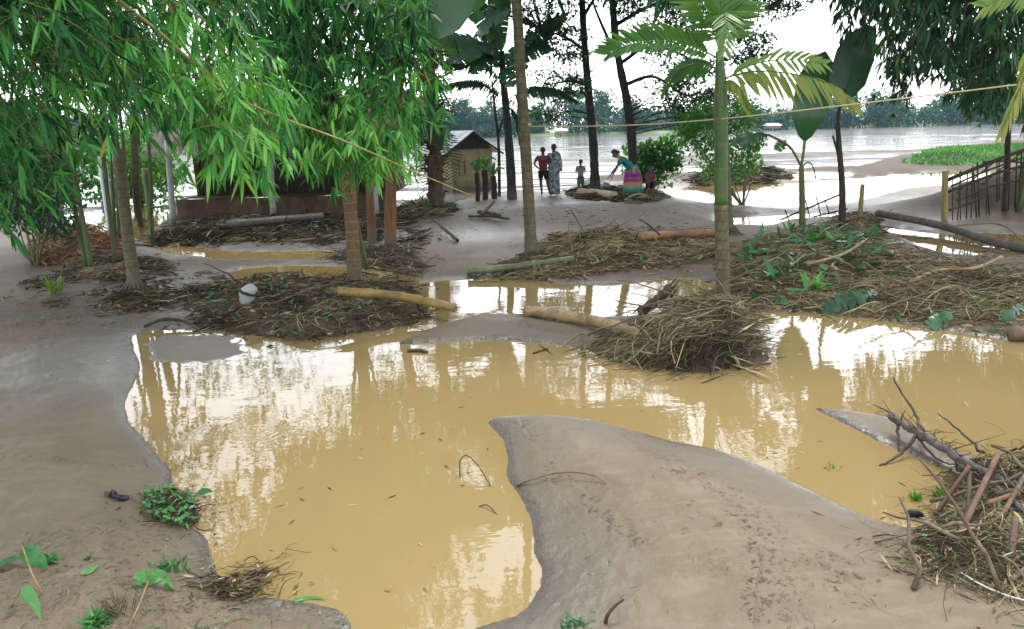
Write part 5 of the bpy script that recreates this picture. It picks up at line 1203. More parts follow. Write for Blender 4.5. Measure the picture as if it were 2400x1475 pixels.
# uncountable bits scattered over the mud
def litter(name, label, outline, n, L, rad, rng, mat, tb=.4, leaves=0, leafL=.05, leafW=.02, lt=.5):
    q = inpoly(rng, np.array(outline, float), n * 3); w_ = fbm(q[:, 0] * .012, q[:, 1] * .03, 3, int(n)); q = q[np.argsort(-w_ + rng.normal(size=len(w_)) * .12)[:n]]
    P = np.array([gp(x, y) for x, y in q])
    th = rng.uniform(0, 6.28, n); ln = L * rng.uniform(.3, 1.5, n); t = np.linspace(-.5, .5, 4)
    X = P[:, :1] + ln[:, None] * t * np.cos(th)[:, None]; Y_ = P[:, 1:2] + ln[:, None] * t * np.sin(th)[:, None] + rng.normal(size=(n, 4)) * ln[:, None] * .05
    Z = gzv(X, Y_) + rad * .6 + np.abs(rng.normal(size=n) * .06 * ln)[:, None] * (t + .5)[None]
    mb = MB().tubes(np.stack([X, Y_, Z], -1), rad * rng.uniform(.4, 1.5, n)[:, None] * np.array([1, 1, .8, .4])[None], 4, np.clip(tb + rng.normal(size=n) * .25, 0, .95))
    if leaves:
        q = inpoly(rng, np.array(outline, float), leaves); B = np.array([gp(x, y, .008) for x, y in q])
        D = rng.normal(size=(leaves, 3)) * np.array([1, 1, .15]) + (0, 0, .1)
        mb.leaves(B, D, rng.normal(size=(leaves, 3)) * np.array([1, 1, .2]), leafL * rng.uniform(.5, 1.4, leaves), leafW * rng.uniform(.6, 1.3, leaves), .1 * leafL, 3, np.clip(lt + rng.normal(size=leaves) * .25, 0, 1), m=1)
    return tag(mb.build(name, [mat, M_LEAFG]), label, 'litter', kind='stuff')
rg = np.random.default_rng(402)
litter('twig_litter', 'scattered twigs over the right mud bank', [(1720,720),(1760,560),(2000,530),(2200,560),(2400,600),(2480,800),(2300,785),(2050,745)], 2200, .20, .0035, rg, M_STRAW, .5, 120, .16, .03, .3)
litter('twig_litter', 'scattered twigs over the sandy rise in the middle', [(960,640),(980,560),(1100,490),(1250,470),(1650,480),(1680,560),(1400,545),(1240,600)], 90, .12, .006, rg, M_STRAWD, .35)
litter('twig_litter', 'small twigs on the left mud bank', [(0,700),(100,640),(420,640),(460,760),(320,780),(100,760)], 160, .10, .004, rg, M_STRAWD, .45, 30, .1, .03, .4)
litter('leaf_litter', 'crumbs of leaf and stalk on the nearest left bank', [(0,1300),(180,1240),(420,1240),(520,1390),(820,1440),(820,1500),(0,1500)], 260, .05, .0012, rg, M_STRAW, .6, 110, .03, .012, .6)
litter('twig_litter', 'fine crumbs on the right sandbar', [(1230,1000),(1700,1090),(2050,1230),(2250,1420),(2200,1480),(1350,1480)], 70, .025, .0012, rg, M_STRAWD, .35)

def drift(label, outline, n, L, rad, rng, mat, tb=.45):
    q = inpoly(rng, np.array(outline, float), n * 2); w_ = fbm(q[:, 0] * .014, q[:, 1] * .045, 4, n); q = q[np.argsort(-w_ + rng.normal(size=len(w_)) * .10)[:n]]
    P = np.array([gp(x, y) for x, y in q]); th = rng.normal(size=n) * .9 + .1; ln = L * np.exp(rng.normal(size=n) * .5); t = np.linspace(-.5, .5, 5); cv = rng.normal(size=n) * .7
    X = P[:, :1] + ln[:, None] * (t * np.cos(th)[:, None] - (cv[:, None] * t ** 2) * np.sin(th)[:, None]); Y_ = P[:, 1:2] + ln[:, None] * (t * np.sin(th)[:, None] + (cv[:, None] * t ** 2) * np.cos(th)[:, None])
    Z = gzv(X, Y_) + rng.uniform(.0, .03, n)[:, None] + np.abs(rng.normal(size=n) * .08 * ln)[:, None] * (t + .5)
    mb = MB().tubes(np.stack([X, Y_, Z], -1), rad * np.exp(rng.normal(size=n) * .5)[:, None] * np.array([.8, 1, 1, .8, .4]), 3, np.clip(tb + rng.normal(size=n) * .27, 0, .97), cap=False)
    j = rng.integers(0, n, int(n * 1.2)); B = P[j] + rng.normal(size=(len(j), 3)) * np.array([.12, .12, 0]); B[:, 2] = gzv(B[:, 0], B[:, 1]) + rng.uniform(.003, .03, len(j))
    mb.leaves(B, rng.normal(size=B.shape) * np.array([1, .6, .2]), rng.normal(size=B.shape) * np.array([1, 1, .5]), L * .35 * np.exp(rng.normal(size=len(j)) * .4), rad * 7 * np.exp(rng.normal(size=len(j)) * .4), .02, 2, np.clip(tb - .1 + rng.normal(size=len(j)) * .25, 0, 1))
    return tag(mb.build('straw_drift', mat), label, 'debris', kind='stuff')
rg = np.random.default_rng(407)
drift('thin matted straw washed over the right mud bank', [(1720,720),(1740,570),(1900,530),(2060,540),(2200,600),(2450,640),(2450,720),(2330,780),(2150,745),(1950,735)], 1700, .26, .0045, rg, M_STRAW, .66)
drift('thin matted straw trailing along the middle ridge', [(1100,650),(1250,590),(1300,545),(1500,535),(1690,540),(1690,630),(1500,630),(1300,655)], 1500, .26, .006, rg, M_STRAW, .6)
drift('dark straw washed over the mud left of the pool', [(60,660),(200,600),(420,640),(600,640),(960,650),(1000,740),(700,800),(450,770),(330,700),(120,720)], 1500, .22, .005, rg, M_STRAWD, .45)
drift('dark straw strewn before the mud hut', [(360,580),(400,520),(800,500),(990,500),(1000,600),(800,580),(600,575)], 1100, .4, .009, rg, M_STRAWD, .45)
q_ = inpoly(rg, np.array([(420,1000),(700,830),(1300,830),(2300,820),(2300,1050),(1900,1120),(1200,960),(1150,1200),(1200,1400),(700,1380),(520,1250)], float), 70)
tag(MB().leaves(pz(q_[:, 0], q_[:, 1], .004), rg.normal(size=(70, 3)) * np.array([1, 1, .05]), rg.normal(size=(70, 3)) * np.array([1, 1, .05]), .05 * rg.uniform(.4, 1.6, 70), .014, .0, 2, rg.uniform(.1, 1, 70)).build('floating_leaves', M_STRAW), 'small leaf scraps floating on the muddy pool', 'leaves', kind='stuff')

# logs, poles and sticks, each one on its own
def log(name, label, pts, r, mat, cat='log', k=12, n=30, taper=.85, wob=.04, nodes=0, group=None, broken=0, rng=rg, twist=0):
    C = spline(pts, n); C = C + wob * r * np.cumsum(rng.normal(size=C.shape), 0) * .3
    R = np.linspace(r, r * taper, n) * (1 + wob * rng.normal(size=n))
    mb = MB()
    if nodes:
        for j in range(1, nodes + 1):
            i = int(j * n / (nodes + 1)); R[i] *= 1.12
    mb.tubes(C, R, k)
    if broken:
        for s_, i, j in ((C[0], 0, 1), (C[-1], -1, -2)):
            d = unit(C[i] - C[j])
            for q in range(broken):
                o_ = rng.normal(size=3) * r * .5; o_ -= d * (o_ @ d)
                mb.tubes(np.stack([s_ + o_ - d * r, s_ + o_ + d * r * rng.uniform(.6, 2.4)]), [r * .3, r * .05], 4)
    return tag(mb.build(name, mat, origin=tuple(C[0])), label, cat, group)
def gl(x, y, dz): return gp(x, y, dz)
log('bamboo_pole', 'yellow bamboo pole jutting out of the dark debris heap over the water', [gl(795, 735, .30), gl(930, 740, .27), gl(1068, 750, .16)], .062, M_YBAM, 'pole', n=24, nodes=3, taper=.95, wob=.01, broken=3)
log('palm_log', 'mottled tan log with a torn end lying on the spit', [gl(1232, 742, .07), gl(1310, 752, .075), gl(1400, 770, .08), gl(1470, 796, .10), gl(1500, 800, .10)], .072, M_TAN, n=40, wob=.08, taper=.9, broken=7)
log('log', 'pale peeled log lying on the rise near the people', [gl(1356, 462, .14), gl(1400, 464, .13), gl(1438, 470, .11)], .135, plainmat('pale_wood', (.55, .43, .29), .7, .35, 5), n=20, wob=.08, taper=.95, broken=3)
log('log', 'orange barked log half buried in the debris ridge', [gl(1498, 572, .12), gl(1560, 568, .14), gl(1690, 565, .16)], .075, M_ORANGE, n=24, wob=.03, taper=1.)
log('bamboo_pole', 'long green bamboo pole lying along the debris ridge', [gl(1096, 645, .07), gl(1200, 640, .10), gl(1345, 628, .16)], .062, M_GBAM, 'pole', n=26, nodes=4, taper=.85, wob=.01)
log('beam', 'long dark wet beam fallen across the right pool', [gl(2056, 520, .20), gl(2200, 548, .18), gl(2330, 580, .10), gl(2460, 602, .05)], .085, M_WOODG, 'beam', n=30, wob=.03)
log('stump', 'dark jagged broken stump sticking out of the straw heap', [gl(1500, 745, .05), gl(1540, 745, .22), gl(1568, 745, .36)], .07, M_WOODD, 'stump', n=14, taper=.75, wob=.12, broken=5)
log('log', 'cut log end at the right edge of the mud bank', [gl(2362, 795, .06), gl(2430, 798, .06), gl(2560, 800, .06)], .085, M_WOOD, n=16)
log('plank', 'grey plank lying in the debris before the mud hut', [gl(535, 560, .32), gl(640, 552, .34), gl(760, 540, .34)], .10, M_WOODG, 'plank', k=4, n=10)
log('post', 'short tan post standing on the weed mound by the pond', [gl(2015, 512, 0), gl(2015, 512, .5), gl(2015, 512, .80)], .055, M_CULM, 'post', n=10, taper=.95)
log('stick', 'thin curved stick lying across the sandbar edge', [gl(1208, 1142, .012), gl(1250, 1132, .03), gl(1300, 1124, .045), gl(1350, 1122, .045), gl(1395, 1126, .03), gl(1420, 1136, .006)], .0075, M_WOOD, 'stick', k=7, taper=.5)
log('twig', 'thin twig looping out of the water beside the sandbar', [gl(1078, 1120, -.01), gl(1080, 1110, .10), gl(1092, 1108, .135), gl(1120, 1120, .10), gl(1150, 1140, .0)], .0045, M_WOODD, 'twig', k=6)
log('twig', 'small twig breaking the water below the loop twig', [gl(1122, 1188, .0), gl(1140, 1190, .02), gl(1165, 1206, 0)], .004, M_WOODD, 'twig', k=6)
log('twig', 'short dark twig floating off the tip of the spit', [gl(1250, 830, .008), gl(1284, 820, .012)], .010, M_WOODD, 'twig', k=6)
log('driftwood', 'dark chunk of bark floating near the spit', [gl(955, 826, .01), gl(980, 825, .02), gl(1002, 828, .01)], .022, M_WOODD, 'driftwood', k=7)
log('stick', 'long straight stick under the front of the straw heap', [gl(1610, 873, .01), gl(1700, 864, .02), gl(1806, 855, .015)], .012, M_WOODD, 'stick', k=6)
log('branch', 'dark bent branch at the edge of the left pool shallows', [gl(338, 772, .03), gl(380, 762, .07), gl(430, 762, .06), gl(470, 778, .02)], .022, M_WOODD, 'branch', k=8, wob=.1)
log('stick', 'reddish stick propped on the dark debris heap', [gl(640, 740, .16), gl(720, 735, .30), gl(800, 722, .36)], .012, M_RED, 'stick', k=6)
log('branch', 'pale bent branch on the right bank mud', [gl(2130, 670, .05), gl(2200, 650, .10), gl(2270, 650, .12), (gl(2345, 628, .16))], .028, M_TAN, 'branch', k=8, wob=.06)
log('stick', 'thin pale stick arching over the right bank debris', [gl(2140, 735, .02), gl(2190, 715, .17), gl(2240, 706, .20), gl(2280, 722, .11), gl(2308, 748, .0)], .010, M_TAN, 'stick', k=6)
log('stick', 'long brown stick lying on the low right debris', [gl(2030, 745, .02), gl(2110, 725, .10), gl(2260, 690, .14)], .014, M_WOOD, 'stick', k=6)
log('branch', 'yellowish forked branch in the leafy debris heap', [gl(1890, 655, .22), gl(1970, 640, .28), gl(2020, 610, .30)], .022, M_TAN, 'branch', k=8)
log('stick', 'orange stick bent over the fallen beam', [gl(2225, 555, .22), gl(2330, 560, .30), gl(2400, 580, .12)], .018, M_ORANGE, 'stick', k=6)
log('stick', 'dark stick pointing up out of the sand behind the ridge', [gl(1368, 545, .02), gl(1352, 528, .12), gl(1338, 512, .20)], .018, M_WOODD, 'stick', k=6)
log('stick', 'dark stick leaning on the orange log', [gl(1545, 575, .20), gl(1520, 560, .26), gl(1498, 550, .32)], .022, M_WOODD, 'stick', k=6)
log('branch', 'mossy branch end stuck in the sand left of the bare trunk', [gl(1072, 568, .04), gl(1046, 555, .14), gl(1018, 545, .28)], .035, M_WOODD, 'branch', k=7, wob=.12)
log('stick', 'thin dark stick slanting in the wet sand', [gl(945, 590, .02), gl(975, 572, .10), gl(1010, 555, .2)], .012, M_WOODD, 'stick', k=6)
log('cut_stem', 'small upright broken twig stump on the near sandbar', [gl(1420, 1460, 0), gl(1424, 1458, .035), gl(1438, 1452, .065), gl(1462, 1440, .085)], .010, M_WOODD, 'stump', k=8, wob=.1, taper=.6, broken=2)
# little log pile on the rise
for k, (a, b_, r, lab) in enumerate((((1100, 512), (1192, 518), .035, 'longest dark driftwood piece in the small pile on the rise'), ((1122, 505), (1172, 520), .05, 'thick dark driftwood piece in the small pile on the rise'), ((1130, 516), (1160, 494), .04, 'slanting driftwood piece atop the small pile on the rise'))):
    log('driftwood', lab, [gl(*a, .05 + .04 * k), gl((a[0] + b_[0]) / 2, (a[1] + b_[1]) / 2, .09 + .05 * k), gl(*b_, .05 + .1 * k)], r, M_WOODD, 'driftwood', k=8, wob=.1, group='driftwood pile on the sandy rise')

# fallen branch at lower right
rg = np.random.default_rng(403)
fb = gl(2085, 1010, .12)
root = empty('fallen_branch', fb, 'bare grey fallen branch reaching over the muddy water at right', 'branch')
def bp(x, y, dz): return gp(x, y, dz)
mainb = spline([bp(2085, 1012, .13), bp(2140, 1045, .12), bp(2200, 1080, .11), bp(2270, 1120, .10), bp(2340, 1150, .08), bp(2420, 1175, .06)], 40)
MB().tubes(mainb + rg.normal(size=(40, 3)) * .004, np.linspace(.034, .022, 40) * (1 + .08 * rg.normal(size=40)), 9).build('stem', M_WOODG, root)
for pts, r in (([bp(2160, 1050, .13), bp(2135, 1010, .17), bp(2105, 975, .22), bp(2085, 985, .36)], .013), ([bp(2150, 1050, .12), bp(2120, 1070, .06), bp(2090, 1085, .02), bp(2058, 1092, .0)], .015), ([bp(2088, 1010, .13), bp(2065, 1000, .15), bp(2040, 998, .17)], .008),
               ([bp(2130, 1042, .12), bp(2200, 1090, .04), bp(2240, 1100, .03)], .012), ([bp(2300, 1100, .12), bp(2250, 1070, .17), bp(2210, 1050, .22), bp(2190, 1040, .24)], .011), ([bp(2220, 1085, .12), bp(2240, 1100, .03), bp(2200, 1110, 0)], .008), ([bp(2100, 1020, .12), bp(2105, 1050, .04), bp(2105, 1060, 0)], .013)):
    C = spline(pts, 14); MB().tubes(C + rg.normal(size=(14, 3)) * .004, np.linspace(r, r * .4, 14), 7).build('side_branch', M_WOODD, root)
tw = MB()
for k in range(70):
    i = rg.integers(2, 38); d = rg.normal(size=3) * .10; d[2] = abs(d[2]) * .8
    tw.tubes(np.stack([mainb[i], mainb[i] + d * .6 + rg.normal(size=3) * .02, mainb[i] + d * rg.uniform(.8, 1.7)]), [.004, .003, .0015], 4)
tw.build('twigs', M_WOODD, root)
# broken timbers in the corner
for lab, a, b_, r, m_ in (('reddish square timber leaning out of the corner tangle', (2240, 1285, .04), (2330, 1130, .20), .020, M_RED), ('second reddish timber crossing low in the corner tangle', (2190, 1215, .02), (2260, 1180, .26), .016, M_RED), ('upright red stake at the right edge of the tangle', (2365, 1345, .0), (2368, 1290, .20), .020, M_RED),
        ('dark upright forked stick in the corner tangle', (2268, 1260, 0), (2262, 1180, .22), .014, M_WOODD), ('orange split wood lying in the corner tangle', (2310, 1200, .05), (2385, 1180, .07), .022, M_ORANGE), ('grey slat sliding into the water by the tangle', (2300, 1130, .06), (2390, 1215, .06), .022, M_WOODG), ('long red stick lying low at the tangle edge', (2050, 1275, .01), (2150, 1258, .03), .005, M_RED), ('brown stick slanting over the corner tangle', (2330, 1250, .03), (2420, 1130, .20), .016, M_WOOD)):
    log('timber' if r > .013 else 'stick', lab, [gl(*a), [(p + q) / 2 for p, q in zip(gl(*a), gl(*b_))], gl(*b_)], r, m_, 'timber', k=5, n=10, rng=rg)
tag(MB().tubes(spline([gl(2250, 1350, .02), gl(2300, 1380, .02), gl(2360, 1405, .02), gl(2440, 1425, .02)], 20), .004, 6).build('fallen_string', M_WHITE), 'thin white string lying in the lower right corner', 'string')

# rope across the yard
rp = spline([at(1238, 297, 13.05), at(1450, 295, 11.6), at(1690, 279, 9.68), at(2000, 245, 8.2), at(2400, 197, 6.7), at(2700, 160, 6.0)], 90)
M_ROPE = plainmat('yellow_rope', (.55, .47, .28), .7, .2, 40)
root = empty('rope', rp[0], 'yellow rope stretched from the bare trunk across to the right', 'rope')
MB().tubes(rp, np.linspace(.011, .006, 90), 8).build('line', M_ROPE, root)
th = np.linspace(0, 2 * math.pi * 2, 50); kc = at(1230, 297, 13.17)
MB().tubes(np.stack([kc[0] + .1 * np.cos(th), kc[1] + .1 * np.sin(th), kc[2] + .02 * th / 6], 1), .014, 7).build('knot', M_ROPE, root)

# ------------------------------------------------------------------ bamboo fence on the right
rg = np.random.default_rng(404)
fpb = gp(2215, 518); YF = fpb[1]
root = empty('bamboo_fence', fpb, 'rickety dark bamboo fence climbing the mud mound at right', 'fence')
def fy(x): return YF + (x - 2215) * .004
def F(x, y): return at(x, y, fy(x))
def fpost(x, yb, yt, r):
    a = F(x, yb); a[2] = min(a[2], gz(a[0], a[1])) - .1
    MB().tubes(spline([a, (a + F(x, yt)) / 2, F(x + rg.normal() * 2, yt)], 8), r, 8).build('post', M_CULM if x < 2300 else M_STEMD, root)
fpost(2215, 520, 400, .07); fpost(2366, 410, 270, .06); fpost(2500, 400, 250, .06)
for pts, r in (([(2218,422),(2290,392),(2345,370),(2410,348),(2540,320)], .045), ([(2218,450),(2300,418),(2345,402),(2410,386),(2540,365)], .034), ([(2222,492),(2262,478),(2300,462)], .03), ([(2300,380),(2360,378),(2420,386)], .02), ([(2226,436),(2300,404),(2350,385),(2420,362),(2540,340)], .022), ([(2240,470),(2310,440),(2370,425),(2540,395)], .026), ([(2240,452),(2300,402),(2330,378)], .016), ([(2300,432),(2350,390),(2390,358)], .016), ([(2360,410),(2410,372),(2450,345)], .016)):
    MB().tubes(spline([F(*p) - np.array([0, .05, 0]) for p in pts], 24), r, 7).build('rail', M_STEMD, root)
for x in np.arange(2230, 2530, 11.5):
    xx = x + rg.normal() * 3; yt = np.interp(xx, [2218, 2290, 2345, 2410, 2540], [420, 390, 367, 347, 318]) + rg.normal() * 6
    a = F(xx, yt + 105); b_ = F(xx + rg.normal() * 4, yt); a[2] = min(a[2], gz(a[0], a[1]) - .02) if a[2] < gz(a[0], a[1]) + .25 else a[2]
    MB().tubes(np.stack([a, b_]), rg.uniform(.012, .022), 6).build('stake', M_STEMD, root)
# broken fence lying by the pond
root = empty('broken_fence', gp(1860, 525), 'collapsed thin bamboo fence leaning by the bright pond', 'fence')
for a, b_, r in (((1830, 518, .03), (1972, 455, .55), .022), ((1905, 512, .03), (1985, 490, .1), .02)):
    MB().tubes(spline([gl(a[0], a[1], a[2]), (gl(a[0], a[1], a[2]) + at(b_[0], b_[1], 16.6)) / 2, at(b_[0], b_[1], 16.6)], 10), r, 6).build('rail', M_STEMD, root)
for x, y, yt in ((1900, 512, 470), (1925, 505, 462), (1852, 520, 492), (1945, 500, 468)):
    a = gp(x, y); MB().tubes(np.stack([a - (0, 0, .05), at(x - 12, yt, a[1])]), .016, 6).build('stake', M_STEMD, root)

# ------------------------------------------------------------------ grass and small plants
rg = np.random.default_rng(405)
def tuft(name, label, x, y, n, L, W, rng, mat, tb=.6, spread=.5, cat='plant', sx=.05, dr=.5, lean=(0, 0)):
    c = gp(x, y); root = empty(name, c, label, cat)
    B = c + rng.normal(size=(n, 3)) * np.array([sx, sx * .7, 0]); B[:, 2] = gzv(B[:, 0], B[:, 1])
    D = np.stack([rng.normal(size=n) * spread + lean[0], rng.normal(size=n) * spread + lean[1], np.ones(n)], 1)
    MB().leaves(B, D, rng.normal(size=(n, 3)) * np.array([1, 1, .1]), L * rng.uniform(.5, 1.2, n), W, dr * L * rng.uniform(.3, 1.5, n), 4, np.clip(tb + rng.normal(size=n) * .15, 0, 1), fold=.2).build('blades', mat, root)
    return root
poly = cat_close(np.array([gp(x, y)[:2] for x, y in [(2110,382),(2150,366),(2200,352),(2300,344),(2400,338),(2600,330),(2600,372),(2400,380),(2250,390),(2160,388)]]), 3)
n = 14000; q = inpoly(rg, poly, n); B = np.stack([q[:, 0], q[:, 1], gzv(q[:, 0], q[:, 1])], 1)
D = np.stack([rg.normal(size=n) * .9, rg.normal(size=n) * .9, np.ones(n)], 1)
tag(MB().leaves(B, D, rg.normal(size=(n, 3)) * np.array([1, 1, .1]), (.20 + .22 * np.clip(.5 + 1.5 * fbm(q[:, 0] * .4, q[:, 1] * .6, 3, 15), 0, 1)) * rg.uniform(.4, 1.3, n), .045, .12, 3, np.clip(.22 + 1.3 * fbm(q[:, 0] * .5, q[:, 1] * .5, 3, 5) + rg.normal(size=n) * .15, 0, 1)).build('grass', M_BUSH), 'bright green grass on the mud bank beside the river', 'grass', kind='stuff')
tuft('grass_tuft', 'yellow green grass tuft on the far left mud', 132, 690, 40, .36, .025, rg, M_PALM, .75, .3)
tuft('fern', 'pale yellow green fern beside the shaggy palm', 1000, 492, 70, .75, .05, rg, M_PALM, .85, .8, sx=.1)
tuft('fern', 'small yellow shoot before the orange banana stem', 900, 500, 40, .5, .04, rg, M_PALM, .8, .4, sx=.08)
tuft('weed', 'dark green leaf fan at the foot of the leafy debris', 1900, 680, 30, .36, .05, rg, M_BAM, .75, .8, sx=.04, dr=.8)
tuft('weed', 'dry grass stubs poking from the left water edge', 440, 1090, 40, .10, .004, rg, M_STRAWD, .2, .7, sx=.09)
tuft('weed', 'left of two small green sprigs standing in the water', 2145, 1172, 34, .075, .010, rg, M_BUSH, .5, .6, sx=.014)
tuft('weed', 'right of two small green sprigs standing in the water', 2205, 1168, 34, .08, .010, rg, M_BUSH, .5, .6, sx=.014)
tuft('weed', 'faint sprig breaking the water off the sandbar', 1950, 1100, 12, .05, .006, rg, M_BUSH, .5, .8, sx=.02)
tuft('weed', 'flattened green sprig at the bottom edge of the sandbar', 1345, 1466, 50, .055, .010, rg, M_LEAFG, .55, 1.2, sx=.05)
tuft('weed', 'clump of green weed at the bottom left', 225, 1462, 60, .075, .018, rg, M_LEAFG, .75, 1.0, sx=.025)
tuft('weed', 'green weed behind the upright broad leaf', 120, 1318, 50, .07, .016, rg, M_LEAFG, .7, 1.0, sx=.03)
tuft('weed', 'thin brown weed tuft at the bottom edge', 275, 1440, 50, .12, .004, rg, M_STRAWD, .5, .6, sx=.03)
tuft('weed', 'leafy weed lying across the near left bank', 395, 1330, 50, .06, .014, rg, M_LEAFG, .55, 1.1, sx=.05)
tuft('weed', 'tiny green sprout beside the fallen pale leaf', 210, 1310, 16, .04, .012, rg, M_LEAFG, .7, .8, sx=.008)
def broadleaf(label, base, pts, w, up, tint, tear=.1, mat=None, stalk=None, name='fallen_leaf', strips=10, vd=.1):
    root = empty(name, base, label, 'leaf')
    mb = MB(); banana_leaf(mb, pts, w, up, rg, tint, strips, vd, tear, rib=.004, prof=([0, .12, .35, .7, 1], [.05, .75, 1., .6, .02])); mb.build('blade', mat or M_LEAFG, root)
    if stalk is not None: MB().tubes(spline(stalk, 10), .004, 6).build('stalk', M_TAN, root)
    return root
b_ = gp(100, 1392)
broadleaf('upright broad green leaf on a pale stalk at lower left', b_, [gp(66, 1345, .16), gp(80, 1345, .12), gp(100, 1345, .07), gp(116, 1345, .03)], .11, (.2, -1, .3), .6, stalk=[b_, gp(80, 1370, .07), gp(66, 1345, .165)], vd=.05)
broadleaf('drooping pale green leaf near the bottom left corner', gp(95, 1450), [gp(58, 1418, .10), gp(66, 1425, .09), gp(85, 1440, .06), gp(98, 1465, .02)], .07, (-.2, -.8, .6), .85, stalk=[gp(20, 1432, .01), gp(45, 1425, .06), gp(58, 1418, .10)])
broadleaf('small pale leaf lying on the near left mud', gp(215, 1348), [gp(196, 1352, .01), gp(208, 1345, .025), gp(220, 1338, .025), gp(236, 1328, .015)], .065, (0, -.5, 1), .95)
broadleaf('crumpled bright green leaf with a yellow stalk', gp(360, 1385), [gp(320, 1378, .02), gp(345, 1370, .05), gp(375, 1372, .05), gp(408, 1388, .015)], .10, (.1, -.6, 1), .7, tear=.4, stalk=[gp(300, 1478, .005), gp(330, 1420, .02), gp(350, 1378, .04)])
broadleaf('round green leaf floating over the water beside the weed mound', gp(485, 1170), [gp(464, 1170, .03), gp(476, 1166, .045), gp(490, 1164, .045), gp(502, 1164, .035)], .055, (0, -.7, 1), .35, stalk=[gp(455, 1190, .01), gp(460, 1180, .03), gp(466, 1170, .03)])
broadleaf('narrow dark leaf lying at the left picture edge', gp(30, 1340), [gp(-20, 1345, .02), gp(10, 1335, .05), gp(40, 1328, .05), gp(66, 1322, .03)], .045, (0, -.5, 1), .2)
broadleaf('pale leaf floating at the near water edge', gp(725, 1408), [gp(685, 1412, .006), gp(710, 1406, .01), gp(740, 1404, .01), gp(766, 1408, .006)], .03, (0, -.3, 1), .9)
broadleaf('torn dark green banana leaf on the right bank shore', gp(1980, 735), [gp(1925, 738, .03), gp(1970, 730, .12), gp(2020, 722, .16), gp(2060, 700, .10)], .28, (.1, -.8, .6), .12, tear=.8, mat=M_BANANA, strips=14)
broadleaf('green folded banana leaf piece near the right shore', gp(2200, 775), [gp(2172, 778, .03), gp(2195, 772, .10), gp(2215, 765, .12), gp(2240, 752, .12)], .20, (-.2, -.8, .5), .5, tear=.5, mat=M_BANANA)
broadleaf('small torn green leaf at the right edge of the bank', gp(2370, 750), [gp(2340, 758, .03), gp(2365, 750, .08), gp(2390, 742, .1), gp(2420, 738, .05)], .16, (0, -.7, .7), .3, tear=.7, mat=M_BANANA)
broadleaf('yellow leaf lying on the sandbar', gp(1645, 1112), [gp(1636, 1113, .004), gp(1642, 1111, .008), gp(1648, 1111, .008), gp(1656, 1113, .004)], .018, (0, -.3, 1), .9, mat=M_DRY)
broadleaf('tiny yellow leaf floating mid pool', gp(1067, 903), [gp(1066, 912, .004), gp(1067, 906, .006), gp(1067, 900, .006), gp(1067, 894, .004)], .035, (0, -.3, 1), .97, mat=M_PALM)

# litter with a name
sb = gl(277, 1168, .018)
root = empty('sandal', sb, 'black muddy sandal lying on the near left bank', 'sandal')
c = spline([gl(246, 1160, .016), gl(265, 1166, .02), gl(290, 1172, .022), gl(306, 1170, .012)], 14)
V = np.array([[c[i] + np.array([.0, s_ * .028 * w, 0]) + np.array([0, 0, .012 * (1 - abs(s_))]) for s_ in (-1, -.5, 0, .5, 1)] for i, w in zip(range(14), np.interp(np.linspace(0, 1, 14), [0, .15, .5, .85, 1], [.4, 1, .75, 1, .5]))])
M_BLK = plainmat('black_rubber', (.02, .02, .024), .5, .2, 20)
MB().grid(V).grid(V - np.array([0, 0, .02])).build('sole', M_BLK, root)
MB().tubes(spline([c[4] + (0, -.026, 0), c[5] + (0, 0, .03), c[6] + (0, .026, 0)], 8), .006, 6).build('strap', M_BLK, root)
sb = gl(2140, 1213, .015)
tag(MB().tubes(spline([sb + (-.04, 0, .0), sb + (-.01, 0, .015), sb + (.03, -.01, .012), sb + (.055, -.02, 0)], 10), np.array([.012, .02, .024, .026, .024, .026, .022, .018, .012, .004]), 8).build('floating_husk', M_BLK, origin=tuple(sb)), 'small black husk floating off the sandbar tip', 'husk')
# plastic bag caught on the heap
pbag = gp(585, 728, .22)
m_, nt_, b__ = newmat('white_plastic'); b__.inputs['Base Color'].default_value = (.34, .35, .34, 1); b__.inputs['Roughness'].default_value = .3
u, v = np.meshgrid(np.linspace(0, 2 * math.pi, 28), np.linspace(0.03, math.pi - .03, 18))
rr = .13 * (1 + .35 * fbm(u * 1.1 + 3, v * 2.1, 3, 8) * np.sin(v))
root = empty('plastic_bag', pbag, 'crumpled white plastic bag with a black band on the dark heap', 'bag')
MB().grid(np.stack([pbag[0] + rr * np.sin(v) * np.cos(u) * .9 + .05 * np.cos(v), pbag[1] + rr * np.sin(v) * np.sin(u) * .7, pbag[2] + rr * np.cos(v) * 1.15], -1)).build('bag', m_, root)
th = np.linspace(0, 2 * math.pi, 30)
MB().tubes(np.stack([pbag[0] + .125 * np.cos(th) + .03, pbag[1] + .11 * np.sin(th), pbag[2] + .03 - .04 * np.cos(th)], 1), .018, 6).build('band', M_BLK, root)
sht = gp(1425, 452)
xx, yy = np.meshgrid(np.linspace(-.42, .30, 30), np.linspace(-.3, .4, 20))
tag(MB().grid(np.stack([sht[0] + xx, sht[1] + yy, gzv(sht[0] + xx, sht[1] + yy) + .16 + .22 * np.exp(-(xx ** 2 + yy ** 2) / .12) + .10 * fbm(xx * 6, yy * 6, 4, 9)], -1) - sht).build('plastic_sheet', plainmat('grey_plastic', (.30, .34, .37), .22, .3, 6), origin=None), 'crumpled grey plastic sheet at the bending woman feet', 'sheet').location = Vector(sht)
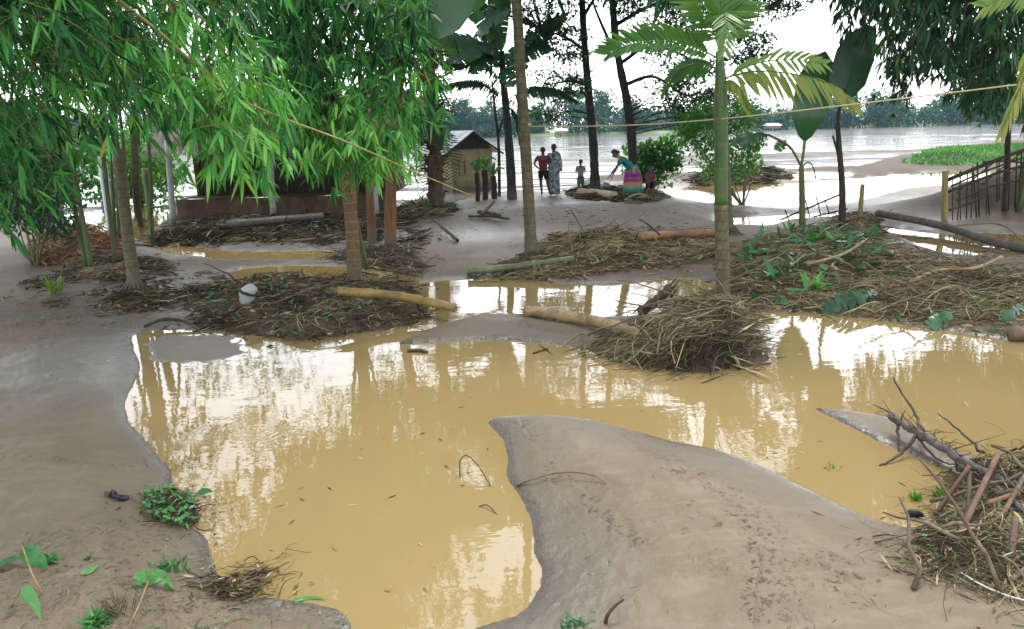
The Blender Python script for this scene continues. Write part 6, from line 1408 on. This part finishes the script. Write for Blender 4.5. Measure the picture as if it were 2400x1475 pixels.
# ------------------------------------------------------------------ people
import bmesh
def skinmat(name, col, rough=.55):
    m, nt, b = newmat(name); b.inputs['Base Color'].default_value = (*col, 1); b.inputs['Roughness'].default_value = rough
    nz = noise(nt, 40, 3); nt.links.new(mix(nt, mathn(nt, 'MULTIPLY', nz, .5), col, tuple(c * .6 for c in col)), b.inputs['Base Color'])
    return m
M_SKIN = skinmat('brown_skin', (.13, .070, .045)); M_HAIR = skinmat('black_hair', (.010, .009, .009), .45)
def skin_mesh(name, joints, edges, mat, parent=None, loc=None, yaw=0, sub=2, root='pelvis', sc=1.0):
    """one continuous surface grown along connected joints {name: (x, y, z, radius)}"""
    me = bpy.data.meshes.new(name); bm = bmesh.new(); lay = bm.verts.layers.skin.verify(); vv = {}
    for k, j in joints.items():
        v = bm.verts.new(np.array(j[:3]) * sc); r = j[3] * sc; r2 = (j[4] if len(j) > 4 else j[3]) * sc
        v[lay].radius = (r, r2); v[lay].use_root = (k == root); vv[k] = v
    for a, b_ in edges: bm.edges.new((vv[a], vv[b_]))
    bm.to_mesh(me); bm.free()
    o = bpy.data.objects.new(name, me); COL.objects.link(o)
    s = o.modifiers.new('skin', 'SKIN'); s.use_smooth_shade = True
    d = o.modifiers.new('sub', 'SUBSURF'); d.levels = sub; d.render_levels = sub
    dg = bpy.context.evaluated_depsgraph_get(); dg.update()
    m2 = bpy.data.meshes.new_from_object(o.evaluated_get(dg)); o.modifiers.clear(); o.data = m2; bpy.data.meshes.remove(me)
    m2.materials.clear(); m2.materials.append(mat)
    m2.polygons.foreach_set('use_smooth', np.ones(len(m2.polygons), bool))
    if parent is not None: o.parent = parent
    else:
        o.location = Vector([float(c) for c in loc]); o.rotation_euler = (0, 0, yaw)
    return o
def chain(*n): return list(zip(n[:-1], n[1:]))
def hand(J, E, wrist, d, side, s=1.0):
    """palm, four unequal bent fingers and a thumb leaving the side of the palm"""
    w = np.array(J[wrist][:3]); d = unit(np.asarray(d, float)); side = unit(np.asarray(side, float) - d * np.dot(side, d)); nrm = np.cross(d, side)
    J[wrist + '_palm'] = (*(w + d * .075 * s), .026 * s, .018 * s); E.append((wrist, wrist + '_palm'))
    for i, (o, l) in enumerate(((-.030, .062), (-.010, .074), (.011, .069), (.030, .052))):
        a = w + d * .095 * s + side * o * s; b_ = a + d * l * .55 * s; c_ = b_ + d * l * .5 * s + nrm * .018 * s
        for q, p in zip('abc', (a, b_, c_)): J['%s_f%d%s' % (wrist, i, q)] = (*p, .0085 * s)
        E += [(wrist + '_palm', '%s_f%da' % (wrist, i))] + chain(*['%s_f%d%s' % (wrist, i, q) for q in 'abc'])
    t = w + d * .035 * s - side * .032 * s
    J[wrist + '_t1'] = (*t, .011 * s); J[wrist + '_t2'] = (*(t + (d * .6 - side * .6) * .045 * s), .0095 * s)
    E += [(wrist, wrist + '_t1'), (wrist + '_t1', wrist + '_t2')]
def figure(pose, s=1.0):
    """pose: joint positions of a 1.7 m adult, metres, facing -y unless turned"""
    J = {}; E = []
    R = dict(pelvis=(.125, .10), waist=(.110, .090), chest=(.130, .11), neck=(.050, .05), jaw=(.068, .078), skull=(.082, .098), crown=(.055, .065))
    for k, r in R.items(): J[k] = (*pose[k], *r)
    E += chain('pelvis', 'waist', 'chest', 'neck', 'jaw', 'skull', 'crown')
    f = unit(np.asarray(pose.get('face', (0, -1, 0)), float)); sd = np.cross(f, (0, 0, 1))
    sk, jw = np.array(pose['skull']), np.array(pose['jaw'])
    J['nose'] = (*(sk * .55 + jw * .45 + f * .105), .012); E.append(('jaw', 'nose'))
    for q, g in (('earL', -1), ('earR', 1)):
        J[q] = (*(sk * .6 + jw * .4 + sd * g * .092), .014); E.append(('skull', q))
    for q in 'LR':
        J['sh' + q] = (*pose['sh' + q], .058); J['el' + q] = (*pose['el' + q], .040); J['wr' + q] = (*pose['wr' + q], .027)
        E += chain('chest', 'sh' + q, 'el' + q, 'wr' + q)
        d = np.array(pose['wr' + q]) - np.array(pose['el' + q]); d = np.array(pose.get('hd' + q, d), float)
        hand(J, E, 'wr' + q, d, pose.get('hs' + q, f), 1.0)
        J['hip' + q] = (*pose['hip' + q], .092); J['kn' + q] = (*pose['kn' + q], .060); J['cf' + q] = (*(np.array(pose['kn' + q]) * .62 + np.array(pose['an' + q]) * .38 + np.array([0, .018, 0])), .056); J['an' + q] = (*pose['an' + q], .036)
        ft = unit(np.asarray(pose.get('ft' + q, f), float) * (1, 1, 0)); an = np.array(pose['an' + q])
        J['ball' + q] = (*(an + ft * .13 + (0, 0, -.05)), .036, .024); J['toe' + q] = (*(an + ft * .19 + (0, 0, -.058)), .028, .016)
        E += chain('pelvis', 'hip' + q, 'kn' + q, 'cf' + q, 'an' + q, 'ball' + q, 'toe' + q)
    return J, E
def person(label, pose, loc, yaw, s, skin=M_SKIN):
    J, E = figure(pose)
    o = skin_mesh('person', J, E, skin, None, loc, yaw, 2, 'pelvis', s)
    return tag(o, label, 'person')
def hair(o, pose, s, rad=1.10, back=.03, mat=M_HAIR, low=0.0, bun=None):
    """a close cap of hair over skull, back and nape, with a soft uneven hem"""
    f = unit(np.asarray(pose.get('face', (0, -1, 0)), float)); jw, sk, cr = (np.array(pose[k]) for k in ('jaw', 'skull', 'crown')); up = unit(cr - jw); f = unit(f - up * (f @ up)); sd = np.cross(f, up)
    c = sk * .8 + cr * .2 - f * .012
    u = np.linspace(0, 2 * math.pi, 37); V = []
    for i, v in enumerate(np.linspace(0.02, 1, 16)):
        hem = 1.55 - .62 * np.cos(u) + .05 * np.sin(u * 9)          # shorter at the brow, longer at the nape
        th = v * hem; r = 1 + .03 * np.sin(u * 13 + v * 7)
        V.append(c + (.098 * rad * np.sin(th) * np.cos(u) * r * 1.08)[:, None] * f + (.090 * rad * np.sin(th) * np.sin(u) * r)[:, None] * sd + (.112 * rad * np.cos(th))[:, None] * up)
    mb = MB().grid(np.array(V) * s)
    if bun is not None:
        uu, vv = np.meshgrid(np.linspace(0, 2 * math.pi, 20), np.linspace(0.02, math.pi - .02, 12)); b0 = np.array(bun)
        mb.grid((b0 + .055 * np.stack([np.sin(vv) * np.cos(uu), np.sin(vv) * np.sin(uu), np.cos(vv)], -1)) * s)
    h_ = mb.build('hair', mat); h_.parent = o
    return h_
def garment(o, name, rings, mat, s, k=20, wob=.06, seed=0, rg_=None):
    """cloth tube: rings of (centre, rx, ry, tilt axis up vector)"""
    r = np.random.default_rng(seed); V = []; m_ = 26
    C = spline([x[0] for x in rings], m_); rx = np.interp(np.linspace(0, 1, m_), np.linspace(0, 1, len(rings)), [x[1] for x in rings]); ry = np.interp(np.linspace(0, 1, m_), np.linspace(0, 1, len(rings)), [x[2] for x in rings])
    T = unit(np.gradient(C, axis=0)); a = np.linspace(0, 2 * math.pi, 41)
    for i in range(m_):
        u = unit(np.cross((0, 1., 0), T[i])); v = np.cross(T[i], u)
        fold = 1 + wob * (i / m_) * np.sin(a * 7 + seed + i * .08) + .5 * wob * np.sin(a * 3 + i * .2)
        V.append(C[i] + (rx[i] * fold * np.cos(a))[:, None] * u + (ry[i] * fold * np.sin(a))[:, None] * v)
    b_ = MB(); b_.grid(np.array(V) * s)
    g_ = b_.build(name, mat, None); g_.parent = o
    md = g_.modifiers.new('thick', 'SOLIDIFY'); md.thickness = .006; md.offset = 1
    return g_
def shirt(o, pose, mat, s, sleeve=.5, name='shirt', g=1.16, waist=True):
    J = {}
    for k, r in (('pelvis', (.134, .125)), ('waist', (.125, .122)), ('chest', (.150, .140))): J[k] = (*pose[k], r[0] * g, r[1] * g)
    n = np.array(pose['chest']) * .3 + np.array(pose['neck']) * .7; J['collar'] = (*n, .062, .06)
    E = chain('pelvis', 'waist', 'chest', 'collar')
    for q in 'LR':
        J['sh' + q] = (*pose['sh' + q], .072); J['sl' + q] = (*(np.array(pose['sh' + q]) * (1 - sleeve) + np.array(pose['el' + q]) * sleeve), .062)
        E += chain('chest', 'sh' + q, 'sl' + q)
    return skin_mesh(name, J, E, mat, o, sub=2, sc=s, root='waist')
def printmat(name, cols, scale, rough=.8):
    m, nt, b = newmat(name); nz = noise(nt, scale, 3, .6, dist=1.2)
    r = nt.nodes.new('ShaderNodeValToRGB'); r.color_ramp.interpolation = 'CONSTANT'; nt.links.new(nz, r.inputs[0]); e = r.color_ramp.elements
    while len(e) < len(cols): e.new(.5)
    for x, (p, c) in zip(e, cols): x.position = p; x.color = (*c, 1)
    nt.links.new(r.outputs[0], b.inputs['Base Color']); b.inputs['Roughness'].default_value = rough
    return m
def bandmat(name, bands, rough=.75):
    m, nt, b = newmat(name); tc = nt.nodes.new('ShaderNodeTexCoord'); sp = nt.nodes.new('ShaderNodeSeparateXYZ'); nt.links.new(tc.outputs['Object'], sp.inputs[0])
    zz = mathn(nt, 'ADD', sp.outputs[2], mathn(nt, 'MULTIPLY', noise(nt, 5, 2), .07))
    r = nt.nodes.new('ShaderNodeValToRGB'); r.color_ramp.interpolation = 'CONSTANT'; nt.links.new(zz, r.inputs[0]); e = r.color_ramp.elements
    while len(e) < len(bands): e.new(.5)
    for x, (p, c) in zip(e, bands): x.position = p; x.color = (*c, 1)
    nt.links.new(r.outputs[0], b.inputs['Base Color']); b.inputs['Roughness'].default_value = rough
    return m
M_RSHIRT = plainmat('dark_red_cloth', (.22, .028, .035), .85, .3, 12); M_SHORTS = plainmat('black_cloth', (.018, .018, .022), .9, .3, 12)
M_PRINT = printmat('blue_white_print', [(0, (.05, .07, .10)), (.45, (.20, .25, .30)), (.56, (.48, .52, .56)), (.63, (.08, .10, .14))], 9)
M_PALE = plainmat('faded_pink_cloth', (.36, .26, .25), .85, .4, 10); M_BLUE = printmat('blue_check_cloth', [(0, (.03, .06, .09)), (.48, (.12, .18, .22)), (.6, (.05, .08, .12))], 16)
M_TEAL = plainmat('teal_cloth', (.0, .22, .23), .7, .25, 10); M_YEL = printmat('yellow_scarf', [(0, (.55, .36, .03)), (.5, (.30, .16, .12)), (.6, (.60, .42, .06))], 14)
M_SKIRT = bandmat('striped_skirt', [(0, (.02, .16, .10)), (.36, (.05, .30, .20)), (.44, (.42, .22, .10)), (.58, (.22, .04, .16)), (.64, (.33, .04, .20)), (.74, (.10, .02, .22)), (.80, (.36, .03, .22)), (.90, (.03, .22, .12))])
M_KIDR = plainmat('red_purple_cloth', (.32, .03, .08), .8, .4, 14)
stand = dict(pelvis=(0, 0, .92), waist=(0, 0, 1.06), chest=(0, .01, 1.28), neck=(0, .015, 1.45), jaw=(0, -.005, 1.54), skull=(0, .0, 1.61), crown=(0, .01, 1.67),
    shL=(-.18, .01, 1.38), shR=(.18, .01, 1.38), elL=(-.22, .03, 1.10), elR=(.22, .03, 1.10), wrL=(-.22, -.04, .86), wrR=(.22, -.04, .86),
    hipL=(-.09, 0, .86), hipR=(.09, 0, .86), knL=(-.10, -.01, .48), knR=(.10, -.01, .48), anL=(-.10, .02, .085), anR=(.10, .02, .085))
def at_ground(px, py, Y):
    p = at(px, py, Y); p[2] = gz(p[0], p[1]); return p
# boy with his hands on his hips
P = dict(stand); P.update(elL=(-.33, .10, 1.14), elR=(.33, .10, 1.14), wrL=(-.17, .02, .97), wrR=(.17, .02, .97), hdL=(.9, -.2, -.3), hdR=(-.9, -.2, -.3), hsL=(0, -1, 0), hsR=(0, -1, 0), face=(.2, 1, 0),
    knL=(-.09, .02, .48), anL=(-.06, .0, .085), knR=(.15, .04, .48), anR=(.22, .05, .085), ftL=(0, 1, 0), ftR=(.2, 1, 0))
s_ = .92; Yp1 = 25.0
o = person('boy in a dark red shirt standing with hands on hips', P, at_ground(1274, 462, Yp1), 0, s_)
hair(o, P, s_); shirt(o, P, M_RSHIRT, s_, .62)
J = dict(pelvis=(0, 0, .90, .155, .118), hipL=(-.09, 0, .82, .112), hipR=(.09, 0, .82, .112), lL=(-.095, 0, .58, .098), lR=(.125, .02, .58, .098))
skin_mesh('shorts', J, [('pelvis', 'hipL'), ('pelvis', 'hipR'), ('hipL', 'lL'), ('hipR', 'lR')], M_SHORTS, o, sub=2, sc=s_)
# woman in the printed sari
P = dict(stand); P.update(face=(-.3, 1, 0), elL=(-.20, .0, 1.10), wrL=(-.10, .12, .98), elR=(.21, -.02, 1.08), wrR=(.15, .10, .92), ftL=(-.1, 1, 0), ftR=(.1, 1, 0))
s_ = .985
o = person('woman wrapped in a blue and white printed sari standing beside the boy', P, at_ground(1299, 460, Yp1 + .1), 0, s_)
hair(o, P, s_, 1.08, low=.02)
shirt(o, P, M_PRINT, s_, .8, 'blouse', 1.2)
garment(o, 'sari', [((0, 0, 1.12), .155, .13), ((0, 0, .95), .19, .155), ((0, .0, .6), .185, .15), ((0.01, .01, .3), .175, .15), ((.02, .02, .06), .17, .155)], M_PRINT, s_, seed=3)
garment(o, 'shawl', [((.02, .0, 1.46), .09, .085), ((.05, .0, 1.38), .19, .13), ((.06, .0, 1.1), .225, .155), ((.07, .0, .82), .21, .16)], M_PRINT, s_, seed=5, wob=.05)
# small child
P = dict(stand); P.update(face=(-.5, 1, 0), elL=(-.25, -.02, 1.12), wrL=(-.12, .14, 1.14), elR=(.24, .0, 1.12), wrR=(.10, .15, 1.12), skull=(0, 0, 1.64), crown=(0, .01, 1.71), jaw=(0, -.005, 1.55))
s_ = .66
o = person('small child in a pale top and blue shorts near the dark tree', P, at_ground(1361, 444, Yp1 + .3), 0, s_)
hair(o, P, s_, 1.12); shirt(o, P, M_PALE, s_, .3)
J = dict(pelvis=(0, 0, .90, .160, .120), hipL=(-.09, 0, .80, .118), hipR=(.09, 0, .80, .118), lL=(-.10, 0, .48, .105), lR=(.10, 0, .48, .105))
skin_mesh('shorts', J, [('pelvis', 'hipL'), ('pelvis', 'hipR'), ('hipL', 'lL'), ('hipR', 'lR')], M_BLUE, o, sub=2, sc=s_)
# woman bending to the left
P = dict(stand); P.update(pelvis=(0, 0, .90), waist=(-.05, -.01, 1.03), chest=(-.23, -.02, 1.18), neck=(-.40, -.03, 1.31), jaw=(-.49, -.04, 1.33), skull=(-.54, -.04, 1.40), crown=(-.575, -.035, 1.46), face=(-1, -.1, -.45),
    shL=(-.33, -.20, 1.24), shR=(-.31, .16, 1.27), elL=(-.50, -.22, 1.00), wrL=(-.66, -.16, .80), hdL=(-.55, 0, -.8), hsL=(0, -1, 0), elR=(-.42, .18, 1.0), wrR=(-.55, .14, .78), hdR=(-.4, 0, -.9), hsR=(0, 1, 0),
    knL=(-.07, -.07, .48), knR=(-.05, .09, .48), anL=(.0, -.08, .085), anR=(.03, .10, .085), hipL=(0, -.09, .85), hipR=(0, .09, .85), ftL=(-1, -.1, 0), ftR=(-1, .1, 0))
s_ = .99; Yw = 22.6
o = person('woman bending forward in a teal blouse and striped skirt beside the dark tree', P, at_ground(1480, 472, Yw), 0, s_)
hair(o, P, s_, 1.08, bun=(-.43, -.03, 1.44)); shirt(o, P, M_TEAL, s_, .75, 'blouse', 1.12)
garment(o, 'skirt', [((-.02, 0, 1.0), .14, .14), ((0.02, 0, .9), .215, .21), ((.03, 0, .7), .25, .24), ((.02, 0, .45), .265, .25), ((.02, 0, .22), .28, .26)], M_SKIRT, s_, seed=8, wob=.13)
J = dict(pelvis=(-.36, -.06, 1.40, .06), a=(-.42, -.08, 1.36, .055), b=(-.40, -.14, 1.24, .05), c=(-.34, -.17, 1.12, .04), d=(-.45, .02, 1.44, .05))
skin_mesh('scarf', J, [('pelvis', 'a'), ('a', 'b'), ('b', 'c'), ('pelvis', 'd')], M_YEL, o, sub=2, sc=s_)
J = dict(pelvis=(.03, -.17, 1.02, .09, .05), a=(.05, -.19, .92, .08, .04), b=(.03, -.21, .80, .07, .03))
skin_mesh('waist_cloth', J, [('pelvis', 'a'), ('a', 'b')], M_YEL, o, sub=2, sc=s_)
# child squatting on the heap behind her
P = dict(stand); P.update(pelvis=(0, .05, .22), waist=(0, .04, .36), chest=(-.01, -.02, .56), neck=(-.01, -.04, .72), jaw=(-.01, -.06, .80), skull=(-.01, -.05, .87), crown=(-.01, -.03, .94), face=(-.6, -.8, -.1),
    shL=(-.17, -.02, .65), shR=(.16, -.02, .65), elL=(-.20, -.20, .46), elR=(.19, -.20, .46), wrL=(-.10, -.38, .44), wrR=(.10, -.38, .44), hipL=(-.10, .02, .20), hipR=(.10, .02, .20), knL=(-.14, -.34, .40), knR=(.14, -.34, .40), anL=(-.13, -.22, .085), anR=(.13, -.22, .085))
s_ = .72; c0 = at_ground(1524, 452, 23.4); c0[2] += .26
o = person('child in red squatting on the dark brushwood behind the bending woman', P, c0, 0, s_)
hair(o, P, s_, 1.12); shirt(o, P, M_KIDR, s_, .5)
J = dict(pelvis=(0, .05, .22, .155, .13), hipL=(-.10, .02, .20, .115), hipR=(.10, .02, .20, .115), kL=(-.135, -.22, .34, .095), kR=(.135, -.22, .34, .095))
skin_mesh('shorts', J, [('pelvis', 'hipL'), ('pelvis', 'hipR'), ('hipL', 'kL'), ('hipR', 'kR')], M_SHORTS, o, sub=2, sc=s_)

# ------------------------------------------------------------------ the damp air over the river
m_haze = bpy.data.materials.new('damp_air'); m_haze.use_nodes = True
hn = m_haze.node_tree; hn.nodes.remove(hn.nodes['Principled BSDF'])
pv_ = hn.nodes.new('ShaderNodeVolumePrincipled'); pv_.inputs['Color'].default_value = (.50, .76, .92, 1); pv_.inputs['Density'].default_value = HAZE; pv_.inputs['Anisotropy'].default_value = 0.0
hn.links.new(pv_.outputs[0], hn.nodes['Material Output'].inputs['Volume'])
hz = MB().box((0, 640, 6.0), (2900, 1500, 22)).build('haze', m_haze, smooth=False)
tag(hz, 'thin blue damp haze over the river', 'haze', kind='stuff')
